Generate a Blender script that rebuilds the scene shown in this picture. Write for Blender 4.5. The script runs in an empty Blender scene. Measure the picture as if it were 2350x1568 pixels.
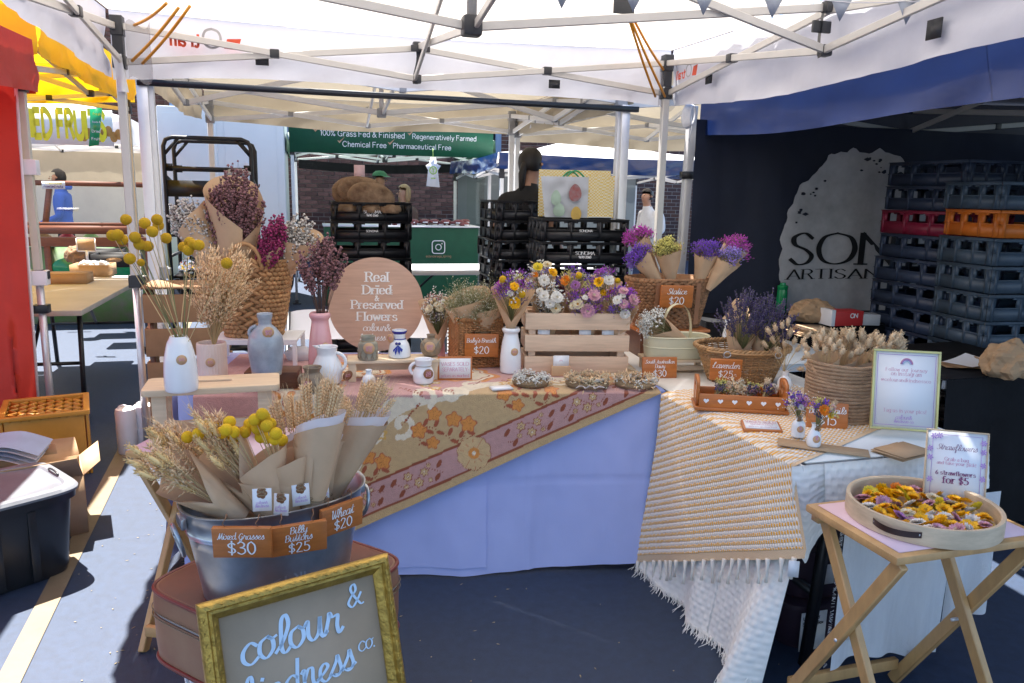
import bpy, math, random
import numpy as np
from mathutils import Vector, Matrix, noise
PI = math.pi
sc = bpy.context.scene
COL = sc.collection
# ------------------------------------------------------------------ camera, sky, sun, exposure
CAMZ, LENS, HORIZON, ROLL = 1.51, 27.0, 445.0, 1.2
FPX = LENS / 36 * 2350                       # focal length in pixels of a 2350 x 1568 view of the photograph
_p = math.atan((784 - HORIZON) / FPX); _r = math.radians(ROLL)
_F = Vector((0, math.cos(_p), -math.sin(_p))); _U0 = Vector((0, math.sin(_p), math.cos(_p))); _R0 = Vector((1, 0, 0))
_R = _R0 * math.cos(_r) + _U0 * math.sin(_r); _U = _U0 * math.cos(_r) - _R0 * math.sin(_r)
cd = bpy.data.cameras.new('camera'); cam = bpy.data.objects.new('camera', cd); COL.objects.link(cam)
cd.lens = LENS; cd.sensor_width = 36; cd.clip_start = 0.05; cd.clip_end = 500
cam.matrix_world = Matrix.Translation((0, 0, CAMZ)) @ Matrix((_R, _U, -_F)).transposed().to_4x4()
sc.camera = cam
SUN = Vector((-0.26, 0.29, 1.0)).normalized()      # direction towards the sun
w = bpy.data.worlds.new('World'); sc.world = w; w.use_nodes = True
nt = w.node_tree; sky = nt.nodes.new('ShaderNodeTexSky'); sky.sky_type = 'NISHITA'; sky.sun_disc = False
sky.sun_elevation = math.asin(SUN.z); sky.sun_rotation = math.atan2(SUN.x, SUN.y)
sky.air_density = 1.0; sky.dust_density = 0.6; sky.ozone_density = 1.8
bg = nt.nodes['Background']; bg.inputs[1].default_value = 0.075; nt.links.new(sky.outputs[0], bg.inputs[0])
sl = bpy.data.lights.new('sun', 'SUN'); sl.energy = 5.0; sl.angle = math.radians(0.53); sl.color = (1, .96, .9)
so = bpy.data.objects.new('sun', sl); COL.objects.link(so); so.rotation_euler = SUN.to_track_quat('Z', 'Y').to_euler()
sc.view_settings.view_transform = 'Standard'; sc.view_settings.look = 'None'
sc.view_settings.exposure = 2.15; sc.view_settings.gamma = 1
sc.cycles.max_bounces = 8; sc.cycles.diffuse_bounces = 5; sc.cycles.transparent_max_bounces = 12
def at(x, y, Z=None, Y=None):
    d = _F * FPX + _R * (x - 1175) + _U * (784 - y)
    t = (Z - CAMZ) / d.z if Z is not None else Y / d.y
    return Vector((0, 0, CAMZ)) + d * t
def mpp(v): return (Vector(v) - Vector((0, 0, CAMZ))).dot(_F) / FPX     # metres per pixel there
# ------------------------------------------------------------------ materials
MATS = {}
def lin(c): return tuple((x / 12.92 if x <= .04045 else ((x + .055) / 1.055) ** 2.4) for x in c)
def mk(name, col, rough=.55, metal=0, var=.12, vs=9, bump=0, bs=60, col2=None, transl=0, stretch=None, rnd=0, island=0,
       vcol=False, coat=0, alpha=1, spec=.5, tcol=None, sheen=0, voronoi=False):
    m = bpy.data.materials.new(name); m.use_nodes = True; MATS[name] = m
    t = m.node_tree; N = t.nodes; L = t.links; b = N['Principled BSDF']
    b.inputs['Roughness'].default_value = rough; b.inputs['Metallic'].default_value = metal
    b.inputs['Specular IOR Level'].default_value = spec; b.inputs['Coat Weight'].default_value = coat
    b.inputs['Sheen Weight'].default_value = sheen
    tc = N.new('ShaderNodeTexCoord'); mp = N.new('ShaderNodeMapping'); L.new(tc.outputs['Object'], mp.inputs[0])
    if stretch: mp.inputs['Scale'].default_value = stretch
    if vcol:
        a = N.new('ShaderNodeAttribute'); a.attribute_name = 'Col'; cout = a.outputs['Color']
    else:
        n = N.new('ShaderNodeTexNoise'); n.inputs['Scale'].default_value = vs; n.inputs['Detail'].default_value = 6; n.inputs['Roughness'].default_value = .62
        L.new(mp.outputs[0], n.inputs['Vector'])
        r = N.new('ShaderNodeMapRange'); r.inputs[1].default_value = .28; r.inputs[2].default_value = .72; L.new(n.outputs[0], r.inputs[0])
        x = N.new('ShaderNodeMix'); x.data_type = 'RGBA'; L.new(r.outputs[0], x.inputs[0])
        c2 = col2 or tuple(min(1, c * (1 + var)) for c in col)
        x.inputs[6].default_value = (*[c * (1 - var) for c in col], 1); x.inputs[7].default_value = (*c2, 1); cout = x.outputs[2]
    for amt, node, sock in ((rnd, 'ShaderNodeObjectInfo', 'Random'), (island, 'ShaderNodeNewGeometry', 'Random Per Island')):
        if amt:
            oi = N.new(node); hs = N.new('ShaderNodeHueSaturation'); r2 = N.new('ShaderNodeMapRange')
            r2.inputs[3].default_value = 1 - amt; r2.inputs[4].default_value = 1 + amt * .8
            L.new(oi.outputs[sock], r2.inputs[0]); L.new(r2.outputs[0], hs.inputs['Value']); L.new(cout, hs.inputs['Color']); cout = hs.outputs[0]
    L.new(cout, b.inputs['Base Color'])
    if bump:
        n2 = N.new('ShaderNodeTexVoronoi' if voronoi else 'ShaderNodeTexNoise'); n2.inputs['Scale'].default_value = bs; L.new(mp.outputs[0], n2.inputs['Vector'])
        if not voronoi: n2.inputs['Detail'].default_value = 5
        bp = N.new('ShaderNodeBump'); bp.inputs['Strength'].default_value = bump; bp.inputs['Distance'].default_value = .01
        L.new(n2.outputs[0], bp.inputs['Height']); L.new(bp.outputs[0], b.inputs['Normal'])
    if alpha < 1:
        b.inputs['Alpha'].default_value = alpha
    if transl:
        tr = N.new('ShaderNodeBsdfTranslucent'); ms = N.new('ShaderNodeMixShader'); ms.inputs[0].default_value = transl
        if tcol: tr.inputs[0].default_value = (*tcol, 1)
        else: L.new(cout, tr.inputs[0])
        L.new(b.outputs[0], ms.inputs[1]); L.new(tr.outputs[0], ms.inputs[2]); L.new(ms.outputs[0], N['Material Output'].inputs[0])
    return m
def glass(name, col=(1, 1, 1), rough=.02, mix=.75):
    m = bpy.data.materials.new(name); m.use_nodes = True; MATS[name] = m; t = m.node_tree; N = t.nodes
    tr = N.new('ShaderNodeBsdfTransparent'); tr.inputs[0].default_value = (*col, 1); gl = N.new('ShaderNodeBsdfGlossy'); gl.inputs[1].default_value = rough
    ms = N.new('ShaderNodeMixShader'); ms.inputs[0].default_value = 1 - mix
    t.links.new(tr.outputs[0], ms.inputs[1]); t.links.new(gl.outputs[0], ms.inputs[2]); t.links.new(ms.outputs[0], N['Material Output'].inputs[0])
    return m
def mat(m): return MATS[m] if isinstance(m, str) else m
# ------------------------------------------------------------------ mesh building
_ph = (1 + 5 ** .5) / 2
ICO_V = np.array([(-1, _ph, 0), (1, _ph, 0), (-1, -_ph, 0), (1, -_ph, 0), (0, -1, _ph), (0, 1, _ph), (0, -1, -_ph), (0, 1, -_ph), (_ph, 0, -1), (_ph, 0, 1), (-_ph, 0, -1), (-_ph, 0, 1)]) / 1.902
ICO_F = np.array([(0, 11, 5), (0, 5, 1), (0, 1, 7), (0, 7, 10), (0, 10, 11), (1, 5, 9), (5, 11, 4), (11, 10, 2), (10, 7, 6), (7, 1, 8), (3, 9, 4), (3, 4, 2), (3, 2, 6), (3, 6, 8), (3, 8, 9), (4, 9, 5), (2, 4, 11), (6, 2, 10), (8, 6, 7), (9, 8, 1)])
OCT_V = np.array([(1, 0, 0), (-1, 0, 0), (0, 1, 0), (0, -1, 0), (0, 0, 1), (0, 0, -1)], float)
OCT_F = np.array([(0, 2, 4), (2, 1, 4), (1, 3, 4), (3, 0, 4), (2, 0, 5), (1, 2, 5), (3, 1, 5), (0, 3, 5)])
# a seed / petal: pointed lens along +z, length 1
SEED_V = np.array([(0, 0, 0), (.5, 0, .4), (0, .28, .4), (-.5, 0, .4), (0, -.28, .4), (0, 0, 1)], float)
SEED_F = np.array([(0, 2, 1), (0, 3, 2), (0, 4, 3), (0, 1, 4), (1, 2, 5), (2, 3, 5), (3, 4, 5), (4, 1, 5)])
PET_V = np.array([(-.14, 0, 0), (.14, 0, 0), (.3, .05, .6), (-.3, .05, .6), (0, .02, 1)], float)
PET_F = np.array([(0, 1, 2), (0, 2, 3), (3, 2, 4)])
def zrot(dirs, roll=None):
    """(n,3,3) rotation matrices that carry +z onto dirs."""
    d = np.asarray(dirs, float); d = d / np.linalg.norm(d, axis=1, keepdims=True)
    a = np.where(np.abs(d[:, 2:3]) < .95, np.array([[0, 0, 1.]]), np.array([[1., 0, 0]]))
    x = np.cross(a, d); x /= np.linalg.norm(x, axis=1, keepdims=True); y = np.cross(d, x)
    if roll is not None:
        c, s = np.cos(roll)[:, None], np.sin(roll)[:, None]; x, y = x * c + y * s, y * c - x * s
    return np.stack([x, y, d], axis=2)
class MB:
    def __init__(s): s.V = []; s.F = []; s.n = 0; s.mi = []
    def raw(s, v, faces, mi=0, M=None):
        v = np.asarray(v, float).reshape(-1, 3)
        if M is not None:
            A = np.array(M); v = v @ A[:3, :3].T + A[:3, 3]
        s.V.append(v); n = s.n; s.n += len(v)
        if isinstance(faces, np.ndarray): s.F.append(faces + n); s.mi.append(np.full(len(faces), mi))
        else:
            for q in (3, 4):
                a = [f for f in faces if len(f) == q]
                if a: s.F.append(np.array(a) + n); s.mi.append(np.full(len(a), mi))
            for f in faces:
                if len(f) > 4: s.F.append(np.array([f]) + n); s.mi.append(np.array([mi]))
        return s
    def box(s, c, d, M=None, mi=0):
        x, y, z = d[0] / 2, d[1] / 2, d[2] / 2
        v = [(c[0] + i * x, c[1] + j * y, c[2] + k * z) for i in (-1, 1) for j in (-1, 1) for k in (-1, 1)]
        return s.raw(v, [(0, 1, 3, 2), (4, 6, 7, 5), (0, 4, 5, 1), (2, 3, 7, 6), (0, 2, 6, 4), (1, 5, 7, 3)], mi, M)
    def bar(s, a, b, w, h=None, mi=0, up=(0, 0, 1)):
        a, b = Vector(a), Vector(b); h = h or w; d = b - a; z = d.normalized(); u = Vector(up)
        if abs(z.dot(u)) > .97: u = Vector((0, 1, 0))
        x = u.cross(z).normalized(); y = z.cross(x)
        M = Matrix((x, y, z)).transposed().to_4x4(); M.translation = (a + b) / 2
        return s.box((0, 0, 0), (w, h, d.length), M, mi)
    def tube(s, pts, r, n=6, mi=0, cap=True):
        P = np.array([tuple(p) for p in pts], float); k = len(P); R = np.broadcast_to(np.asarray(r, float), (k,))
        T = np.gradient(P, axis=0); T /= np.linalg.norm(T, axis=1, keepdims=True) + 1e-12
        a = np.array([0, 0, 1.]) if abs(T[0, 2]) < .9 else np.array([1., 0, 0]); xs = []
        x = np.cross(a, T[0]); x /= np.linalg.norm(x)
        for t in T:
            x = x - t * (x @ t); x /= np.linalg.norm(x) + 1e-12; xs.append(x)
        X = np.array(xs); Y = np.cross(T, X); th = np.arange(n) * 2 * PI / n
        V = P[:, None] + R[:, None, None] * (np.cos(th)[None, :, None] * X[:, None] + np.sin(th)[None, :, None] * Y[:, None])
        i = np.arange(k - 1)[:, None] * n; j = np.arange(n)[None]; j2 = (j + 1) % n
        f = np.stack([i + j, i + j2, i + n + j2, i + n + j], -1).reshape(-1, 4)
        b0 = s.n; s.raw(V.reshape(-1, 3), f, mi)
        if cap:
            s.F.append(np.array([[b0 + q for q in reversed(range(n))]])); s.F.append(np.array([[b0 + (k - 1) * n + q for q in range(n)]])); s.mi += [np.array([mi])] * 2
        return s
    def lathe(s, prof, n=24, M=None, mi=0, sx=1, sy=1, flute=0, nf=0):
        pr = np.array(prof, float); th = np.arange(n) * 2 * PI / n; k = len(pr)
        rr = pr[:, 0][:, None] * (1 + flute * np.cos(th * nf)[None])
        V = np.stack([rr * np.cos(th) * sx, rr * np.sin(th) * sy, np.repeat(pr[:, 1][:, None], n, 1)], -1)
        i = np.arange(k - 1)[:, None] * n; j = np.arange(n)[None]; j2 = (j + 1) % n
        f = np.stack([i + j, i + j2, i + n + j2, i + n + j], -1).reshape(-1, 4)
        return s.raw(V.reshape(-1, 3), f, mi, M)
    def loft(s, secs, n=32, e=2.0, cap=(1, 0), M=None, mi=0):
        """secs: (z, half width, half depth); superellipse exponent e (2 oval, 5 rounded box)."""
        th = np.arange(n) * 2 * PI / n; c, q = np.cos(th), np.sin(th)
        ux = np.sign(c) * np.abs(c) ** (2 / e); uy = np.sign(q) * np.abs(q) ** (2 / e); V = []
        for z, a, b in secs: V += [(a * x, b * y, z) for x, y in zip(ux, uy)]
        k = len(secs); i = np.arange(k - 1)[:, None] * n; j = np.arange(n)[None]; j2 = (j + 1) % n
        f = [tuple(r) for r in np.stack([i + j, i + j2, i + n + j2, i + n + j], -1).reshape(-1, 4)]
        if cap[0]: f.append(tuple(reversed(range(n))))
        if cap[1]: f.append(tuple(range((k - 1) * n, k * n)))
        return s.raw(V, f, mi, M)
    def prism(s, poly, d, M=None, mi=0):
        """poly in local x,z extruded along y from 0 to d."""
        n = len(poly); v = [(x, 0, z) for x, z in poly] + [(x, d, z) for x, z in poly]
        f = [tuple(range(n)), tuple(reversed(range(n, 2 * n)))] + [(i, i + n, (i + 1) % n + n, (i + 1) % n) for i in range(n)]
        return s.raw(v, f, mi, M)
    def sheet(s, fn, nu, nv, mi=0, M=None, loop=False):
        V = [tuple(fn(i / nu, j / nv)) for j in range(nv + 1) for i in range(nu + 1)]
        f = [(j * (nu + 1) + i, j * (nu + 1) + i + 1, (j + 1) * (nu + 1) + i + 1, (j + 1) * (nu + 1) + i) for j in range(nv) for i in range(nu)]
        return s.raw(V, np.array(f), mi, M)
    def scatter(s, tv, tf, pos, dirs, scale, roll=None, mi=0):
        pos = np.asarray(pos, float); k = len(pos)
        if k == 0: return s
        Rm = zrot(dirs, roll); sc_ = np.asarray(scale, float)
        if sc_.ndim == 0: sc_ = np.full((k, 3), float(sc_))
        elif sc_.ndim == 1 and len(sc_) == 3 and k != 3: sc_ = np.tile(sc_, (k, 1))
        elif sc_.ndim == 1: sc_ = np.repeat(sc_[:, None], 3, 1)
        V = np.einsum('nij,nmj->nmi', Rm, tv[None] * sc_[:, None]) + pos[:, None]
        F = (tf[None] + (np.arange(k) * len(tv))[:, None, None]).reshape(-1, tf.shape[1])
        return s.raw(V.reshape(-1, 3), F, mi)
    def mesh(s, name, smooth=True, cols=None):
        me = bpy.data.meshes.new(name); V = np.concatenate(s.V) if s.V else np.zeros((0, 3))
        me.vertices.add(len(V)); me.vertices.foreach_set('co', V.astype(np.float32).ravel())
        tot = sum(a.size for a in s.F); npoly = sum(len(a) for a in s.F)
        me.loops.add(tot); me.polygons.add(npoly)
        me.loops.foreach_set('vertex_index', np.concatenate([a.ravel() for a in s.F]).astype(np.int32))
        sizes = np.concatenate([np.full(len(a), a.shape[1]) for a in s.F]); st = np.concatenate([[0], np.cumsum(sizes)[:-1]])
        me.polygons.foreach_set('loop_start', st.astype(np.int32))
        me.polygons.foreach_set('material_index', np.concatenate(s.mi).astype(np.int32))
        me.update(calc_edges=True)
        if smooth: me.polygons.foreach_set('use_smooth', np.ones(npoly, bool))
        if cols is not None:
            a = me.color_attributes.new('Col', 'FLOAT_COLOR', 'POINT'); a.data.foreach_set('color', np.c_[cols, np.ones(len(cols))].astype(np.float32).ravel())
        return me
    def build(s, name, m, parent=None, smooth=False, bevel=0, cols=None, stuff=False, loc=None, seg=2, auto=None):
        me = s.mesh(name, smooth, cols)
        if bevel:
            import bmesh
            bm = bmesh.new(); bm.from_mesh(me); bmesh.ops.remove_doubles(bm, verts=bm.verts, dist=1e-5)
            ed = [e for e in bm.edges if len(e.link_faces) == 2 and e.calc_face_angle() > .5]
            bmesh.ops.bevel(bm, geom=ed, offset=bevel, segments=seg, affect='EDGES', profile=.6); bm.to_mesh(me); bm.free()
            me.polygons.foreach_set('use_smooth', np.ones(len(me.polygons), bool)); auto = auto or 40
        if auto: me.set_sharp_from_angle(angle=math.radians(auto))
        return put(name, me, m, parent, stuff, loc)
def put(name, me, m, parent=None, stuff=False, loc=None):
    o = bpy.data.objects.new(name, me); COL.objects.link(o)
    if not me.materials:
        for q in (m if isinstance(m, (list, tuple)) else [m]): me.materials.append(mat(q))
    if parent is not None: o.parent = parent
    if loc is not None: o.location = loc
    if stuff: o['kind'] = 'stuff'
    return o
def T(name, label, cat, loc=(0, 0, 0), rz=0, group=None, rx=0, ry=0):
    o = bpy.data.objects.new(name, None); COL.objects.link(o); o.empty_display_size = .05
    o.location = loc; o.rotation_euler = (rx, ry, rz); return tag(o, label, cat, group)
def tag(o, label, cat, group=None):
    o['label'] = label; o['category'] = cat
    if group: o['group'] = group
    return o
def struct(o): o['kind'] = 'structure'; return o
def dup(o, parent=None):
    c = o.copy(); COL.objects.link(c)
    if parent is not None: c.parent = parent
    for ch in o.children: dup(ch, c)
    return c
def rs(seed): return np.random.default_rng(seed)
def nz(x, y, z, s=1): return noise.noise((x * s, y * s, z * s))
# ------------------------------------------------------------------ lettering: pen strokes on a plane
GP = {}
def _g(txt, D):
    for ln in txt.strip().split('\n'):
        ch, adv, body = ln.strip().split(' ', 2)
        D[ch] = (float(adv), [(p.startswith('~'), [tuple(map(float, q.split(','))) for q in p.lstrip('~').split()]) for p in body.split('|')])
_g('''A 12 0,0 6,15 12,0|2.3,5 9.7,5
B 10 0,0 0,15|~0,15 6,15 8.5,11.5 6,8 0,8|~0,8 7,8 9.5,4 7,0 0,0
C 12 ~11,12 7,15 2,13 0,7.5 2,2 7,0 11,3
D 11.5 0,0 0,15|~0,15 5,15 11,11 11,4 5,0 0,0
E 9 8.5,15 0,15 0,0 8.5,0|0,8 7,8
F 9 8.5,15 0,15 0,0|0,8 7,8
G 12 ~11,12 7,15 2,13 0,7.5 2,2 7,0 11,3|7,6.5 11,6.5 11,0
I 2 1,0 1,15
L 8.5 0,15 0,0 8,0
M 14 0,0 1,15 7,3 13,15 14,0
N 12 0,0 0,15 12,0 12,15
O 14 ~7,15 2,13 0,7.5 2,2 7,0 12,2 14,7.5 12,13 7,15
P 9 0,0 0,15|~0,15 6,15 9,11.5 6,7.5 0,7.5
R 10 0,0 0,15|~0,15 6,15 9,11.5 6,8 0,8|5,8 10,0
S 9 ~8.5,12.5 5,15 1,13 1.5,9.5 6,7 8.7,4 7,.8 3,0 0,2.5
T 11 5.5,0 5.5,15|0,15 11,15
U 11 ~0,15 0,5 2,.8 5.5,0 9,.8 11,5 11,15
V 11 0,15 5.5,0 11,15
Y 10 0,15 5,7 10,15|5,7 5,0
a 7.5 ~1,8.5 4,10 7,8 7,0|~7,5.5 3,5.5 .5,3 2.5,0 7,2.5
b 8.5 1,15 1,0|~1,7 4,10 8,8 8,2 4,0 1,3
c 8 ~8,8 5,10 1,8 1,2 5,0 8,2
d 8.5 8,15 8,0|~8,7 5,10 1,8 1,2 5,0 8,3
e 8.5 ~.8,5.5 4,5.5 8,5.5 7,9 4.5,10 1,8 1,2 4.5,0 8,2
f 6 ~7,14 5,15 3,13 3,9 3,0|0,10 6,10
g 8.5 8,10 8,-2|~8,-2 6,-5 1,-4|~8,7 5,10 1,8 1,2.5 5,.5 8,3
h 8 1,15 1,0|~1,6 4,10 7.5,8 7.5,0
i 3 1.5,10 1.5,0|1.5,13.4 1.5,14.6
j 4 ~3,10 3,-2 2,-5 -1,-4|3,13.4 3,14.6
k 8 1,15 1,0|7.5,10 1,4|3,6 8,0
l 3 1.5,15 1.5,0
m 13 1,10 1,0|~1,6 4,10 6.5,8 6.5,0|~6.5,6 9.5,10 12,8 12,0
n 8.5 1,10 1,0|~1,6 4,10 7.5,8 7.5,0
o 9 ~4.5,10 1,8 1,2 4.5,0 8,2 8,8 4.5,10
p 8.5 1,10 1,-5|~1,7 4,10 8,8 8,2 4,0 1,3
r 6.5 1,10 1,0|~1,6 3.5,9.8 6.5,9.5
s 7.5 ~7,8.5 4,10 1,8 3,5.5 6.5,4.5 7,1.5 4,0 .5,1.5
t 6.5 ~3,14 3,3 4.5,0 7,.8|0,10 6.5,10
u 8.5 ~1,10 1,3 3.5,0 7.5,4|7.5,10 7.5,0
v 8 0,10 4,0 8,10
w 12 0,10 3,0 6,9 9,0 12,10
x 8 0,10 8,0|8,10 0,0
y 8 0,10 4,0|8,10 3,-2.5 .5,-4.5
& 11 ~9.5,8 7,3.5 3.5,0 .5,2.5 1.5,6.5 6,11 5,15 2.5,13.5 3.5,10 9,1.5 11,0
0 8.5 ~4.5,15 1,12 .5,5 4.2,0 8,4 8,11 4.5,15
1 5 .5,12 3.5,15 3.5,0
2 8.5 ~.5,12 3,15 7,13.5 6.5,9 .5,.3|.5,0 8.5,0
3 8.5 ~.5,13 4,15 7.5,12.5 6.5,9 3,8 7.5,6.5 8,2.5 4,0 0,2
5 8.5 8,15 2,15 1.5,9|~1.5,9 5,9.5 8,6 7,1.5 3,0 0,1.5
6 8.5 ~7,14.5 3,11 1,5 3,0 7,1 8,5 5,8 1.5,5
9 8.5 ~8,10 5,7 1,9 1.5,14 5,15 8,12 7.5,5 4,0
$ 8.5 ~8,11.5 5,13.5 1,11.5 2,8.5 6.5,6.5 8,3.5 5,1.5 .5,3|4.7,16 4.2,-1
% 12 10,15 2,0|~2.5,15 .5,12.5 2.5,10 4.5,12.5 2.5,15|~9.5,5 7.5,2.5 9.5,0 11.5,2.5 9.5,5
! 3 1.5,15 1.5,5|1.5,.8 1.5,0
. 2.5 1,.7 1,0
- 6 .5,5.5 5.5,5.5
_ 7 0,-2 7,-2
\' 2 1,15.5 .7,12.5
@ 11 ~7,5 4,7.5 2.5,5 4,3 7,5 7,8 7.5,4 10,5 9,9.5 5,11 .5,8 .5,3 4,-1 9,0''', GP)
GS = {}
_g('''c 8 ~8,8 5,10 1.5,7 1.5,2.5 5,0 9,2.5
o 9.3 ~6,10 2,8 1.5,3 4.5,0 8,3 8,7.5 5.5,10 7.5,8.3 10,9
l 6.3 ~0,1.5 4,6 7,13 5.8,18 3.6,16 3,8 3.2,2 5,0 7.5,2
u 10.6 ~0,8.5 1.5,10 1.5,3 4,0 7,3 8,10|~8,10 8,3 9.5,0 11.6,2
r 8.6 ~0,2 2,8.5 2.6,11.3 4.2,8.8 7,9 6.5,4 7.5,0 9.6,2
k 9 ~0,1.5 4,7 6,14 5,18 3,15 2.5,6 2.5,0|~2.5,4 5.5,9.5 8,8.5 6,5 3.5,5 6,4 7.5,.3 10,2
i 5 ~0,3 2,9.5 2,3 3.5,0 6,2|2.4,13.2 2.7,14.2
n 9.2 ~0,8.5 1.5,10 1.5,5 1.5,0|~1.5,4 4,9.5 6.5,9 6.5,3 8,0 10.2,2
d 10.5 ~8,8 5,10 1.5,7 1.5,2 4.5,0 7.5,3.5|~8.6,18 8.1,10 8,3 9.5,0 11.5,2
e 7.6 ~0,2.5 4,5 6.5,8 4.5,10 2,7.5 2,2.5 5,0 8.6,2.5
s 7.6 ~0,1.5 4,8 5,11.3 6,8 7,3 4.5,0 2,1.5 5,1 8.6,3
a 10.4 ~8,8.5 5,10 1.5,7 1.5,2 4.5,0 7.5,3.5|~8.3,10 8.1,3 9.6,0 11.4,2
t 6.5 ~0,3 3,10 3.6,16|~3.6,16 3.2,3 5,0 7.5,2|.5,11.3 7,11.3
h 10 ~0,2 4,8 6,15 5,18 3,15 2.5,6 2.5,0|~2.6,4.5 5.5,9.5 7.5,8.5 7.5,3 9,0 11,2
b 8.5 ~0,2 4,8 5.5,15 4.5,18 2.8,15 2.5,4 4.5,0 7.5,2 7.8,7 5,9 4,7.5|~7.6,7 9.6,7.5
v 8 ~0,8.5 1.5,10 2.5,4 4,0 6,5 7,10 8.6,9
w 11.6 ~0,8.5 1.5,10 1.8,3 3.5,0 5.5,4 6,9.5 6,3 8,0 10,5 10.2,10 12,9
x 8 ~0,8.5 2,10 5,5 7,0 9,1.5|8,10 1,0
y 9 ~0,8.5 1.5,10 1.8,4 4,1 7,4 8,10|~8,10 7.5,0 6,-7 3,-8 3,-5 8,.5 10,2
f 7 ~0,2 4,8 6,15 5,18 3,15 3,0 3,-7 5,-6 4.5,0 8,2
M 12.5 ~0,1 1,0 3,8 4.5,16|~4.5,16 4.6,5 5.2,1 8,8 10,16|~10,16 10,5 11,0 13.5,2
G 10.5 ~9,13.5 6,16 2,11 1,5 4,0 8,3 8.6,7.5 5.5,7|~8.6,7.5 8,-1 6,-5 3,-4 8,1 11.4,2
W 12.6 ~0,14.5 1.5,16 2,6 3.5,0 6,8 7,15|~7,15 7,6 8.5,0 11.5,8 12,16 13.5,15
B 10 ~1.5,0 1.7,8 2,16|~0,13.5 4,16.5 8,13.5 7,9.5 3,8.5 8,7.5 9,3 6,0 2,.5
L 9.8 ~0,5 4,10 7,15 5.5,17 3.5,13 3,5 1,.5 3,1.5 6,.3 10.4,1.8
S 9.4 ~9,13.5 7,16 4,14.5 4,10.5 7.5,6 7,1.5 3,0 0,2.5
D 11 ~2,0 2,8 2,16|~0,13.5 5,16.5 10,11.5 9.5,4 5,0 .5,.8
A 10.2 ~0,.5 2,1 5,9.5 7,16|~7,16 7.2,6 8.5,0 10.6,2|2.5,5.5 8,6
T 9 ~5,0 5.2,8 5.5,15|~0,13.5 3,16 8,14.8 11,16.4
& 11.5 ~10,8.5 7,4 3,0 0,3 2,7 6,11 5,15.5 2.5,14 3,10 9,1 11.6,.8
. 3 1,.8 1.3,0
\' 3 2,17 1.5,14''', GS)
for _c in '0123569$': GS[_c] = GP[_c]
def _smooth(p, k=7):
    if len(p) < 3: return np.array(p, float)
    q = np.array([p[0]] + list(p) + [p[-1]], float); out = []
    for i in range(1, len(q) - 2):
        a, b, c, d = q[i - 1], q[i], q[i + 1], q[i + 2]
        for j in range(k):
            t = j / k; out.append(.5 * ((2 * b) + (c - a) * t + (2 * a - 5 * b + 4 * c - d) * t * t + (3 * b - a - 3 * c + d) * t ** 3))
    out.append(q[-2]); return np.array(out)
def strokes(text, script=False, slant=0, gap=2.2, space=5.5, bounce=0):
    D = GS if script else GP; x = 0; out = []
    for i, ch in enumerate(text):
        if ch == ' ': x += space; continue
        g = D.get(ch) or GP.get(ch)
        if g is None: continue
        dy = bounce * math.sin(i * 2.1)
        for sm, p in g[1]:
            q = _smooth(p) if sm else np.array(p, float)
            q = q + (x, dy); q[:, 0] += slant * q[:, 1]; out.append(q)
        x += g[0] + (0 if script else gap)
    return out, x
def letters(text, name, m, parent, c, w=None, h=None, script=False, serif=False, pen=1.5, thin=None, slant=0, bounce=0, gap=2.2,
            M=None, off=.0016, rot=0, depth=0, align=0, space=5.5):
    """text centred at c=(x,z) on the local front plane (facing -y, y=c[2]); h = cap height 15 units, or fit to width w."""
    st, tot = strokes(text, script, slant, gap, space, bounce)
    if thin is None: thin = .35 if (script or serif) else 1
    a = np.concatenate(st); x0, x1 = a[:, 0].min(), a[:, 0].max()
    k = w / (x1 - x0) if w else h / 15.
    kh = h / 15. if h else k
    mb = MB(); ca, sa = math.cos(rot), math.sin(rot)
    def ribbon(q, wd):
        d = np.gradient(q, axis=0); d /= np.linalg.norm(d, axis=1, keepdims=True) + 1e-9; nrm = np.c_[-d[:, 1], d[:, 0]]
        ww = (wd * (thin + (1 - thin) * np.abs(d[:, 1]) ** 1.5))[:, None] * .5
        if len(q) > 2: q = q.copy()
        q = q.copy(); q[0] -= d[0] * wd * .2; q[-1] += d[-1] * wd * .2
        l, r = q + nrm * ww, q - nrm * ww
        pts = np.concatenate([l, r]); pts[:, 0] = (pts[:, 0] - (x0 + x1) / 2 * (1 - align) - align * x0) * k; pts[:, 1] *= kh
        pts = np.c_[pts[:, 0] * ca - pts[:, 1] * sa + c[0], pts[:, 0] * sa + pts[:, 1] * ca + c[1]]
        n = len(q); y = (c[2] if len(c) > 2 else 0) - off
        mb.raw(np.c_[pts[:, 0], np.full(2 * n, y), pts[:, 1]], np.array([(i, n + i, n + i + 1, i + 1) for i in range(n - 1)]), 0, M)
    for q in st:
        if len(q) > 2 and not script and len(q) <= 5:      # sharp polyline: one ribbon for each leg
            for i in range(len(q) - 1): ribbon(q[i:i + 2], pen)
        else: ribbon(q, pen)
        if serif:
            for e, f in ((0, 1), (-1, -2)):
                v = q[e] - q[f]
                if abs(v[1]) > 1.2 * abs(v[0]):
                    s_ = pen * .95; ribbon(np.array([(q[e][0] - s_, q[e][1]), (q[e][0] + s_, q[e][1])]), pen * 1.1)
    return mb.build(name, m, parent)
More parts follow.
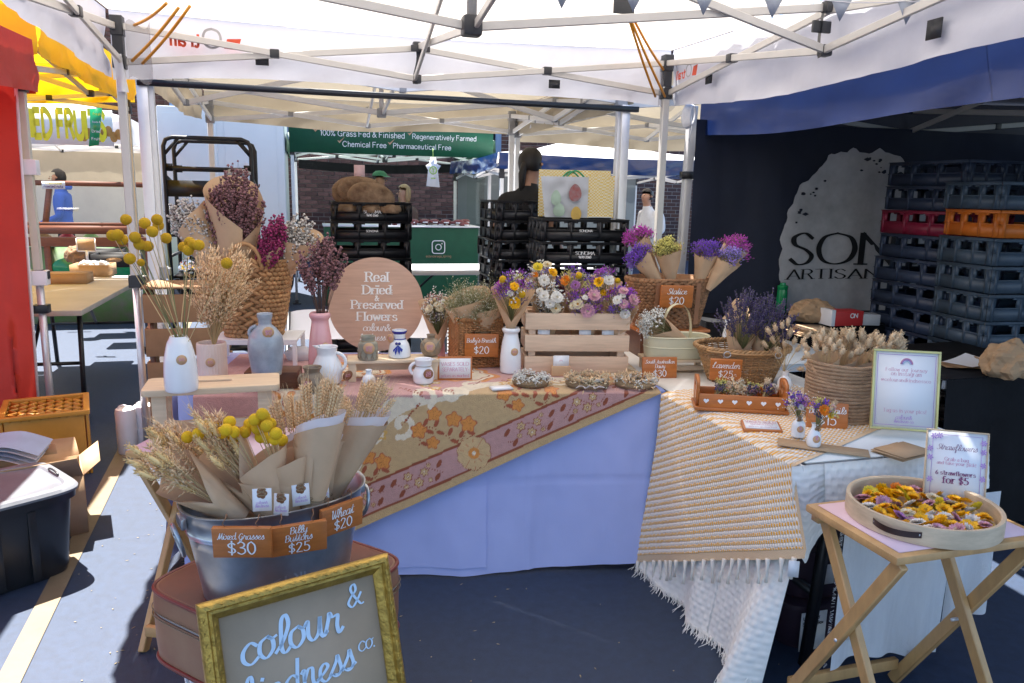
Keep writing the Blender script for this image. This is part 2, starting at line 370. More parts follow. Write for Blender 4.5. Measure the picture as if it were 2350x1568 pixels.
# ------------------------------------------------------------------ material library
mk('court', (.015, .031, .068), .62, var=.24, vs=26, bump=.25, bs=420, spec=.6)
mk('line_cream', (.20, .15, .09), .5, var=.15, bump=.2, bs=300)
mk('canvas_white', (.82, .82, .84), .6, transl=.30, tcol=(.86, .79, .70), var=.03, bump=.12, bs=25)
mk('valance_white', (.74, .74, .80), .6, transl=.12, var=.03, bump=.2, bs=14)
mk('canvas_beige', (.50, .43, .32), .65, transl=.16, var=.08, vs=3, bump=.15, bs=20)
mk('canvas_navy', (.003, .014, .075), .36, transl=.02, var=.1, coat=.12)
mk('canvas_grey_inside', (.06, .06, .075), .6, transl=.015, var=.1, bump=.2, bs=9)
mk('wall_navy', (.010, .013, .030), .7, var=.2, vs=4, bump=.3, bs=6)
mk('canvas_red', (.56, .045, .028), .5, transl=.25, var=.1, vs=4, bump=.35, bs=14)
mk('canvas_maroon', (.10, .02, .035), .5, var=.1)
mk('canvas_yellow', (.86, .54, .012), .5, transl=.42, var=.05, bump=.2, bs=12)
mk('canvas_green', (.008, .095, .045), .55, var=.12, bump=.1, transl=.05)
mk('canvas_palegreen', (.42, .50, .46), .5, transl=.4, var=.06)
mk('canvas_blue', (.006, .035, .16), .3, transl=.03, var=.1, coat=.6)
mk('canvas_greyblue', (.16, .19, .21), .6, transl=.15, var=.15, vs=2)
mk('alu', (.60, .58, .55), .42, metal=.25, var=.05)
mk('alu_bright', (.72, .72, .74), .35, metal=.5, var=.05)
mk('cream_steel', (.60, .57, .48), .45, var=.06)
mk('joint', (.028, .030, .036), .45, var=.1)
mk('black_plastic', (.012, .013, .016), .38, var=.2, bump=.05)
mk('black_cloth', (.007, .007, .009), .75, spec=.2, var=.3, bump=.4, bs=18)
mk('orange_cord', (.72, .30, .025), .45, var=.1)
mk('yellow_plastic', (.85, .55, .02), .4)
mk('white_plastic', (.80, .80, .82), .35, var=.04)
mk('white_paint', (.78, .78, .79), .4, var=.04)
mk('brick', (.16, .075, .055), .85, var=.35, vs=22, bump=.5, bs=90, rnd=.42)
mk('brick_many', (.15, .07, .055), .85, var=.35, vs=22, bump=.5, bs=90, island=.45)
mk('mortar', (.40, .36, .33), .95, var=.15)
mk('window_blue', (.30, .42, .62), .5, var=.05)
mk('dark_glass', (.03, .04, .05), .08, var=.1)
mk('fridge_white', (.74, .78, .80), .35, var=.04, vs=2)
mk('grey_trim', (.30, .31, .33), .5)
mk('ink', (.01, .01, .012), .6); mk('white_ink', (.85, .85, .85), .6, var=.02); mk('yellow_ink', (.85, .72, .03), .5)
mk('tan_ink', (.45, .27, .16), .6); mk('red_ink', (.65, .08, .03), .6); mk('grey_print', (.44, .43, .44), .8, var=.25, vs=5)
mk('lime', (.40, .60, .16), .5)
mk('concrete', (.5, .48, .44), .9, var=.1)
# brick texture for the far parts of the wall
def brick_wall_mat():
    m = bpy.data.materials.new('brick_far'); m.use_nodes = True; MATS['brick_far'] = m; N = m.node_tree.nodes; L = m.node_tree.links; b = N['Principled BSDF']
    tc = N.new('ShaderNodeTexCoord'); mp = N.new('ShaderNodeMapping'); mp.inputs['Rotation'].default_value = (PI / 2, 0, 0); L.new(tc.outputs['Object'], mp.inputs[0])
    br = N.new('ShaderNodeTexBrick'); br.inputs['Scale'].default_value = 1; br.inputs['Brick Width'].default_value = .24; br.inputs['Row Height'].default_value = .086
    br.inputs['Mortar Size'].default_value = .005; br.inputs['Color1'].default_value = (.17, .075, .055, 1); br.inputs['Color2'].default_value = (.09, .05, .055, 1); br.inputs['Mortar'].default_value = (.4, .36, .33, 1)
    L.new(mp.outputs[0], br.inputs[0]); L.new(br.outputs[0], b.inputs['Base Color']); b.inputs['Roughness'].default_value = .9
brick_wall_mat()
# ------------------------------------------------------------------ ground
g = struct(MB().sheet(lambda u, v: (-60 + 120 * u, -30 + 120 * v, 0), 8, 8).build('ground', 'court'))
GRZ = math.radians(14.8)                                    # the market is laid out on this grid
GA = Vector((math.cos(GRZ), math.sin(GRZ), 0)); GB = Vector((-math.sin(GRZ), math.cos(GRZ), 0))
def line(a, b, wd, name='court_line'):
    d = (b - a).normalized(); n = Vector((-d.y, d.x, 0)) * wd / 2
    return struct(MB().raw([a - n, b - n, b + n, a + n], [(0, 1, 2, 3)]).build(name, 'line_cream', loc=(0, 0, .004)))
a0, a1 = at(52, 1500, 0), at(265, 1075, 0); line(a0 - (a1 - a0) * .8, a1 + (a1 - a0) * 4, .075)
a0, a1 = at(40, 640, 0), at(300, 632, 0); line(a0, a1, .06)
# leaf litter and seed husks dropped on the court
R = rs(5); q = np.array([tuple(at(x, y, 0)) for x, y in zip(R.uniform(160, 640, 90), R.uniform(1150, 1568, 90))]); q2 = np.array([tuple(at(x, y, 0)) for x, y in zip(R.uniform(900, 1850, 22), R.uniform(1330, 1568, 22))])
q = np.concatenate([q, q2]); q[:, 2] = .003
mk('husk', (.5, .38, .2), .8, island=.4)
o = MB().scatter(SEED_V, SEED_F, q, np.c_[R.normal(0, 1, (len(q), 2)), np.zeros(len(q))], np.c_[R.uniform(.003, .006, len(q)), np.full(len(q), .002), R.uniform(.006, .022, len(q))]).build('leaf_litter', 'husk', stuff=True)
tag(o, 'dry husks and petals scattered on the blue court', 'litter')
# ------------------------------------------------------------------ brick building
def building():
    o0 = Vector((-3.7, 16.6, 0)); t = T('brick_building', 'dark brick building with pale blue windows behind the market stalls', 'building', o0, GRZ)
    MB().box((-4, .16, 4.5), (26, .3, 9.2)).build('wall', 'brick_far', t)
    Mi = (Matrix.Translation(o0) @ Matrix.Rotation(GRZ, 4, 'Z')).inverted()
    wins = []
    for x0, y0, x1, y1 in ((628, 250, 662, 336), (1108, 215, 1146, 368)):
        # find where the pixel rays meet the wall plane
        pts = []
        for x, y in ((x0, y0), (x1, y1)):
            d = Mi.to_3x3() @ (at(x, y, Y=10) - Vector((0, 0, CAMZ))); c = Mi @ Vector((0, 0, CAMZ)); k = -c.y / d.y; pts.append(c + d * k)
        a, b = pts; wins.append((a.x, b.x, b.z, a.z))
    def hit(x, y):
        d = Mi.to_3x3() @ (at(x, y, Y=10) - Vector((0, 0, CAMZ))); c = Mi @ Vector((0, 0, CAMZ)); k = -c.y / d.y; p = c + d * k; return p.x, p.z
    bw, bh = .24, .086; cells = {}
    for (x0, y0, x1, y1) in ((0, 0, 300, 250), (300, 180, 480, 345), (640, 325, 1010, 480), (1000, 330, 1215, 480)):
        c = [hit(x, y) for x in (x0, x1) for y in (y0, y1)]
        for r in range(int(min(p[1] for p in c) / bh), int(max(p[1] for p in c) / bh) + 1):
            for k in range(int(min(p[0] for p in c) / bw) - 1, int(max(p[0] for p in c) / bw) + 1): cells[(k, r)] = 1
    me = MB().box((0, 0, 0), (.228, .03, .075)).build('brick', 'brick', t, bevel=.004, seg=1); mesh = me.data; bpy.data.objects.remove(me)
    lst = []
    for k, r in cells:
        x, z = (k + .5 * (r % 2)) * bw + .12, r * bh + .043
        if any(a - .15 < x < b + .15 and c - .06 < z < d + .06 for a, b, c, d in wins): continue
        wpt = Mi.inverted() @ Vector((x, 0, z)); lst.append((wpt.length, x, z))
    lst.sort(); R = rs(1); rest = MB()
    for i, (_, x, z) in enumerate(lst):
        y = -.002 - R.uniform(0, .004)
        if i < 300: put('brick', mesh, 'brick', t, loc=(x, y, z))
        else: rest.box((x, y, z), (.228, .03, .075))
    rest.build('brickwork', 'brick_many', t, stuff=True)
    for a, b, c, d in wins:
        f = MB(); zz = max(d, c + 2.2)
        for xx in (a + .05, b - .05): f.box((xx, -.06, (c + zz) / 2), (.12, .1, zz - c))
        for z in (c + .05, (c + zz) / 2, zz - .05): f.box(((a + b) / 2, -.05, z), (b - a - .2, .08, .1))
        wn = f.build('window', 'window_blue', t); MB().box(((a + b) / 2, -.015, (c + zz) / 2), (b - a - .1, .02, zz - c - .1)).build('pane', 'dark_glass', wn)
        MB().box(((a + b) / 2, -.10, c - .05), (b - a + .3, .22, .09)).build('sill', 'window_blue', t)
    dx = hit(398, 230)[0]; m = MB(); m.tube([(dx, -.09, 0), (dx, -.09, 5)], .07, 10); m.build('downpipe', 'window_blue', t, True)
building()
# ------------------------------------------------------------------ gazebos
def gazebo(name, label, fl, S, canvas, frame, rz=GRZ, Zl=2.15, Zu=2.33, peak=3.1, eave=2.42, hem=2.07, leg=.042, bar=(.016, .034), center=True, sides=(0, 1, 2, 3), legs=(0, 1, 2, 3),
           joint='joint', vals=(0, 1, 2, 3), seed=0, wr=.02, inner=None, val_mat=None, Sy=None, arc=0):
    Sy = Sy or S
    t = T(name, label, 'gazebo', fl, rz, 'market gazebos'); Cn = [(0, 0), (S, 0), (S, Sy), (0, Sy)]
    for i in legs:
        x, y = Cn[i]; m = MB(); m.box((x, y, (Zu + .05 + .95) / 2), (leg, leg, Zu + .05 - .95)); lg = m.build('leg', frame, t, bevel=.003, seg=1)
        m = MB(); m.box((x, y, .50), (leg * .78, leg * .78, 1.0)); m.build('inner_leg', 'alu_bright', lg)
        m = MB(); m.box((x, y, .006), (.10, .10, .012)); m.box((x, y, 0.03), (leg, leg, .05)); m.build('foot', joint, lg)
        m = MB(); m.box((x, y, .99), (leg * 1.5, leg * 1.5, .07)); m.box((x + .035, y, .995), (.04, .04, .045)); m.build('height_lock', joint, lg, bevel=.003, seg=1)
        m = MB()
        for z, h in ((Zl, .07), (Zu, .10)): m.box((x, y, z), (leg * 1.5, leg * 1.5, h))
        m.box((x, y, (Zl + Zu) / 2), (leg * 1.25, leg * 1.25, Zu - Zl)); m.build('corner_bracket', joint, t, bevel=.004, seg=1)
    bw, bh = bar
    def link(a, b, o): 
        MB().bar((a[0] + o[0], a[1] + o[1], a[2]), (b[0] + o[0], b[1] + o[1], b[2]), bw, bh).build('truss_bar', frame, t, bevel=.003, seg=1)
    def joint_at(x, y, z, s=.05): MB().box((x, y, z), (s, s, s)).build('truss_joint', joint, t, bevel=.012)
    mids = [((Cn[i][0] + Cn[(i + 1) % 4][0]) / 2, (Cn[i][1] + Cn[(i + 1) % 4][1]) / 2) for i in range(4)]
    for i in sides:
        a, b, m = Cn[i], Cn[(i + 1) % 4], mids[i]; o = (0, .012) if i in (0, 2) else (.012, 0); on = (-o[0], -o[1])
        for e in (a, b):
            link((*e, Zl), (*m, Zu - .01), o); link((*e, Zu), (*m, Zl), on)
            MB().box(((e[0] + m[0]) / 2, (e[1] + m[1]) / 2, (Zl + Zu) / 2), (.05, .05, .045)).build('pivot', joint, t, bevel=.006)
        joint_at(*m, Zl); joint_at(*m, Zu)
    if center:
        c = (S / 2, Sy / 2)
        for i in range(4):
            if i not in sides and not center == 'all': continue
            m = mids[i]; o = (.012, 0) if i in (0, 2) else (0, .012); on = (-o[0], -o[1])
            link((*m, Zu), (*c, Zl - .01), o); link((*m, Zl), (*c, Zu + .22), on)
        joint_at(*c, Zl - .01, .075); joint_at(*c, Zu + .24, .06); MB().box((*c, (Zl + peak) / 2), (.034, .034, peak - Zl - .05)).build('center_post', frame, t)
    ov = .05; E = [(-ov, -ov), (S + ov, -ov), (S + ov, Sy + ov), (-ov, Sy + ov)]; m = MB(); pk = np.array((S / 2, Sy / 2, peak))
    for i in range(4):
        a, b = np.array((*E[i], eave)), np.array((*E[(i + 1) % 4], eave))
        def fn(u, v, a=a, b=b, i=i):
            e = a + (b - a) * u; p = e + (pk - e) * v
            p[2] -= .05 * math.sin(PI * v) + .05 * math.sin(PI * u) * (1 - v) * .6 - nz(p[0], p[1], seed + i, 3) * wr * (1 - v) * v * 3; return p
        m.sheet(fn, 16, 12)
    m.build('canopy', canvas, t, True)
    for i in vals:
        a, b = np.array((*E[i], 0.)), np.array((*E[(i + 1) % 4], 0.)); nrm = np.array(((b - a)[1], -(b - a)[0], 0)); nrm /= np.linalg.norm(nrm)
        def fv(u, v, a=a, b=b, i=i):
            p = a + (b - a) * u; sag = .05 * math.sin(PI * u) * .6
            z = eave - sag - (eave - hem) * v + .012 * math.sin(u * 9 + i * 2 + seed) * v + v * (sag + arc[i] * math.sin(PI * u) if arc else 0)
            k = wr * v * (nz(p[0] * 1.7 + v, p[1] * 1.7, seed + i * 3 + z, 2.2) + .8 * nz(p[0] * 4 + z * 5, p[1] * 4, seed, 2)) + .012 + .01 * v
            p = p + nrm * k; p[2] = z; return p
        m = MB().sheet(fv, 44, 8); m.build('valance', val_mat or canvas, t, True)
    return t
FL = Vector((-2.1, 4.25, 0)) - GB * 3.14
S0 = 3.14
ours = gazebo('white_gazebo', 'white canopy gazebo with grey scissor frame over the flower stall', FL, S0, 'canvas_white', 'alu', seed=3, wr=.04, val_mat='valance_white', arc=(0, -.05, .045, .06))
# orange bungee cords, velcro straps and patches on our gazebo (parts that move with it)
Oi = (Matrix.Translation(FL) @ Matrix.Rotation(GRZ, 4, 'Z')).inverted()
LL, RR = Vector((-2.1, 4.25, 0)), Vector((-2.1, 4.25, 0)) + GA * S0
for a, b in ((at(303, 140, Y=4.18), at(410, 18, Y=3.9)), (at(327, 146, Y=4.2), at(436, 14, Y=3.95)), (at(308, 58, Y=4.2), at(382, 8, Y=3.9)),
             (at(1504, 222, Y=4.98), at(1438, 26, Y=4.45)), (at(1526, 222, Y=4.98), at(1441, 28, Y=4.45)), (at(1522, 160, Y=5.0), at(1447, 30, Y=4.45))):
    a, b = Oi @ a, Oi @ b; p = [a.lerp(b, k / 8) - Vector((0, 0, .012 * math.sin(PI * k / 8))) for k in range(9)]
    MB().tube(p, .0075, 8).build('bungee_cord', 'orange_cord', ours, True)
for (x, y, Y, wd, hh) in ((965, 112, 4.62, .11, .035), (1885, 62, 3.55, .09, .05), (1432, 12, 4.42, .12, .09)):
    c = Oi @ at(x, y, Y=Y); MB().box(tuple(c), (wd, .015, hh)).build('reinforcing_patch', 'joint', ours, bevel=.004)
for (x, y, Y) in ((2225, 74, 3.02), (1660, 180, 4.62), (600, 135, 4.4), (1280, 190, 4.83)):
    c = Oi @ at(x, y, Y=Y); 
    if x > 1500: c.x = S0 + .035
    else: c.y = S0 + .03
    dm = (.006, .07, .07) if x > 1500 else (.07, .006, .05)
    MB().box(tuple(c), dm).build('velcro_patch', 'joint', ours)
for mx, my in ((S0 / 2, S0 - .02), (S0 - .02, S0 / 2)):
    m = MB(); m.sheet(lambda u, v: (mx + (.03 * (u - .5) + .012 * math.sin(v * 5)) * (1 if my > 2 else .2), my + .02 * math.sin(v * 3) + (.03 * (u - .5) if my < 2 else 0), 2.34 - .22 * v), 2, 10); m.build('strap', 'joint', ours, True)
for (x, y, Y) in ((318, 118, 4.15), (1535, 195, 5.0)):          # rolled plastic corner covers
    c = Oi @ at(x, y, Y=Y); m = MB(); m.sheet(lambda u, v: (c.x + .06 * math.sin(u * 2.6 - 1.3) , c.y + .05 * math.cos(u * 2.6 - 1.3) + .01 * math.sin(v * 9), c.z - .14 + .28 * v + .02 * math.sin(u * 7)), 10, 8)
    m.build('corner_cover', 'cover_grey' if 'cover_grey' in MATS else mk('cover_grey', (.30, .30, .33), .3, alpha=.45), ours, True)
# printed maker's name showing through the valance from outside, so it reads mirrored
for (x, y, i, w_) in ((460, 115, 2, .30), (1590, 180, 1, .22)):
    c = Oi @ at(x, y, Y=4.45 if i == 2 else 4.85)
    if i == 2: M_ = Matrix.Translation((c.x, S0 + .02, c.z)) @ Matrix.Scale(-1, 4, (1, 0, 0))
    else: M_ = Matrix.Translation((S0 + .02, c.y, c.z)) @ Matrix.Rotation(-PI / 2, 4, 'Z') @ Matrix.Scale(-1, 4, (1, 0, 0))
    letters('OZ', 'printed_lettering', 'grey_print', ours, (-.24 * w_, 0), w=w_ * .3, pen=2, M=M_, off=.012)
    letters('trail', 'printed_lettering', 'red_ink', ours, (.2 * w_, 0), w=w_ * .5, pen=3, M=M_, off=.012)
    MB().raw([(-w_ * .68, 0, -.005), (-w_ * .44, 0, .0), (-w_ * .5, 0, .05), (-w_ * .74, 0, .055)], [(0, 1, 2, 3)], 0, M_ @ Matrix.Translation((0, -.012, 0))).build('printed_emblem', 'red_ink', ours)
c = Oi @ at(268, 165, Y=4.2); m = MB().sheet(lambda u, v: (c.x - .02 + .05 * u + .02 * v, c.y + .015 * math.sin(u * 4 + v * 3), c.z + .09 - .19 * v), 5, 8); m.build('care_label', 'white_plastic', ours, True)
# bunting under the roof
bt = T('bunting', 'string of pale grey pennant flags hanging under the white roof', 'bunting', at(1700, -14, Y=3.0), GRZ * .4)
MB().tube([(-.9 + .12 * k, 0, .012 * math.sin(k)) for k in range(20)], .002, 5).build('string', 'white_plastic', bt)
for k in range(6):
    x = -.66 + .262 * k; MB().prism([(x - .042, 0), (x, -.08), (x + .042, 0)], .0012).build('pennant', 'flag_grey' if 'flag_grey' in MATS else mk('flag_grey', (.42, .46, .54), .7, transl=.3), bt)
# the neighbours
red = gazebo('red_gazebo', 'red gazebo with a red side wall at the left edge', Vector((-2.73, 4.4, 0)) - GA * 3 - GB * 3, 3, 'canvas_red', 'cream_steel', seed=9, sides=(2,), center=False, hem=2.0, eave=2.29, Zl=2.04, Zu=2.2, peak=2.6, wr=.03)
m = MB(); m.sheet(lambda u, v: (.05 + 2.94 * u - .05 * v * (u > .96), 2.955 + .03 * nz(u * 14, v * 5, 2) + .025 * math.sin(u * 22 + v * 3), 2.05 - 1.95 * v + .02 * math.sin(u * 5)), 90, 40); m.build('side_wall', 'canvas_red', red, True)
m = MB(); m.bar((2.992, 2.95, 2.04), (2.945, 2.95, .12), .018, .004); m.build('wall_hem', 'white_plastic', red)
for z in (1.6, .98): MB().box((3.0, 2.998, z), (.10, .07, .085)).build('wall_tie', 'white_plastic', red, bevel=.006)
MB().box((3.0, 2.998, .80), (.08, .07, .05)).build('wall_tie', 'black_plastic', red, bevel=.006)
yel = gazebo('yellow_gazebo', 'yellow gazebo glowing in the sun beside the red one', Vector((-2.78, 4.62, 0)) - GA * 2.4, 2.4, 'canvas_yellow', 'cream_steel', seed=4, sides=(1, 2, 3), Zl=2.16, Zu=2.3, eave=2.54, hem=2.22, peak=2.64, legs=(0, 2, 3), wr=.05)
frt = gazebo('white_market_gazebo', 'white gazebo over the dried fruit stall behind the yellow roof', at(318, 700, Y=9.3) * 1 - Vector((0, 0, at(318, 700, Y=9.3).z)) - GA * 3, 3, 'canvas_white', 'white_paint', seed=6, Zl=2.0, Zu=2.17, eave=2.28, hem=1.98, peak=2.9, wr=.03)
m = MB(); m.sheet(lambda u, v: (.03 + 2.95 * u, 2.98 + .02 * nz(u * 6, v * 3, 1), 2.0 - 1.8 * v), 20, 8); m.build('back_wall', 'canvas_beige', frt, True)
bei = gazebo('beige_gazebo', 'weathered beige gazebo with white frame behind the flower stall', Vector((-2.17, 4.72, 0)), 2.98, 'canvas_beige', 'white_paint', seed=8, Zl=2.15, Zu=2.31, eave=2.42, hem=2.135, peak=2.88, legs=(0, 1, 2, 3), leg=.05, joint='grey_trim', vals=(1, 2, 3), wr=.03, bar=(.02, .042))
m = MB(); m.bar((-.05, -.07, 2.10), (3.08, -.07, 2.09), .035, .035); m.build('gutter_edge', 'black_plastic', bei)
m = MB(); m.box((-.03, -.03, 1.08), (.062, .062, 2.16)); m.build('corner_post', 'alu_bright', bei, bevel=.004); m = MB(); m.box((3.0, -.03, 1.06), (.06, .06, 2.12)); m.build('corner_post', 'alu_bright', bei, bevel=.004)
bei2 = gazebo('beige_gazebo', 'second beige gazebo behind the navy stall, right of the first', Vector((-2.17, 4.72, 0)) + GA * 3.06 + GB * .06, 2.98, 'canvas_beige', 'white_paint', seed=28, Zl=2.13, Zu=2.29, eave=2.40, hem=2.06, peak=2.85, legs=(1, 2, 3), leg=.05, joint='grey_trim', vals=(2,), wr=.03, bar=(.02, .042))
gb_ = at(672, 400, Y=10.2); gb_.z = 0
grn = gazebo('green_gazebo', 'green gazebo of the meat stall with white frame', gb_, 2.62, 'canvas_palegreen', 'white_paint', seed=2, Zl=1.98, Zu=2.12, eave=2.22, hem=2.0, peak=2.8, val_mat='canvas_green', vals=(1, 3), Sy=2.6)
m = MB(); m.box((1.31, -.06, 2.23), (2.68, .012, .50)); gban = m.build('banner', 'canvas_green', grn)
for s_, x, z, wd in (('100% Grass Fed & Finished', .90, 2.235, 1.08), ('Regeneratively Farmed', 1.98, 2.235, .86), ('Chemical Free', .92, 2.105, .56), ('Pharmaceutical Free', 1.68, 2.105, .77)):
    letters(s_, 'lettering', 'white_ink', gban, (x, z - .035, -.068), w=wd, pen=1.6)
for x, z in ((.27, 2.24), (1.48, 2.24), (.57, 2.11), (1.22, 2.11)):
    MB().raw([(x, -.07, z + .035), (x + .03, -.07, z), (x + .1, -.07, z + .085), (x + .03, -.07, z + .028)], [(0, 1, 2, 3)]).build('tick_mark', 'tan_ink', gban)
m = MB(); m.sheet(lambda u, v: (.05 + 2.5 * u, 2.5, 1.98 - .14 * v - .05 * math.sin(PI * u)), 12, 2); m.build('roller_blind', 'black_cloth', grn)
m = MB(); m.sheet(lambda u, v: (2.58 - .02 * math.sin(v * 3), .05 + 2.4 * u, 1.98 - 1.2 * v), 10, 8); m.build('clear_side_wall', glass('clear_pvc', (.85, .93, .88), .08, .72), grn, True)
blu = gazebo('blue_gazebo', 'far gazebo with white roof and deep blue valance behind the shopping bag', at(1150, 480, Y=9.2) - Vector((0, 0, at(1150, 480, Y=9.2).z)), 3.0, 'canvas_white', 'white_paint', val_mat='canvas_blue', seed=12, Zl=1.72, Zu=1.86, eave=1.98, hem=1.80, peak=2.3, wr=.03)
m = MB(); m.sheet(lambda u, v: (.03 + 2.95 * u, 2.95 + .02 * nz(u * 8, v, 3), 1.85 - 1.8 * v), 20, 6); m.build('back_wall', 'canvas_greyblue', blu, True)
nav = gazebo('navy_gazebo', 'navy blue gazebo of the sourdough stall on the right', Vector((1.27, 5.15, 0)) - GB * 3, 3.0, 'canvas_grey_inside', 'cream_steel', seed=15, Zl=1.98, Zu=2.13, eave=2.22, hem=1.90, peak=2.75, val_mat='canvas_navy', wr=.009, vals=(0, 3), center='all')
m = MB().sheet(lambda u, v: (-.04 + 3.08 * u, 2.99 + .01 * math.sin(u * 20) * v, 2.23 - .04 * math.sin(PI * u) - .34 * v), 40, 4); m.build('valance', 'canvas_grey_inside', nav, True)
# ------------------------------------------------------------------ tables and cloths
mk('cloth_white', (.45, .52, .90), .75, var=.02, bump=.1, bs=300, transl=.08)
mk('blanket', (.80, .78, .74), .85, var=.05)
mk('muslin', (.80, .81, .84), .85, var=.05, transl=.15, bump=.6, bs=160, stretch=(6, 6, 1))
mk('throw_floral', (1, 1, 1), .85, vcol=True, bump=.5, bs=260, stretch=(1, 1, 1), sheen=.2)
mk('throw_mustard', (1, 1, 1), .9, vcol=True, bump=.2, bs=300)
mk('pine', (.68, .48, .33), .55, var=.16, vs=5, stretch=(1.2, 14, 14), bump=.05)
mk('pine_x', (.66, .50, .33), .55, var=.14, vs=4, stretch=(1.5, 16, 16), bump=.05)
mk('bamboo', (.52, .30, .12), .42, var=.2, vs=6, stretch=(3, 3, 1), coat=.15)
mk('pine_light', (.70, .55, .38), .5, var=.1, vs=4, stretch=(1.5, 14, 14))
mk('sign_wood', (.47, .145, .028), .42, var=.2, vs=5, stretch=(2, 14, 14), coat=.25)
mk('walnut', (.12, .045, .022), .45, var=.25, vs=5, stretch=(2, 14, 14))
mk('pink_card', (.78, .55, .60), .6, var=.03)
mk('tassel', (.76, .70, .62), .9, var=.08)
mk('table_grey', (.45, .42, .38), .6, var=.15, vs=3)
ZT = .745
# main table
C1 = Vector((.60, 3.0, 0)); RZ1 = math.radians(6.3); E1 = Vector((math.cos(RZ1), math.sin(RZ1), 0)); N1 = Vector((-math.sin(RZ1), math.cos(RZ1), 0))
def folding_table(name, label, loc, rz, x0, x1, dep, z=.74, top='white_plastic', legs=True, legm='black_plastic', ends=(1, 1)):
    t = T(name, label, 'table', loc, rz)
    MB().box(((x0 + x1) / 2, dep / 2, z - .0225), (x1 - x0, dep, .045)).build('table_top', top, t, bevel=.012)
    for k, x in enumerate((x0 + .18, x1 - .18)):
        if not ends[k]: continue
        for y in (.08, dep - .08): MB().bar((x, y, z - .045), (x + (.05 if k else -.05), y, 0), .028).build('leg', legm, t)
        MB().bar((x + (.03 if k else -.03), .08, .25), (x + (.03 if k else -.03), dep - .08, .25), .022).build('leg_brace', legm, t)
        MB().bar((x, dep / 2, .45), (x + (-.28 if k else .28), dep / 2, z - .045), .02).build('leg_strut', legm, t)
    return t
folding_table('display_table', 'long folding table hidden under a white cloth and floral throw', C1, RZ1, -1.83, 0, .74)
t1 = (Matrix.Translation(C1) @ Matrix.Rotation(RZ1, 4, 'Z'))
# white sheet on the main table
tc = T('white_tablecloth', 'plain white sheet hanging to the ground on the main table', 'tablecloth', C1, RZ1)
def front(u, v, x0=-1.86, x1=.015, z0=.742, z1=.02):
    x = x0 + (x1 - x0) * u; d = v * v * .04; z = z0 + (z1 - z0) * v
    d += v * (.014 * math.sin(x * 7 + 1) + .030 * nz(x * 2.2, z * .8, 1) + .016 * nz(x * 7, z * 2, 4)) + .003 * nz(x * 16, z * 11, 2) - .004 * math.exp(-((z - .38) / .006) ** 2) + .006 * math.exp(-((x + .52) / .012) ** 2) * v
    if u > .97: d -= (u - .97) * 1.2 * v
    return (x, -.014 - max(d, -.008), z + .014 * math.sin(x * 3.3 + 1) * v * v)
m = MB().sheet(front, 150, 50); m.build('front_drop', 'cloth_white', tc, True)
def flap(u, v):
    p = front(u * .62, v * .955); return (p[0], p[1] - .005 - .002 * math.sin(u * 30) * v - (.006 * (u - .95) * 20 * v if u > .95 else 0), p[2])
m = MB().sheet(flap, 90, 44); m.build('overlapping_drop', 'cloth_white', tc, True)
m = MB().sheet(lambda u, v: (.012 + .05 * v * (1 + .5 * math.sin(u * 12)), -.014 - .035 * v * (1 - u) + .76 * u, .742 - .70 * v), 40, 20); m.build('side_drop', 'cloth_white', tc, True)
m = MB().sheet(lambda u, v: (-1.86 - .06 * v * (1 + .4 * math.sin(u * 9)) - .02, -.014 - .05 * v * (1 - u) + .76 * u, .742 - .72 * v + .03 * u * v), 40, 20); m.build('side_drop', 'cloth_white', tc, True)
MB().box((-.92, .372, .7435), (1.88, .77, .003)).build('top_panel', 'cloth_white', tc)
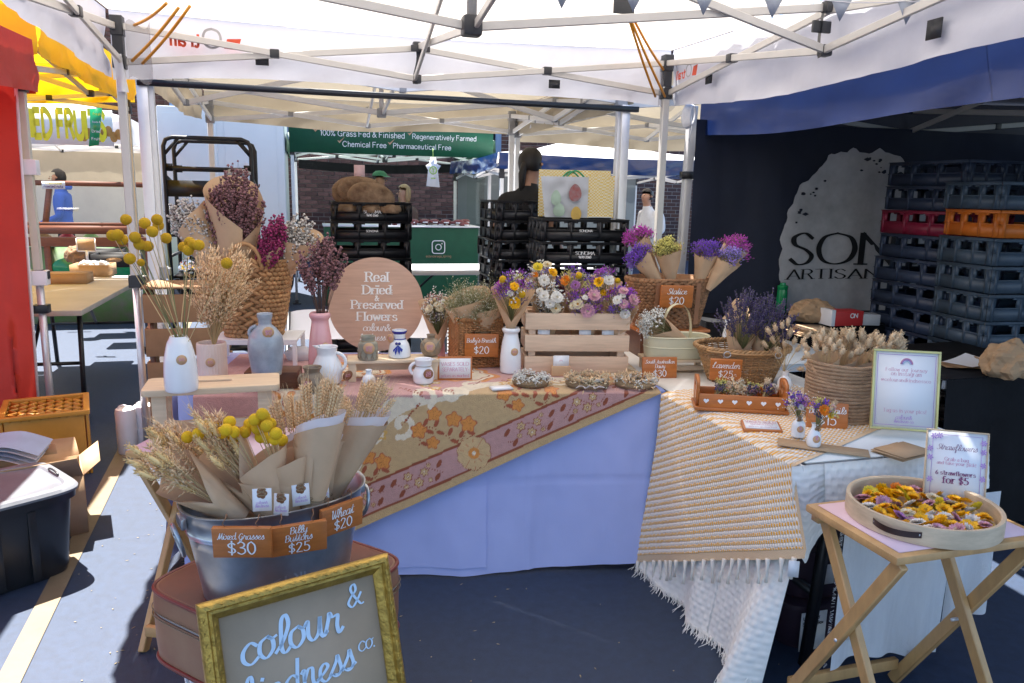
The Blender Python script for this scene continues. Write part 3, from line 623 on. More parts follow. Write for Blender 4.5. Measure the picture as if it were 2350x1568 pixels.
# floral throw ------------------------------------------------------------
def floral(S, Tt):
    """colours of the woven pattern, S along the hem, Tt inward from the hem (metres)."""
    sand, pink, brown, cream, orange, gold = [np.array(c) for c in ((.50, .34, .17), (.52, .29, .27), (.26, .062, .026), (.70, .62, .48), (.62, .24, .05), (.60, .36, .09))]
    wv = np.array([nz(a, b, 0) for a, b in zip(S[::1] * 60, Tt * 60)])
    C = np.tile(sand, (len(S), 1))
    def setc(mask, c): C[mask] = c
    def dist(cs, ct): return np.hypot(S - cs, Tt - ct)
    # inner field: pink ground above a scalloped edge, then orange and cream paisleys
    edge = .265 + .09 * np.abs(np.sin(S * 3.1 + .6)) + .03 * np.sin(S * 11)
    setc(Tt > edge, pink)
    setc((Tt > edge - .012) & (Tt < edge + .035 + .03 * np.sin(S * 17)), cream * .93)
    R = rs(3)
    for i in range(15):
        cs, ct = -1.25 + .21 * i + R.uniform(-.03, .03), .60 + .2 * (i % 3) + R.uniform(-.03, .05); r = .105 + .02 * (i % 2)
        th = np.arctan2(Tt - ct, S - cs) ; d = dist(cs, ct) / (1 + .18 * np.cos(th * 3 + i) + .08 * np.cos(th * 9))
        setc(d < r * 1.25, orange * (1.05 if i % 2 else .9)); setc(d < r * 1.06, cream); setc((d < r * .95) & (d > r * .9), brown * 1.5)
        for k in range(9):
            a = k * 2.4 + i; rr = r * (.2 + .07 * k); x, y = cs + rr * math.cos(a), ct + rr * math.sin(a); e = dist(x, y)
            setc(e < .016, orange * (.9 if k % 2 else 1.2)); setc((e > .012) & (e < .015), brown * 1.4); setc(e < .005, gold)
    for i in range(26):                                       # cream scrolls with brown sprays along the scallops
        s0 = -1.45 + .115 * i; t0 = .245 + .09 * abs(math.sin(s0 * 3.1 + .6)) + .05 * (i % 2)
        for k in range(14):
            a = k * .42 + i; rr = .05 - .0028 * k; x, y = s0 + rr * math.cos(a), t0 + rr * math.sin(a); setc(dist(x, y) < .0125, cream)
        for k in range(10):
            x, y = s0 + .012 * k * math.cos(i * 1.7) + .004 * math.sin(k), t0 + .011 * k * abs(math.sin(i * 1.7)); setc(dist(x, y) < .0035, brown); 
            if k % 2: setc(dist(x + .008, y + .006) < .0052, brown * 1.2)
    for i in range(12):                                       # gold ring flowers
        x, y = -1.3 + .25 * i + .05 * math.sin(i * 5), .40 + .05 * math.cos(i * 3)
        for dx, dy in ((0, 0), (.055, .03), (.02, -.05)):
            d = dist(x + dx, y + dy); th = np.arctan2(Tt - y - dy, S - x - dx); r = .022 * (1 + .2 * np.cos(5 * th)); setc(d < r, gold); setc(d < r * .55, cream); setc(d < .004, gold)
    for i in range(9):                                        # poppies on leafy stems
        s0 = -1.32 + .36 * i
        for k in range(22):
            x = s0 + .009 * k; y = .205 + .05 * math.sin(k * .28); setc(dist(x, y) < .003, brown)
            if k % 4 == 1:
                for sg in (-1, 1):
                    lx, ly = x + .012, y + sg * .020; d = np.hypot((S - lx) * .8 + (Tt - ly) * .5 * sg, (Tt - ly) * .9 - (S - lx) * .5 * sg); setc(np.hypot(((S - lx) * .75 + (Tt - ly) * .66 * sg) / 2.1, (Tt - ly) * .75 - (S - lx) * .66 * sg) < .008, brown * 1.25)
        for dx, dy, r in ((.02, .255, .030), (.10, .29, .027), (.16, .24, .029), (.05, .19, .024), (.205, .20, .030)):
            x, y = s0 + dx, dy; th = np.arctan2(Tt - y, S - x); d = dist(x, y) / (1 + .16 * np.cos(th * 5 + i)); setc(d < r, orange); setc((d < r) & (d > r * .88), brown * 1.6); setc((d < r * .8) & (np.abs(np.sin(th * 4)) < .18), orange * .6)
    # border
    b0, b1 = .034, .140
    setc((Tt > b0) & (Tt < b1), pink * .92); setc((Tt > b0 - .005) & (Tt < b0 + .004), brown); setc((Tt > b1 - .004) & (Tt < b1 + .006), brown); setc(Tt < b0 - .006, sand * 1.02)
    for i in range(13):
        s0 = -1.5 + .24 * i; mid = (b0 + b1) / 2
        if i % 5 == 3:
            th = np.arctan2(Tt - mid, S - s0); d = dist(s0, mid) / (1 + .10 * np.abs(np.cos(th * 5)))
            setc(d < .063, brown); setc(d < .061, sand * 1.12); setc((d < .058) & (np.abs(np.sin(th * 5)) < .07), brown * 1.8); setc(d < .021, orange); setc(d < .007, cream); continue
        for k in range(26):
            x = s0 - .10 + .0080 * k; y = mid + .022 * math.sin(k * .33 + i); setc(dist(x, y) < .0024, brown)
        for dx, dy in ((-.09, .02), (.075, -.026), (.10, .018), (-.075, -.03)):
            lx, ly = s0 + dx, mid + dy; setc(np.hypot(((S - lx) * .8 + (Tt - ly) * .6) / 2.3, (Tt - ly) * .8 - (S - lx) * .6) < .008, brown)
        for dx, dy, r in ((-.03, .02, .017), (.0, -.018, .018), (.035, .012, .016), (.045, -.026, .009), (-.05, -.012, .010), (.06, .03, .009)):
            x, y = s0 + dx, mid + dy; th = np.arctan2(Tt - y, S - x); d = dist(x, y) / (1 + .2 * np.cos(th * 6))
            setc(d < r, brown); setc(d < r * .8, sand * 1.1); setc(d < r * .3, brown); setc(d < r * .18, cream)
    return C * (1 + .10 * wv[:, None])
def floral_throw():
    a = math.radians(23.5); ca, sa = math.cos(a), math.sin(a); nu, nv = 680, 320; xs = np.linspace(-1.80, -.005, nu + 1); V = np.zeros((nv + 1, nu + 1, 3)); SS = np.zeros((nv + 1, nu + 1)); TT = SS.copy()
    for i, x in enumerate(xs):
        q0 = max((x - .0) * math.tan(a) + .0, -.70); q1 = .70
        q0 = min(q0, -.002)
        v = np.linspace(0, 1, nv + 1) ** .92; q = q0 + (q1 - q0) * v
        hang = np.clip(-q, 0, None); hv = hang / .72
        d = .034 + hv * hv * .06 + hv * (.012 * np.sin(x * 7 + 1) + .045) + .004 * np.array([nz(x * 9, k * 6, 7) for k in q])
        top = q >= 0; R_ = .018
        V[:, i, 0] = x; V[:, i, 1] = np.where(top, np.maximum(q, 0) - .03 * np.exp(-np.maximum(q, 0) / .012), -d)
        V[:, i, 2] = np.where(top, .7505 - .006 * np.exp(-np.maximum(q, 0) / .01), .7445 - hang)
        SS[:, i] = x * ca + q * sa; TT[:, i] = -x * sa + q * ca
    TT = TT - TT.min(axis=0, keepdims=True) * 0
    C = floral(SS.ravel(), TT.ravel())
    mb = MB(); F = np.array([(j * (nu + 1) + i, j * (nu + 1) + i + 1, (j + 1) * (nu + 1) + i + 1, (j + 1) * (nu + 1) + i) for j in range(nv) for i in range(nu)])
    mb.raw(V.reshape(-1, 3), F); o = mb.build('floral_throw', 'throw_floral', None, True, cols=C); o.location = C1; o.rotation_euler.z = RZ1
    tag(o, 'sand and pink floral throw laid diagonally over the main table', 'throw')
floral_throw()
# side table (turned towards the camera) and the small table behind it -------
A2 = at(1850, 1060, .75); A2.z = 0; RZ2 = math.radians(16.5); V2 = Vector((math.cos(RZ2), math.sin(RZ2), 0)); U2 = Vector((-math.sin(RZ2), math.cos(RZ2), 0))
def t2p(p, q, z): return A2 + U2 * p + V2 * q + Vector((0, 0, z))
st = folding_table('side_table', 'folding side table with dark legs under the white blanket', A2 + V2 * .012 + U2 * .012, RZ2, 0, .66, 1.16, legs=False)
folding_table('back_table', 'small table behind the side table carrying the statice basket', A2 + U2 * 1.24 + V2 * .03, RZ2, 0, 1.15, .62)
# white woven blanket
def waffle(mb_fn, nu, nv, cell, amp, name, parent, eu, ev):
    V = []; 
    for j in range(nv + 1):
        for i in range(nu + 1):
            u, v = i / nu, j / nv; p = Vector(mb_fn(u, v)); n = (Vector(mb_fn(u + 1e-3, v)) - p).cross(Vector(mb_fn(u, v + 1e-3)) - p)
            if n.length > 0: n.normalize()
            a, b = u * eu / cell, v * ev / cell; k = ((int(a) + int(b)) % 2) * 2 - 1
            h = abs(math.sin(a * PI)) ** .6 * abs(math.sin(b * PI)) ** .6 * amp * (1 if k > 0 else .45); V.append(p + n * h)
    F = np.array([(j * (nu + 1) + i, j * (nu + 1) + i + 1, (j + 1) * (nu + 1) + i + 1, (j + 1) * (nu + 1) + i) for j in range(nv) for i in range(nu)])
    m = MB(); m.raw([tuple(v) for v in V], F); return m.build(name, 'blanket', parent, True)
bk = T('woven_blanket', 'white basket-weave blanket with fringed edge over the side table', 'blanket')
m = MB(); m.box((.60, .92, .7465), (1.22, 1.86, .003), Matrix.Translation(A2) @ Matrix.Rotation(RZ2, 4, 'Z')); 
# top pieces: the near table narrower than the back one
m = MB(); Mx = Matrix.Translation(A2) @ Matrix.Rotation(RZ2, 4, 'Z')
m.box((.343, .593, .7465), (.69, 1.19, .004), Mx); m.build('top_panel', 'blanket', bk)
m = MB(); m.box((.595, 1.535, .7468), (1.17, .68, .004), Mx); m.build('back_panel', 'blanket', bk)
def sidedrop(u, v):
    p = -.02 + .86 * u; fold = math.sin(p * 17 + v * 1.5) * .5 + math.sin(p * 31 + 1) * .25
    L = .735 if p > .12 else .735 - (.12 - p) * .4
    q = .02 + v * (.045 + .035 * fold) + .03 * v * v; return tuple(t2p(p + .04 * v * (p < .3) + .02 * math.sin(p * 9) * v, -q, .7465 - L * v))
waffle(sidedrop, 190, 150, .022, .004, 'side_drop', bk, .9, .75)
def tail(u, v):                                             # the long corner that trails to the ground
    p = -.03 + .20 * u - .03 * v; q = .03 + .15 * v * (.5 + .5 * math.sin(u * 3)) + .04 * math.sin(u * 6) * v
    return tuple(t2p(p + .04 * v, -q, .47 - .46 * v))
waffle(tail, 60, 100, .022, .004, 'corner_drop', bk, .25, .48)
def nearflap(u, v):
    p = -.018 - .02 * v; q = -.012 - .05 * (1 - u) * (1 - .3 * v); L = .30 * (1 - .55 * abs(u - .35)); return tuple(t2p(p - .01 * math.sin(u * 6) * v, q + .0 * u + .09 * u * 1, .7465 - L * v))
waffle(nearflap, 24, 60, .022, .004, 'corner_flap', bk, .1, .3)
def enddrop(u, v):
    q = .05 + .62 * u; return tuple(t2p(-.018 - .02 * v - .008 * math.sin(q * 14) * v, q, .7465 - (.13 + .02 * math.sin(q * 5)) * v))
waffle(enddrop, 120, 28, .022, .004, 'end_drop', bk, .64, .14)
R = rs(8); fr = MB()
for k in range(210):                                        # fringe along the lower hem
    u = k / 209; p = Vector(sidedrop(u, 1)); d = Vector((R.normal(0, .01), R.normal(-.012, .008), 0)); 
    fr.tube([p + Vector((0, 0, .012)), p + d * .6 + Vector((0, 0, -.004)), p + d * 1.6 + Vector((-.006, -.01, -.009 + .004 * R.random()))], [.0022, .0018, .0010], 4)
for k in range(50):
    p = Vector(tail(k / 49, 1)); fr.tube([p + Vector((0, 0, .02)), p + Vector((R.normal(0, .01), -.012, -.002)), p + Vector((R.normal(0, .014), -.034 - .01 * R.random(), .002 * R.random()))], [.0022, .0018, .001], 4)
fr.build('fringe', 'blanket', bk, True, stuff=True)
# mustard throw on the side table
def mustard_throw():
    nu, nv = 400, 440; ps = np.linspace(-.105, .84, nu + 1); V = np.zeros((nv + 1, nu + 1, 3)); C = np.zeros((nv + 1, nu + 1, 3))
    white, must, hem = np.array((.84, .76, .68)), np.array((.72, .36, .03)), np.array((.62, .46, .30))
    for i, p in enumerate(ps):
        ql = -.235 - .498 * (p + .117); qu = min(2.06 * p + .004, .56); qu = max(qu, ql + .002)
        q = np.linspace(ql, qu, nv + 1); s = (p + .117) * .895 - (q + .235) * .446; t = (p + .117) * .446 + (q + .235) * .895
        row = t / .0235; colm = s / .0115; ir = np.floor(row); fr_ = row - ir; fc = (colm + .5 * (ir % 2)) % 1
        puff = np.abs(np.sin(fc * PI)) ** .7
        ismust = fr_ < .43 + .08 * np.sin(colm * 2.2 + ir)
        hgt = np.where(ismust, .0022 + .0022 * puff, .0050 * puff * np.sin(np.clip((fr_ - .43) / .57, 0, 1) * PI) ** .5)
        c = np.where(ismust[:, None], must * (.75 + .35 * puff[:, None]), white * (.55 + .5 * (puff[:, None])))  # shading put into the colour: darker in the dips between puffs
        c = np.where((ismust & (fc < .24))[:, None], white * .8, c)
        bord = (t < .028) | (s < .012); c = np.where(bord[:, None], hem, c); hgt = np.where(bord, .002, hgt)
        hang = np.clip(-q, 0, None); top = q >= 0; fold = (.010 * np.sin(p * 13 + hang * 3) + .008 * nz(p * 5, 2, 1)) * np.minimum(hang / .2, 1) + .055 * hang / .7
        bx = np.where(top, 0.75 + .001 + hgt - .010 * np.exp(-np.maximum(q, 0) / .01), .741 - hang)
        out = np.where(top, q - .034 * np.exp(-np.maximum(q, 0) / .014), -(.040 + fold + .02 * hang + hgt))
        for j in range(nv + 1): V[j, i] = tuple(t2p(p, out[j], bx[j]))
        C[:, i] = c
    F = np.array([(j * (nu + 1) + i, j * (nu + 1) + i + 1, (j + 1) * (nu + 1) + i + 1, (j + 1) * (nu + 1) + i) for j in range(nv) for i in range(nu)])
    t = T('mustard_throw', 'mustard and white textured throw with tassels on the side table', 'throw')
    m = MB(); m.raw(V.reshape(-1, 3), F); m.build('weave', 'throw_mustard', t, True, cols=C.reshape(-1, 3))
    R = rs(4)
    for k in range(19):
        i = int((k + .5 + R.uniform(-.2, .2)) / 19 * nu); b = Vector(V[0, min(i, nu)]); sw = Vector((R.normal(0, .006), R.normal(0, .006), 0)); o = Vector((-.004, -.006, 0)); l = .062 + R.uniform(0, .02)
        m = MB(); m.tube([b + o + Vector((0, 0, .006)), b + o + sw * .5 + Vector((0, 0, -l * .45)), b + o + sw * .8 + Vector((0, 0, -l * .62)), b + o + sw + Vector((0, 0, -l * .74)), b + o + sw + Vector((0, 0, -l))], [.0085, .0035, .0070, .0045, .0065], 7)
        m.build('tassel', 'tassel', t, True)
    MB().box((0, 0, 0), (.002, .03, .05)).build('care_label', 'white_plastic', t).matrix_local = Matrix.Translation(t2p(-.085, -.075, .46)) @ Matrix.Rotation(RZ2 + PI / 2 - .5, 4, 'Z')
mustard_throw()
# muslin cloth hanging in front of the side table
mu = T('muslin_cloth', 'thin white muslin cloth with frayed edge hanging behind the tray table', 'cloth')
m = MB().sheet(lambda u, v: tuple(t2p(-.075 - .012 * v - .010 * math.sin(u * 17 + v) * (.4 + v), .10 + .42 * u - .02 * v, .615 - (.50 - .02 * math.sin(u * 5)) * v)), 80, 50); m.build('front_panel', 'muslin', mu, True)
m = MB().sheet(lambda u, v: tuple(t2p(-.055 - .02 * math.sin(u * 9) * v, .53 + .17 * u, .615 - (.44 - .03 * u) * v)), 30, 40); m.build('side_panel', 'muslin', mu, True)
fr = MB(); R = rs(6)
for k in range(120):
    z = .12 + .49 * R.random(); p = t2p(-.08, .10 - .02 * (1 - z), z); fr.tube([p, p + V2 * -.012 + Vector((0, 0, R.normal(0, .006)))], [.0012, .0006], 3)
fr.build('frayed_edge', 'muslin', mu, stuff=True)
# storage boxes under the side table
mk('storage_purple', (.035, .02, .035), .5, var=.15); mk('paper_label', (.75, .74, .74), .6)
ub = T('underbed_storage_box', 'dark purple underbed storage box on the ground under the side table', 'storage box', t2p(.12, .10, 0), RZ2)
MB().loft([(0, .26, .20), (.02, .27, .21), (.155, .285, .225)], 40, 6, (1, 1), Matrix.Translation((.30, .25, 0))).build('body', 'storage_purple', ub, True, auto=40)
MB().loft([(.157, .292, .232), (.175, .292, .232), (.18, .28, .22)], 40, 6, (1, 1), Matrix.Translation((.30, .25, 0))).build('lid', 'storage_purple', ub, True, auto=40)
lb = MB().box((.10, .016, .09), (.10, .002, .14)); lbo = lb.build('label', 'paper_label', ub)
letters('Underbed', 'lettering', 'ink', lbo, (.088, .135, .0145), w=.062, pen=3); letters('Storage Box', 'lettering', 'ink', lbo, (.096, .115, .0145), w=.080, pen=3)
ub2 = T('storage_box', 'dark storage box stacked on the underbed storage box', 'storage box', t2p(.12, .10, .182), RZ2)
MB().loft([(0, .25, .20), (.02, .26, .21), (.16, .27, .215), (.162, .285, .23), (.185, .285, .23)], 40, 6, (1, 1), Matrix.Translation((.30, .25, 0))).build('body', 'storage_purple', ub2, True, auto=40)
MB().box((.15, .03, .10), (.05, .002, .07)).build('label', 'paper_label', ub2)
# bamboo tray tables -------------------------------------------------------
def tray_table(label, loc, rz, w, d, z, paper=True, xt=(.0, .0)):
    t = T('tray_table', label, 'folding table', loc, rz, 'folding tray tables'); tp = MB()
    n = 5
    fr_ = MB().box((0, 0, z - .011), (w, d, .022)).build('table_top', 'bamboo', t, bevel=.006)
    for s in (-1, 1):
        x = s * (w / 2 - .03)
        MB().bar((x, -d / 2 + .015, z - .025), (x, d / 2 + .06, .0), .022, .036).build('leg', 'bamboo', t, bevel=.003, seg=1)
        x2 = s * (w / 2 - .054); MB().bar((x2, d / 2 - .015, z - .025), (x2, -d / 2 - .06, .0), .022, .036).build('leg', 'bamboo', t, bevel=.003, seg=1)
        MB().tube([(x + s * .014, .02, z * .5), (x2 - s * .01, .02, z * .5)], .005, 8).build('bolt', 'alu_bright', t)
    MB().bar((-w / 2 + .04, d / 2 + .045, .07), (w / 2 - .04, d / 2 + .045, .07), .02, .035).build('stretcher', 'bamboo', t, bevel=.003)
    MB().bar((-w / 2 + .06, -d / 2 - .045, .07), (w / 2 - .06, -d / 2 - .045, .07), .02, .035).build('stretcher', 'bamboo', t, bevel=.003)
    MB().box((0, d / 2 - .02, z - .035), (w - .04, .03, .025)).build('rail', 'bamboo', t)
    return t
ZR = .67
a = at(1872, 1152, ZR); b = at(2052, 1277, ZR); c = at(2350, 1232, ZR)
TRZ = math.radians(17); tr_c = b + Vector((math.cos(TRZ), math.sin(TRZ), 0)) * .24 + Vector((-math.sin(TRZ), math.cos(TRZ), 0)) * .16
# fold so that the X of the legs shows on the side facing left
trt = tray_table('bamboo tray table carrying the round tray of strawflowers', (tr_c.x, tr_c.y, 0), TRZ, .48, .34, ZR)
pk = MB().box((0, 0, ZR + .0015), (.43, .30, .002)).build('pink_sheet', 'pink_card', None); pk.location = (tr_c.x, tr_c.y, 0); pk.rotation_euler.z = TRZ; pk['category'] = 'paper'; pk['label'] = 'pale pink sheet lying under the round strawflower tray'
bl = at(292, 1042, ZR); lt = Vector((bl.x + .24, bl.y + .16, 0)); LTRZ = math.radians(-8)
ltt = tray_table('bamboo tray table under the pine step stool, left of the metal tub', (lt.x, lt.y, 0), LTRZ, .48, .34, ZR)
pk2 = MB().box((0, 0, ZR + .0015), (.47, .33, .002)).build('pink_sheet', 'pink_card', None); pk2.location = (lt.x, lt.y, 0); pk2.rotation_euler.z = LTRZ; tag(pk2, 'pink sheet under the pine step stool, its corner bare', 'paper')
# ------------------------------------------------------------------ goods on the tables
mk('ceramic_white', (.78, .80, .83), .14, var=.03, coat=.4)
mk('ceramic_blush', (.74, .60, .52), .4, var=.04)
mk('ceramic_pink', (.70, .36, .38), .25, var=.08, coat=.3)
mk('stoneware_blue', (.30, .34, .40), .3, var=.25, vs=14, coat=.3)
mk('stoneware_clay', (.42, .38, .33), .45, var=.2, vs=18)
mk('stoneware_green', (.27, .26, .20), .4, var=.3, vs=20, coat=.2)
mk('stoneware_brown', (.24, .18, .12), .4, var=.35, vs=20, coat=.2)
mk('cobalt', (.02, .025, .24), .25, var=.2, coat=.3)
mk('kraft', (.62, .42, .26), .75, var=.1, vs=6, bump=.4, bs=13, transl=.12)
mk('kraft_card', (.40, .27, .16), .8, var=.08)
mk('kraft_tag', (.58, .36, .20), .75, var=.06)
mk('brown_tag', (.27, .13, .065), .8, var=.1)
mk('twine', (.30, .21, .12), .9, var=.2)
mk('tissue', (.78, .76, .80), .7, transl=.35, var=.02)
mk('straw_weave', (.42, .23, .10), .75, var=.25, vs=30, island=.25)
mk('hyacinth', (.30, .15, .07), .75, var=.3, vs=30, island=.3)
mk('wicker', (.42, .19, .07), .55, var=.25, vs=30, island=.22)
mk('willow', (.40, .22, .09), .5, var=.2, vs=30, island=.25)
mk('rope', (.40, .26, .16), .85, var=.2, vs=40, island=.18, bump=.6, bs=200)
mk('leather', (.30, .14, .07), .5, var=.15); mk('leather_dark', (.035, .015, .012), .4, var=.2)
mk('cream_metal', (.62, .58, .40), .35, var=.05)
mk('zinc', (.42, .45, .48), .34, metal=.9, var=.18, vs=14, bump=.05, bs=10)
mk('gold_frame', (.42, .27, .06), .38, metal=.75, var=.35, vs=30, bump=.4, bs=80)
mk('brass_frame', (.55, .50, .22), .35, metal=.5)
mk('taupe_board', (.38, .29, .20), .7, var=.08); mk('sky_letter', (.52, .66, .80), .6)
mk('vinyl_brown', (.15, .042, .022), .42, var=.3, vs=5); mk('vinyl_tan', (.44, .26, .15), .5, var=.3, vs=4, col2=(.22, .08, .045)); mk('piping_red', (.17, .03, .022), .35)
mk('zip', (.5, .5, .52), .4, metal=.6)
mk('paper', (.80, .80, .82), .6, var=.02); mk('print_pink', (.55, .12, .28), .6); mk('print_rose', (.62, .30, .42), .6); mk('print_purple', (.20, .04, .14), .6); mk('print_lilac', (.48, .28, .62), .6)
mk('tray_wood', (.55, .42, .28), .5, var=.2, vs=4, stretch=(3, 3, 14))
mk('round_wood', (.52, .33, .24), .5, var=.14, vs=5, stretch=(1.2, 6, 12))
mk('heart_white', (.85, .85, .87), .5)
def stand(x, yb, yt, Z, r=0):
    v = at(x, yb, Z); d = Vector((v.x, v.y, 0)).normalized(); v = v + d * r; return v, at(x, yt, Y=v.y).z - Z
def lid_tag(parent, c, r, m='kraft_tag', rz=0, txt=('$15',), tilt=0, hole=True):
    """round price tag, facing the camera, at local c."""
    o = MB().lathe([(0, 0), (r, 0), (r, .0012), (0, .0012)], 24, Matrix.Rotation(PI / 2, 4, 'X')).build('price_tag', m, parent)
    o.location = c; o.rotation_euler = (tilt, 0, rz)
    for k, s_ in enumerate(txt): letters(s_, 'lettering', 'print_rose', o, (0, (len(txt) / 2 - k - 1) * r * .62 + r * .12), w=min(r * 1.15, r * .32 * len(s_)), pen=2, off=.0022)
    return o
def vase(name, label, x, yb, yt, Z, R, prof, m, n=36, flute=0, nf=0, sticker=None, txt=('$15',), group='vases for sale', inner=.88, stm='kraft_tag'):
    """prof: (radius fraction, height fraction) outside profile from foot to lip."""
    v, h = stand(x, yb, yt, Z, R * prof[1][0]); t = T(name, label, 'vase', v, 0, group)
    pts = np.array([(a * R, b * h) for a, b in prof]); 
    t_ = np.linspace(0, len(prof) - 1, 5 * len(prof)); sm = np.c_[np.interp(t_, range(len(prof)), pts[:, 0]), np.interp(t_, range(len(prof)), pts[:, 1])]
    k = np.array([.25, .5, .25]); s2 = sm.copy()
    for _ in range(3): s2[2:-1] = s2[1:-2] * .25 + s2[2:-1] * .5 + s2[3:] * .25
    lip = s2[-1]; ins = [(lip[0] * .97, lip[1] + .001), (lip[0] * inner, lip[1] - .004), (min(lip[0], s2[-6][0]) * .86, lip[1] - .03), (min(lip[0], s2[-6][0]) * .8, lip[1] - .06)]
    MB().lathe(list(s2) + ins, n, flute=flute, nf=nf).build('body', m, t, True)
    if sticker:
        sx, sz, sr = sticker; rad = np.interp(sz * h, s2[:, 1], s2[:, 0]); th = math.asin(max(-.9, min(.9, sx * R / rad)))
        lid_tag(t, (rad * math.sin(th), -rad * math.cos(th) - .001, sz * h), sr, stm, th, txt)
    t['h'] = h; return t, v, h
# step stool and the vases at the left ------------------------------------
sz = math.radians(17); stl = T('step_stool', 'pale pine step stool with a hand slot holding the white vase', 'stool', (-1.012, 2.535, ZR + .003), sz)
def slot_top():
    w, d, r, th = .43, .185, .02, .022; out = []
    for cx, cy, a0 in ((w / 2 - r, d / 2 - r, 0), (-w / 2 + r, d / 2 - r, 90), (-w / 2 + r, -d / 2 + r, 180), (w / 2 - r, -d / 2 + r, 270)):
        for k in range(6): a = math.radians(a0 + k * 18); out.append((cx + r * math.cos(a), cy + r * math.sin(a)))
    inn = []
    for k in range(24):
        a = 2 * PI * (k + .5) / 24; inn.append((.045 * (1 if math.cos(a) > 0 else -1) + .014 * math.cos(a), .014 * math.sin(a) + .01))
    n = 24; v = []
    for z in (.168, .19): v += [(x, y, z) for x, y in out] + [(x, y, z) for x, y in inn]
    f = []
    for i in range(n):
        j = (i + 1) % n; f += [(48 + i, 48 + j, 72 + j, 72 + i), (j, i, 24 + i, 24 + j), (i, j, 48 + j, 48 + i), (24 + j, 24 + i, 72 + i, 72 + j)]
    return MB().raw(v, f)
slot_top().build('seat', 'pine_x', stl, bevel=.004)
for s in (-1, 1):
    for y in (-.055, .055): MB().box((s * .165, y, .094), (.045, .028, .148)).build('leg', 'pine_x', stl, bevel=.003)
    MB().box((s * .165, 0, .012), (.05, .16, .024)).build('foot_rail', 'pine_x', stl, bevel=.003)
    MB().box((s * .165, 0, .152), (.04, .14, .03)).build('top_rail', 'pine_x', stl, bevel=.003)
MB().box((0, .0, .04), (.29, .02, .035)).build('stretcher', 'pine_x', stl, bevel=.003)
vase('white_vase', 'tall white ceramic vase holding yellow billy buttons on the step stool', 418, 905, 772, ZR + .193, .052, [(0, 0), (.92, 0), (.99, .06), (1, .3), (.93, .6), (.72, .88), (.55, .97), (.52, 1)], 'ceramic_white', sticker=(.45, .62, .016))
vase('ribbed_vase', 'ribbed blush cylinder vase holding dried oats', 490, 880, 786, ZT + .006, .056, [(0, 0), (.98, 0), (1, .03), (1, .5), (1, .97), (.97, 1)], 'ceramic_blush', 120, .018, 30, sticker=(.25, .55, .018), inner=.92)
bx = at(622, 893, ZT + .006); wb = MB().box((0, .06, .033), (.20, .12, .066)).build('wooden_block', 'walnut', None, bevel=.004); wb.location = bx; wb.rotation_euler.z = RZ1; tag(wb, 'dark brown wooden block under the blue grey jug', 'block')
jug, jv, jh = vase('stoneware_jug', 'blue grey stoneware jug with a small neck and loop handle', 613, 866, 720, ZT + .073, .066, [(0, 0), (.75, 0), (.86, .08), (.98, .35), (1, .5), (.92, .64), (.62, .76), (.36, .82), (.33, .88), (.42, .95), (.44, 1)], 'stoneware_blue')
MB().lathe([(.054, .001), (.0568, .03), (.0600, .045 + .0)], 36).build('unglazed_foot', 'stoneware_clay', jug, True)
MB().tube([(-.026 - .03 * math.sin(a), -.012, jh * .80 - .026 + .026 * math.cos(a)) for a in np.linspace(.1, 2.9, 12)], .0075, 8).build('handle', 'stoneware_blue', jug, True)
lid_tag(jug, (.028, -.052, jh * .74), .021, rz=.4, txt=('vase', '$40'), tilt=.15)
bj, bv, bh_ = vase('brown_jug', 'small brown stoneware pitcher with curled handle, at the front left', 718, 902, 842, ZT + .006, .046, [(0, 0), (.62, 0), (.9, .2), (1, .4), (.85, .62), (.62, .76), (.62, .84), (.80, 1)], 'stoneware_brown')
MB().tube([(-.030 - .020 * math.sin(a), -.006, bh_ * .70 - .022 + .022 * math.cos(a)) for a in np.linspace(-.2, 3.2, 12)], .006, 8).build('handle', 'stoneware_brown', bj, True); lid_tag(bj, (-.01, -.046, bh_ * .42), .022, 'brown_tag', -.1, ('vase', '$15'))
def spout(t, R, h, m, side, hr=1):
    """pour spout towards -side and loop handle on side."""
    sp = MB(); sp.sheet(lambda u, v: (-side * (R * .50 + .028 * v * (1 - (2 * u - 1) ** 2)), (2 * u - 1) * R * .42 * (1 - .5 * v), h * (.86 + .15 * v)), 8, 5); sp.build('spout', m, t, True)
    MB().tube([(side * (R * .62 + R * .62 * math.sin(a) * hr), 0, h * .58 + h * .25 * math.cos(a)) for a in np.linspace(-.15, 3.15, 16)], .0068, 10).build('handle', m, t, True)
pj, pv, ph = vase('white_pitcher', 'white ceramic pitcher with a round brown tag on its handle', 752, 886, 795, ZT + .006, .060, [(0, 0), (.80, 0), (.90, .05), (1, .3), (.95, .5), (.74, .68), (.62, .78), (.66, .92), (.72, 1)], 'ceramic_white'); spout(pj, .060, ph, 'ceramic_white', 1)
lid_tag(pj, (.086, -.025, ph * .26), .022, 'brown_tag', .75, ('$25',), .3)
cj, cv, ch = vase('white_creamer', 'small white creamer jug with twine and a brown tag', 972, 884, 824, ZT + .006, .044, [(0, 0), (.80, 0), (.92, .08), (1, .32), (.92, .52), (.74, .68), (.74, .85), (.86, 1)], 'ceramic_white'); spout(cj, -.044, ch, 'ceramic_white', -1) if False else spout(cj, .044, ch, 'ceramic_white', -1)
lid_tag(cj, (.024, -.042, ch * .48), .020, 'brown_tag', .3, ('jug', '$15')); MB().tube([(.034 * math.cos(a), .034 * math.sin(a), ch * .74) for a in np.linspace(0, 6.28, 20)], .0012, 5).build('twine', 'twine', cj)
vase('small_white_bottle', 'tiny white ceramic bottle vase standing alone on the throw', 847, 899, 849, ZT + .006, .026, [(0, 0), (.95, 0), (1, .1), (1, .55), (.85, .68), (.45, .78), (.42, .92), (.5, 1)], 'ceramic_white', sticker=(.3, .40, .011), txt=('$8',))
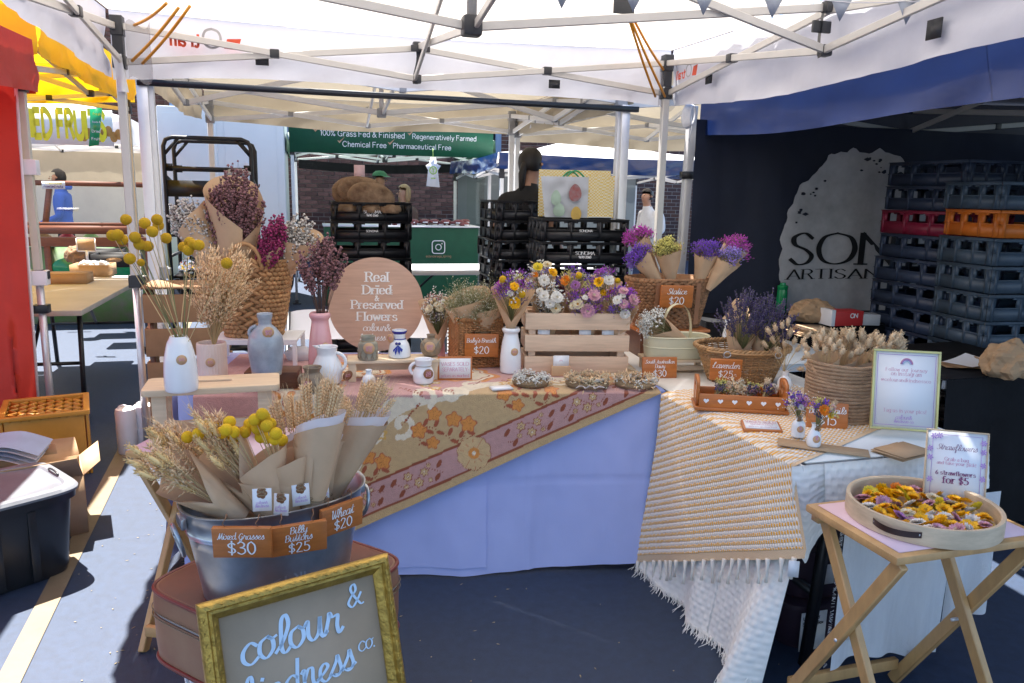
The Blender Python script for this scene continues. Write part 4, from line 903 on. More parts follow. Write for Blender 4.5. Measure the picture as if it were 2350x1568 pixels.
vase('pink_bottle_vase', 'tall pink milk bottle vase holding dried purple brown stems', 738, 868, 717, ZT + .006, .052, [(0, 0), (.94, 0), (1, .08), (1, .3), (.86, .6), (.68, .82), (.66, .88), (.82, .93), (.84, .97), (.72, 1)], 'ceramic_pink', sticker=(.55, .5, .015))
vase('white_bottle_vase', 'tall white milk bottle vase with a bright bouquet beside the pine crate', 1171, 860, 752, ZT + .006, .046, [(0, 0), (.94, 0), (1, .06), (1, .35), (.84, .66), (.68, .82), (.66, .88), (.84, .93), (.86, .97), (.74, 1)], 'ceramic_white', sticker=(.35, .5, .0165))
vase('small_pink_vase', 'small pink bottle vase half hidden behind the pine riser', 1008, 822, 766, ZT + .006, .028, [(0, 0), (.94, 0), (1, .08), (1, .4), (.8, .7), (.62, .84), (.78, .93), (.7, 1)], 'ceramic_pink')
# pine riser with three vases
rz_ = at(905, 845, ZT + .006); ris = T('pine_riser', 'low pale pine riser shelf carrying three small stoneware vases', 'riser', at(812, 881, ZT + .006) + Vector((.0, .03, 0)), RZ1 + .10)
MB().box((.155, .05, .082), (.37, .12, .012)).build('shelf', 'pine_light', ris, bevel=.002)
for x in (-.012, .322):
    for y in (0.008, .095): MB().box((x, y, .038), (.03, .02, .076)).build('leg', 'pine_light', ris, bevel=.002)
MB().box((.155, .095, .04), (.30, .012, .03)).build('rail', 'pine_light', ris, bevel=.002)
ZS = ZT + .006 + .0885
va, _, h1 = vase('lattice_vase', 'grey green stoneware vase with crossed lattice marks on the riser', 845, 829, 771, ZS, .040, [(0, 0), (.92, 0), (1, .05), (1, .6), (.93, .72), (.68, .8), (.66, .86), (.74, 1)], 'stoneware_green'); lid_tag(va, (.012, -.042, h1 * .55), .023, txt=('vase', '$15'))
for k in range(5):
    a = -1.2 + k * .6; 
    for s in (-1, 1): MB().bar((.0405 * math.sin(a - .16 * s), -.0405 * math.cos(a - .16 * s), h1 * .08), (.0405 * math.sin(a + .16 * s), -.0405 * math.cos(a + .16 * s), h1 * .42), .004, .002).build('lattice_mark', 'stoneware_brown', va)
MB().tube([(.028 * math.cos(a), .028 * math.sin(a), h1 * .80) for a in np.linspace(0, 6.28, 20)], .0015, 5).build('twine', 'twine', va)
vb, _, h2 = vase('bow_vase', 'white stoneware vase with painted cobalt neck and bow', 917, 824, 758, ZS, .046, [(0, 0), (.94, 0), (1, .06), (.98, .25), (.85, .5), (.55, .68), (.40, .74), (.42, .82), (.62, .93), (.66, 1)], 'ceramic_white')
MB().lathe([(.0275, h2 * .68), (.0205, h2 * .745), (.0212, h2 * .82), (.030, h2 * .93), (.0325, h2 * 1.0), (.026, h2 * .985)], 30).build('painted_neck', 'cobalt', vb, True)
bw = MB()
for a, l in ((-.5, .03), (-.2, .038), (.15, .036), (.5, .03)): bw.raw([(0, 0, 0), (l * math.sin(a) - .005, 0, -l * .7), (l * math.sin(a) * 1.2, 0, -l * math.cos(a) * 1.15), (l * math.sin(a) + .006, 0, -l * .6)], [(0, 1, 2, 3)])
for s in (-1, 1): bw.lathe([(0, -.001), (.006, 0), (0, .001)], 12, Matrix.Translation((s * .006, -.001, .005)) @ Matrix.Rotation(PI / 2, 4, 'X'))
o = bw.build('painted_bow', 'cobalt', vb); o.location = (0, -.0425, h2 * .52); o.rotation_euler.x = -.28
lid_tag(vb, (-.034, -.012, h2 * .70), .019, txt=('$20',), rz=-.7)
vc, _, h3 = vase('round_bud_vase', 'round brown bud vase with a green rim line on the riser', 989, 820, 768, ZS, .045, [(0, 0), (.6, 0), (.85, .15), (1, .42), (.95, .62), (.65, .78), (.36, .84), (.34, .9), (.42, 1)], 'stoneware_brown'); lid_tag(vc, (0, -.046, h3 * .52), .022, txt=('vase', '$15'))
MB().tube([(.043 * math.sin(a), -.043 * math.cos(a), h3 * (.62 - .25 * math.cos(a * 2.2))) for a in np.linspace(-1.3, 1.3, 16)], .002, 6).build('green_line', 'stoneware_green', vc)
# white shelf riser for the big basket
wr_ = at(690, 838, ZT + .006); wsr = T('white_shelf_riser', 'white metal shelf riser with slotted top under the straw tote', 'riser', at(660, 842, ZT + .006) + Vector((-.15, .10, 0)), RZ1)
MB().box((0, 0, .115), (.36, .24, .010)).build('shelf', 'white_paint', wsr, bevel=.002)
MB().box((0, -.115, .104), (.36, .010, .014)).build('front_rail', 'white_paint', wsr, bevel=.002)
for x in (-.17, .17):
    for y in (-.11, .11): MB().box((x, y, .055), (.018, .018, .11)).build('leg', 'white_paint', wsr, bevel=.002)
pb = at(700, 834, ZT + .006)
# ------------------------------------------------------------------ woven baskets
def woven(mb, rows, H, fx, nper, r, e=2.0, twist=.5, z0=0.0, tpl=(ICO_V, ICO_F), lenf=1.25):
    """rows of fat slanted strands round a tapering superellipse; fx(t) gives the half sizes."""
    for k in range(rows):
        t = (k + .5) / rows; a, b = fx(t); th = (np.arange(nper) + .5 * (k % 2)) * 2 * PI / nper
        c, s = np.cos(th), np.sin(th); x = a * np.sign(c) * np.abs(c) ** (2 / e); y = b * np.sign(s) * np.abs(s) ** (2 / e)
        pos = np.c_[x, y, np.full(nper, z0 + t * H)]; d = np.roll(pos, -1, 0) - np.roll(pos, 1, 0); ln = np.linalg.norm(d, axis=1) / 2
        d[:, 2] += ln * 2 * twist * (1 if k % 2 else -1) if twist else 0
        mb.scatter(*tpl, pos, d, np.c_[np.full(nper, r * .8), np.full(nper, r), ln * .62 * lenf])
def basket_liner(fx, H, e, m, parent, z0=0, sh=.9):
    secs = [(z0 + H * t, fx(t)[0] * sh, fx(t)[1] * sh) for t in np.linspace(0, 1, 6)]
    return MB().loft(secs + [(z0 + H, fx(1)[0] * (sh - .05), fx(1)[1] * (sh - .05)), (z0 + .02, fx(0)[0] * (sh - .06), fx(0)[1] * (sh - .06))], 48, e, (1, 0)).build('lining', m, parent, True)
# large straw tote on the shelf riser
sv = at(610, 778, ZT + .127); sv = wsr.location + Vector((-.02, 0, .1205)); Hs = at(610, 598, Y=sv.y).z - sv.z
tot = T('straw_tote', 'large straw tote basket with a loop handle full of wrapped bouquets', 'basket', sv, RZ1)
ft = lambda t: (.115 + .055 * t ** .8, .09 + .04 * t)
m = MB(); woven(m, 17, Hs, ft, 34, .0115, 3, .55); m.build('weave', 'straw_weave', tot, True, stuff=True); basket_liner(ft, Hs, 3, 'straw_weave', tot, sh=.93)
m = MB(); woven(m, 1, .018, lambda t: (.172, .132), 60, .010, 3, .9, Hs - .004); m.build('rim', 'straw_weave', tot, True)
for s in (-1, 1): MB().tube([(-.07 * math.cos(a), s * .135, Hs - .03 + .11 * math.sin(a)) for a in np.linspace(0, PI, 18)], .0085, 8).build('handle', 'straw_weave', tot, True)
# wicker box with the baby's breath
wv = at(1022, 830, ZT + .006); wbx = T('wicker_box', 'square brown wicker box with cut-out handles holding baby\'s breath', 'basket', at(1098, 846, ZT + .006) + Vector((-.022, .105, 0)), RZ1 + .2)
WX, WY, WH = .098, .10, .225
m = MB()
for k in range(24):
    z = .012 + k * (WH - .03) / 24
    for s in (-1, 1):
        for q in range(12):
            x = -WX + (q + .5) * 2 * WX / 12
            if s == -1 and .12 < z < .165 and abs(x) < .045: continue
            m.bar((x - .009, s * WY + .0035 * (1 if (q + k) % 2 else -1), z), (x + .009, s * WY - .0035 * (1 if (q + k) % 2 else -1), z), .0058, .0052)
            m.bar((s * WX + .0035 * (1 if (q + k) % 2 else -1), (x - .009) * WY / WX, z), (s * WX - .0035 * (1 if (q + k) % 2 else -1), (x + .009) * WY / WX, z), .0052, .0058)
m.build('weave', 'wicker', wbx, stuff=True)
for s in (-1, 1):
    for i in range(13):
        x = -WX + i * 2 * WX / 12
        if not (s == -1 and abs(x) < .045): MB().bar((x, s * WY, 0), (x, s * WY, WH - .01), .005).build('stake', 'wicker', wbx)
        MB().bar((s * WX, x * WY / WX, 0), (s * WX, x * WY / WX, WH - .01), .005).build('stake', 'wicker', wbx)
m = MB()
for k in range(28):
    for s in (-1, 1):
        x = -WX + (k + .5) * 2 * WX / 28; m.tube([(x + .0035 * math.cos(a), s * WY + .011 * math.cos(a + .5), WH - .012 + .012 * math.sin(a)) for a in np.linspace(0, 6.28, 7)], .0034, 4)
        m.tube([(s * WX + .011 * math.cos(a + .5), (x + .0035 * math.cos(a)) * WY / WX, WH - .012 + .012 * math.sin(a)) for a in np.linspace(0, 6.28, 7)], .0034, 4)
m.build('rim', 'wicker', wbx, True, stuff=True)
MB().box((0, 0, .006), (2 * WX, 2 * WY, .01)).build('base', 'wicker', wbx)
# statice basket
sbx = t2p(1.56, .34, ZT + .004); bxz = T('wooden_crate_stand', 'brown wooden box standing under the statice basket', 'box', sbx, RZ2 - .1)
for (c, d) in (((0, -.11, .06), (.34, .014, .12)), ((0, .11, .06), (.34, .014, .12)), ((-.163, 0, .06), (.014, .206, .12)), ((.163, 0, .06), (.014, .206, .12)), ((0, 0, .127), (.36, .25, .013))): MB().box(c, d).build('board', 'walnut' if c[2] < .1 else 'sign_wood', bxz, bevel=.002)
Hst = .24; stb = T('statice_basket', 'woven brown basket with leather straps holding statice bouquets', 'basket', sbx + Vector((0, 0, .134)), RZ2 - .12)
fs = lambda t: (.155 + .055 * t, .095 + .035 * t)
m = MB(); woven(m, 16, Hst, fs, 40, .0115, 2.6, .45); m.build('weave', 'hyacinth', stb, True, stuff=True); basket_liner(fs, Hst, 2.6, 'hyacinth', stb, sh=.93)
MB().tube([(.212 * math.cos(a), .134 * math.sin(a), Hst) for a in np.linspace(0, 2 * PI, 60)], .006, 6).build('rim', 'hyacinth', stb, True)
for x in (-.10, .10): m = MB().sheet(lambda u, v: (x + (u - .5) * .022 + .004 * (1 if x > 0 else -1) * v, -.142 + .024 * v - .002, Hst - .012 - .20 * v), 2, 10); m.build('strap', 'leather', stb, True)
# cream metal trug on a pine riser
dr = T('pine_riser', 'low white-washed pine riser under the cream metal trug', 'riser', t2p(1.19, .20, ZT + .004), RZ2 - .16)
MB().box((0, 0, .055), (.30, .15, .012)).build('shelf', 'pine_light', dr, bevel=.002)
for x in (-.13, .13):
    for y in (-.06, .06): MB().box((x, y, .0245), (.028, .018, .049)).build('leg', 'pine_light', dr, bevel=.002)
MB().box((0, -.05, .02), (.25, .01, .022)).build('rail', 'pine_light', dr, bevel=.002)
tr = T('metal_trug', 'cream oval metal trug with an arched handle and a wrapped daisy bouquet', 'trug', t2p(1.19, .20, ZT + .066), RZ2 - .16); tr.scale = (.9, .9, .95)
MB().loft([(0, .152, .078), (.004, .156, .082), (.05, .160, .086), (.052, .163, .089), (.056, .160, .086), (.098, .164, .090), (.101, .170, .096), (.105, .166, .092), (.10, .158, .084), (.01, .148, .075)], 56, 2.6, (1, 1)).build('body', 'cream_metal', tr, True, auto=35)
m = MB().sheet(lambda u, v: (.072 * math.cos(PI * u) * (1 if 0.12 < u < .88 else 1), (v - .5) * .035 , .06 + .19 * math.sin(PI * u) ** .55), 30, 2); m.build('handle', 'cream_metal', tr, True)
# lavender willow basket
lv = at(1735, 885, ZT + .004); lbk = T('willow_basket', 'oval willow basket with wire handle loops holding lavender bunches', 'basket', t2p(.955, .385, ZT + .006), RZ2 - .25)
fl_ = lambda t: (.135 + .055 * t, .10 + .045 * t); Hl = .135; m = MB()
for k in range(17):
    t = (k + .5) / 17; a, b = fl_(t); th = np.linspace(0, 2 * PI, 73); ph = 18 * th + PI * k; w_ = .0028 * np.cos(ph)
    m.tube(np.c_[(a + w_) * np.cos(th), (b + w_) * np.sin(th), np.full(73, .006 + t * Hl)], .0034, 5)
m.build('weave', 'willow', lbk, True, stuff=True)
for k in range(36):
    th = k * PI / 18; MB().bar((fl_(0)[0] * math.cos(th), fl_(0)[1] * math.sin(th), 0), (fl_(1)[0] * math.cos(th), fl_(1)[1] * math.sin(th), Hl + .01), .005).build('stake', 'willow', lbk)
m = MB()
for q in range(3):
    th = np.linspace(0, 2 * PI, 160); m.tube(np.c_[(.196 + .006 * np.cos(22 * th + q * 2.1)) * np.cos(th), (.150 + .006 * np.cos(22 * th + q * 2.1)) * np.sin(th), Hl + .012 + .006 * np.sin(22 * th + q * 2.1)], .0055, 6)
m.build('rim', 'willow', lbk, True, stuff=True); MB().loft([(.002, .13, .095), (.006, .135, .10)], 40, 2, (1, 1)).build('base', 'willow', lbk)
for x, s in ((-.11, -1), (.10, -1)):
    MB().tube([(x + .014 * math.cos(a), s * .152 + .004, Hl + .004 + .012 * math.sin(a)) for a in np.linspace(0, 6.28, 16)], .0022, 6).build('wire_loop', 'zip', lbk, True)
th = np.linspace(-2.6, -.55, 30); MB().tube(np.c_[.204 * np.cos(th), .160 * np.sin(th), Hl + .006 + 0 * th], .0048, 6).build('folded_handle', 'willow', lbk, True)
# bunny tail rope basket
rb_ = at(1925, 975, ZT + .006); rbk = T('rope_basket', 'round coiled rope basket filled with wrapped bunny tail bunches', 'basket', rb_ + Vector((.035, .10, 0)), RZ2)
Rr, Hr = .112, .205; m = MB()
for k in range(17):
    th = np.linspace(0, 2 * PI, 64); z = .007 + k * (Hr - .01) / 16; m.tube(np.c_[Rr * np.cos(th), Rr * np.sin(th), np.full(64, z + .0015 * np.sin(3 * th + k))], .0072, 6)
m.build('coils', 'rope', rbk, True, stuff=True); nn = 0; m = MB()
for k in range(17):
    n_ = 90; th = (np.arange(n_) + .5 * (k % 2)) * 2 * PI / n_; z = .007 + k * (Hr - .01) / 16
    d = np.c_[-np.sin(th), np.cos(th), np.full(n_, .75)]; m.scatter(ICO_V, ICO_F, np.c_[(Rr + .0042) * np.cos(th), (Rr + .0042) * np.sin(th), np.full(n_, z)], d, np.tile((.0028, .0032, .0074), (n_, 1)))
m.build('twisted_strands', 'rope', rbk, True, stuff=True); MB().lathe([(0, .004), (Rr, .004)], 40).build('base', 'rope', rbk)
# ------------------------------------------------------------------ pine crate
pc = at(1318, 856, ZT + .006); crate = T('pine_crate', 'pale pine slatted crate full of mixed bouquets', 'crate', at(1318, 855, ZT + .006) + Vector((0, .095, 0)), RZ1 - .03)
CW, CD = .455, .19; mm = mpp(crate.location); zt_ = at(1318, 719, Y=crate.location.y - CD / 2).z - crate.location.z; sh = zt_ * .275; gp = (zt_ - 3 * sh) / 2
for k in range(3):
    z = sh / 2 + k * (sh + gp)
    for s in (-1, 1): MB().box((0, s * CD / 2, z), (CW, .014, sh)).build('slat', 'pine', crate, bevel=.0025)
    for s in (-1, 1): MB().box((s * (CW / 2 - .008), 0, z), (.014, CD - .016, sh)).build('end_slat', 'pine', crate, bevel=.002)
for sx in (-1, 1):
    for sy in (-1, 1): MB().box((sx * (CW / 2 - .032), sy * (CD / 2 - .022), zt_ / 2 - .004), (.03, .026, zt_ - .01)).build('corner_post', 'pine', crate, bevel=.002)
MB().box((0, 0, .012), (CW - .03, CD - .02, .008)).build('base', 'pine', crate)
for x, z in ((-.145, .1), (.035, .096), (.135, .099)): MB().box((x, -CD / 2 + .012, zt_ * .66), (.052, .002, .04)).build('gift_tag', 'paper', crate)
ch_ = T('card_holder', 'small wooden block holding white business cards in front of the crate', 'card holder', at(1286, 864, ZT + .006) + Vector((0, .012, 0)), RZ1)
MB().box((0, 0, .022), (.080, .03, .044)).build('block', 'kraft_tag', ch_, bevel=.003)
for k in range(5): MB().box((.001 * k, -.006 + k * .003, .062), (.066, .0012, .05)).build('card', 'paper', ch_)
MB().tube([(.006 * math.cos(a), -.0085, .064 + .006 * math.sin(a)) for a in np.linspace(0, PI, 10)], .0009, 4).build('printed_arch', 'print_rose', ch_)
cs = T('card_stack', 'short stack of white cards lying on the throw', 'cards', at(1150, 893, ZT + .006), .35)
for k in range(6): MB().box((.002 * math.sin(k * 2), .002 * math.cos(k), .001 + k * .0014), (.082, .048, .0012)).build('card', 'paper', cs)
# ------------------------------------------------------------------ signs
def sign(label, loc, rz, tilt, w, h, lines, th=.016, face=None, name='price_sign', cat='sign', group='painted wooden signs', pen=1.9, m='sign_wood', ink='white_ink', rx=None):
    t = T(name, label, cat, loc, rz, group, rx=-tilt)
    MB().box((0, th / 2, h / 2), (w, th, h)).build('board', m, t, bevel=.0022)
    y = 0
    if face: MB().box((0, -.0012, h / 2), (w - .014, .002, h - .014)).build('face', face, t); y = -.0024
    for tx, sc_, z, wf, kw in lines:
        kw = dict(kw); ik = kw.pop('ink', ink); pn = kw.pop('pen', pen)
        letters(tx, 'lettering', ik, t, (kw.pop('x', 0) * w, z * h, y), w=wf * w, script=sc_, pen=pn, **kw)
    return t
H_ = dict
sign("orange brown sign reading Baby's Breath $20 on the wicker box", wbx.location + Vector((.035, -.122, .055)), RZ1, -.04, .148, .103, [("Baby's Breath", True, .64, .86, H_(slant=.15)), ('$20', False, .16, .42, H_(thin=.55))])
dv = at(1514, 868, ZT + .004); sign('orange brown sign reading South Australian Daisy $30', dv, RZ2 - .18, .12, .150, .090, [('South Australian', True, .70, .86, H_(slant=.15)), ('Daisy', True, .48, .30, H_(slant=.15)), ('$30', False, .08, .36, H_(thin=.55))])
sign('orange brown sign reading Statice $20 hanging on the woven basket', stb.location + Vector((.01, -.166, .115)), RZ2 - .2, -.10, .155, .105, [('Statice', True, .62, .6, H_(slant=.15)), ('$20', False, .16, .44, H_(thin=.55))])
sign('orange brown sign reading Lavender $25 on the willow basket', lbk.location + Vector((-.11, -.165, .035)), RZ2 - .40, -.14, .125, .088, [('Lavender', True, .60, .86, H_(slant=.15)), ('$25', False, .16, .44, H_(thin=.55))])
bt_ = at(1898, 985, ZT + .006); sign('orange brown sign reading Bunny Tails $15 leaning on the rope basket', bt_, RZ2 - .38, .16, .135, .088, [('Bunny Tails', True, .60, .9, H_(slant=.15)), ('$15', False, .16, .40, H_(thin=.55))])
vs_ = at(1044, 872, ZT + .006); sign('white faced wooden sign reading vases sold separately prices as marked, upright', vs_, RZ1 + .02, .10, .142, .096, [('VASES SOLD', False, .62, .80, H_(ink='print_rose', thin=.6)), ('-SEPARATELY-', False, .38, .82, H_(ink='print_rose', h=.015, thin=.6)), ('prices as marked', False, .13, .80, H_(ink='print_rose', serif=True))], face='paper')
sign('white faced sign reading vases sold separately lying flat on the throw', at(1752, 990, ZT + .012) + Vector((0, 0, .004)), RZ2 - .40, 1.42, .125, .075, [('VASES SOLD', False, .64, .80, H_(ink='print_rose')), ('SEPARATELY', False, .42, .6, H_(ink='print_rose')), ('prices as marked', False, .18, .7, H_(ink='print_rose', serif=True))], face='paper')
# ------------------------------------------------------------------ round board sign
rv = at(862, 800, ZT + .006); rv = at(862, 585, Y=3.62); rbS = T('round_sign', 'round wooden board lettered Real Dried & Preserved Flowers in white', 'sign', (at(862, 690, Y=3.62).x, 3.62, ZT + .007), RZ1, None, rx=-.10)
RD = .225; m = MB().lathe([(0, 0), (RD, 0), (RD, .012), (0, .012)], 72, Matrix.Translation((0, .012, RD)) @ Matrix.Rotation(PI / 2, 4, 'X')); m.build('board', 'round_wood', rbS, auto=30, smooth=True)
for s_, z, w_, sc_, kw in (('Real', .345, .100, 0, {}), ('Dried', .285, .128, 0, {}), ('&', .252, .018, 0, {}), ('Preserved', .215, .235, 0, {}), ('Flowers', .158, .185, 0, {}), ('colour&', .108, .130, 1, {}), ('kindness co.', .062, .165, 1, {})):
    letters(s_, 'lettering', 'white_ink', rbS, (.005, z - .01, 0), w=w_, script=bool(sc_), serif=not sc_, pen=3.0 if not sc_ else 2.0, slant=.1 * sc_, off=.002)
for s in (-1, 1): MB().bar((s * .07, .03, .005), (s * .05, .02, .10), .014).build('stand_leg', 'walnut', rbS)
# ------------------------------------------------------------------ framed signs
def framed(name, label, loc, rz, tilt, w, h, fm, fw, face, depth=.014, prof=None, group=None):
    t = T(name, label, 'sign', loc, rz, group, rx=-tilt)
    for c, d in (((0, 0, fw / 2), (w, depth, fw)), ((0, 0, h - fw / 2), (w, depth, fw)), ((-w / 2 + fw / 2, 0, h / 2), (fw, depth - .0006, h - 2 * fw)), ((w / 2 - fw / 2, 0, h / 2), (fw, depth - .0006, h - 2 * fw))): MB().box(c, d).build('frame_bar', fm, t, bevel=.002)
    MB().box((0, .002, h / 2), (w - 2 * fw + .002, depth * .6, h - 2 * fw + .002)).build('face', face, t); return t
def rect_line(t, w, h, cz, y, m, th=.0012):
    for c, d in (((0, y, cz - h / 2), (w, .0006, th)), ((0, y, cz + h / 2), (w, .0006, th)), ((-w / 2, y, cz), (th, .0006, h)), ((w / 2, y, cz), (th, .0006, h))): MB().box(c, d).build('printed_line', m, t)
fv = at(2072, 988, ZT + .004 + .03); fw_, fh_ = .205, .262
fs_ = framed('framed_sign', 'gold framed white sign with a small rainbow asking to follow, on an easel', fv, RZ2 - .47, .20, fw_, fh_, 'brass_frame', .0075, 'paper')
yf = -.0028; rect_line(fs_, .176, .23, .131, yf, 'print_lilac')
for s_, z, w_, kw in (('Follow our journey', .192, .125, H_(serif=True)), ('on Instagram', .178, .092, H_(serif=True)), ('@colourandkindnessco', .158, .150, H_(serif=True)), ('Tag us in your pics!', .058, .130, H_(serif=True))):
    letters(s_, 'lettering', 'print_rose', fs_, (0, z, yf), w=w_, pen=1.5, **kw)
letters('colour&', 'lettering', 'print_lilac', fs_, (.0, .036, yf), w=.050, script=True, slant=.1); letters('kindness co.', 'lettering', 'print_lilac', fs_, (.0, .024, yf), w=.060, script=True, slant=.1)
for k, mname in enumerate(('print_rose', 'print_lilac', 'sky_letter')): MB().tube([((.018 - k * .004) * math.cos(a), yf - .001, .216 + (.018 - k * .004) * math.sin(a)) for a in np.linspace(0, PI, 16)], .0017, 4).build('printed_rainbow', mname, fs_)
es = T('small_easel', 'small pine tabletop easel under the gold framed sign', 'easel', at(2072, 988, ZT + .004) + Vector((0, .02, 0)), RZ2 - .47)
MB().box((0, -.012, .022), (.17, .028, .013)).build('ledge', 'pine_light', es, bevel=.002)
for s in (-1, 1): MB().bar((s * .078, -.03, 0), (s * .05, .055, .19), .016, .012).build('leg', 'pine_light', es, bevel=.002)
MB().bar((0, .12, 0), (0, .05, .19), .016, .012).build('leg', 'pine_light', es, bevel=.002)
sfv = at(2196, 1172, ZR + .004); sfs = framed('framed_sign', 'slim framed floral sign reading Strawflowers 6 strawflowers for $5', sfv + Vector((0, .02, 0)), TRZ - .55, .20, .158, .215, 'tray_wood', .004, 'paper', .010)
yf = -.0018; rect_line(sfs, .125, .187, .1085, yf, 'print_lilac', .0008)
letters('Strawflowers', 'lettering', 'print_purple', sfs, (0, .160, yf), w=.103, script=True, slant=.2, pen=1.2)
for s_, z, w_, pn, ik in (('Grab a bag', .130, .060, 2, 'print_rose'), ('and take your pick!', .119, .098, 2, 'print_rose'), ('6 strawflowers', .090, .100, 2.8, 'print_purple'), ('for $5', .067, .066, 2.8, 'print_purple')): letters(s_, 'lettering', ik, sfs, (0, z, yf), w=w_, serif=True, pen=pn)
R = rs(7); pr = MB()
for cx, cz in ((-.05, .158), (-.038, .16), (.055, .15), (.056, .13), (-.056, .11), (-.054, .06), (.057, .07), (.05, .02), (.038, .012), (-.057, .13), (.057, .10), (.03, .016)):
    cx, cz = cx * 1.2, cz * 1.24
    for k in range(6):
        a = k * 1.05 + cx * 50; pr.raw([(cx, yf - .0015, cz), (cx + .006 * math.cos(a - .35), yf - .0015, cz + .006 * math.sin(a - .35)), (cx + .010 * math.cos(a), yf - .0015, cz + .010 * math.sin(a)), (cx + .006 * math.cos(a + .35), yf - .0015, cz + .006 * math.sin(a + .35))], [(0, 1, 2, 3)])
pr.build('printed_flowers', 'print_lilac', sfs, stuff=True)
# big gold frame at the front
gv = (at(452, 1402, Y=1.30) + at(883, 1257, Y=1.52)) / 2; gd = at(883, 1257, Y=1.52) - at(452, 1402, Y=1.30); grz = math.atan2(gd.y, gd.x); GW, GH = .385, .50; tl = .30
gbase = Vector((gv.x, gv.y, gv.z)) - Vector((-math.sin(grz) * math.sin(tl), math.cos(grz) * math.sin(tl), math.cos(tl))) * GH
gf = T('gold_framed_sign', 'ornate gold framed taupe sign with pale blue script at the front', 'sign', gbase, grz, None, rx=-tl)
def moulding(a, b, inw):
    """a long frame bar with a stepped profile, mitred."""
    m = MB(); a, b, inw = Vector(a), Vector(b), Vector(inw); d = (b - a).normalized(); out = Vector((0, -1, 0))
    pr = [(0, -.004), (0, .012), (.006, .019), (.013, .021), (.017, .014), (.022, .016), (.028, .009), (.034, .006), (.036, .001)]
    n = 40; V = []
    for k in range(n + 1):
        for w_, z_ in pr:
            p = a + (b - a) * (k / n); mit = w_ * (1 - 2 * k / n)
            s = (b - a).length; base = a + d * (w_ + (s - 2 * w_) * k / n) + inw * w_; V.append(base + out * (z_ + (.0012 * math.sin(k * 2.6) if .004 < w_ < .015 else 0)))
    q = len(pr); m.raw([tuple(v) for v in V], np.array([(k * q + i, (k + 1) * q + i, (k + 1) * q + i + 1, k * q + i + 1) for k in range(n) for i in range(q - 1)])); return m
cs_ = [(-GW / 2, 0, 0), (GW / 2, 0, 0), (GW / 2, 0, GH), (-GW / 2, 0, GH)]; ins = [(0, 0, 1), (-1, 0, 0), (0, 0, -1), (1, 0, 0)]
for i in range(4): moulding(cs_[i], cs_[(i + 1) % 4], ins[i]).build('frame_bar', 'gold_frame', gf, True, auto=50)
bd = MB(); R = rs(11)
for i in (1, 2, 3):                                          # raised leaf ornament on the outer bead
    a, b, w_ = Vector(cs_[i]), Vector(cs_[(i + 1) % 4]), Vector(ins[i]); n_ = int((b - a).length / .011); d = (b - a).normalized()
    for k in range(2, n_ - 1): bd.scatter(SEED_V, SEED_F, [tuple(a + (b - a) * k / n_ + w_ * .010 + Vector((0, -.019, 0)))], [tuple(d + w_ * (.5 if k % 2 else -.5))], [(.005, .005, .014)])
bd.build('leaf_ornament', 'gold_frame', gf, True)
MB().box((0, .002, GH / 2), (GW - .06, .006, GH - .06)).build('board', 'taupe_board', gf)
for s_, x, z, w_, pn in (('colour', -.022, .368, .200, 2.2), ('&', .112, .412, .032, 2.0), ('kindness', -.020, .285, .230, 2.2), ('co.', .122, .320, .034, 1.7)): letters(s_, 'lettering', 'sky_letter', gf, (x, z, -.001), w=w_, script=True, pen=pn, slant=.12, bounce=.5 if len(s_) > 3 else 0, thin=.42, rot=.05)
ge = T('floor_easel', 'dark easel standing behind the gold framed sign', 'easel', (gbase.x, gbase.y, 0), grz)
for s in (-1, 1): MB().bar((s * .16, -.05, 0), (s * .10, .115, .52), .02).build('leg', 'walnut', ge)
MB().bar((0, .22, 0), (0, .11, .52), .02).build('leg', 'walnut', ge); MB().box((0, -.016, gbase.z - .012), (.34, .05, .016)).build('ledge', 'walnut', ge)
# ------------------------------------------------------------------ suitcase, its white base and the metal tub
scx, scy = -.609, 1.905; srz = math.radians(-31); wt = T('white_ribbed_tub', 'white ribbed plastic tub standing under the brown suitcase', 'tub', (scx, scy, 0), srz)
MB().loft([(0, .17, .17), (.245, .19, .19), (.247, .20, .20), (.296, .205, .205)], 60, 6, (1, 1)).build('body', 'white_plastic', wt, True, auto=40)
for k in range(16):
    for s in (-1, 1):
        x = -.16 + k * .0213; MB().bar((x * .92, s * .172, .01), (x, s * .1905, .243), .008, .006).build('rib', 'white_plastic', wt); MB().bar((s * .172, x * .92, .01), (s * .1905, x, .243), .008, .006).build('rib', 'white_plastic', wt)
KS = 1.13
su = T('vintage_suitcase', 'brown vinyl vintage suitcase with a zip and red piping under the metal tub', 'suitcase', (scx, scy, .357), srz)
def rr(secs, m, name, cap=(1, 1)): return MB().loft([(z_, a_ * KS, b_ * KS) for z_, a_, b_ in secs], 72, 7, cap).build(name, m, su, True, auto=35)
rr([(-.055, .212, .217), (.0, .215, .22), (.05, .2155, .2205), (.0755, .216, .221)], 'vinyl_tan', 'body'); rr([(.084, .216, .221), (.11, .2155, .2205), (.140, .213, .218), (.143, .208, .213)], 'vinyl_tan', 'lid_band'); rr([(.1432, .205, .210), (.1445, .19, .195)], 'vinyl_brown', 'lid_top')
rr([(.077, .2135, .2185), (.083, .2135, .2185)], 'zip', 'zip')
def ring(z, a, b, r, m, name): 
    th = np.linspace(0, 2 * PI, 121); c, s = np.cos(th), np.sin(th); a, b = a * KS, b * KS; MB().tube(np.c_[a * np.sign(c) * np.abs(c) ** (2 / 7), b * np.sign(s) * np.abs(s) ** (2 / 7), np.full(121, z)], r, 8).build(name, m, su, True)
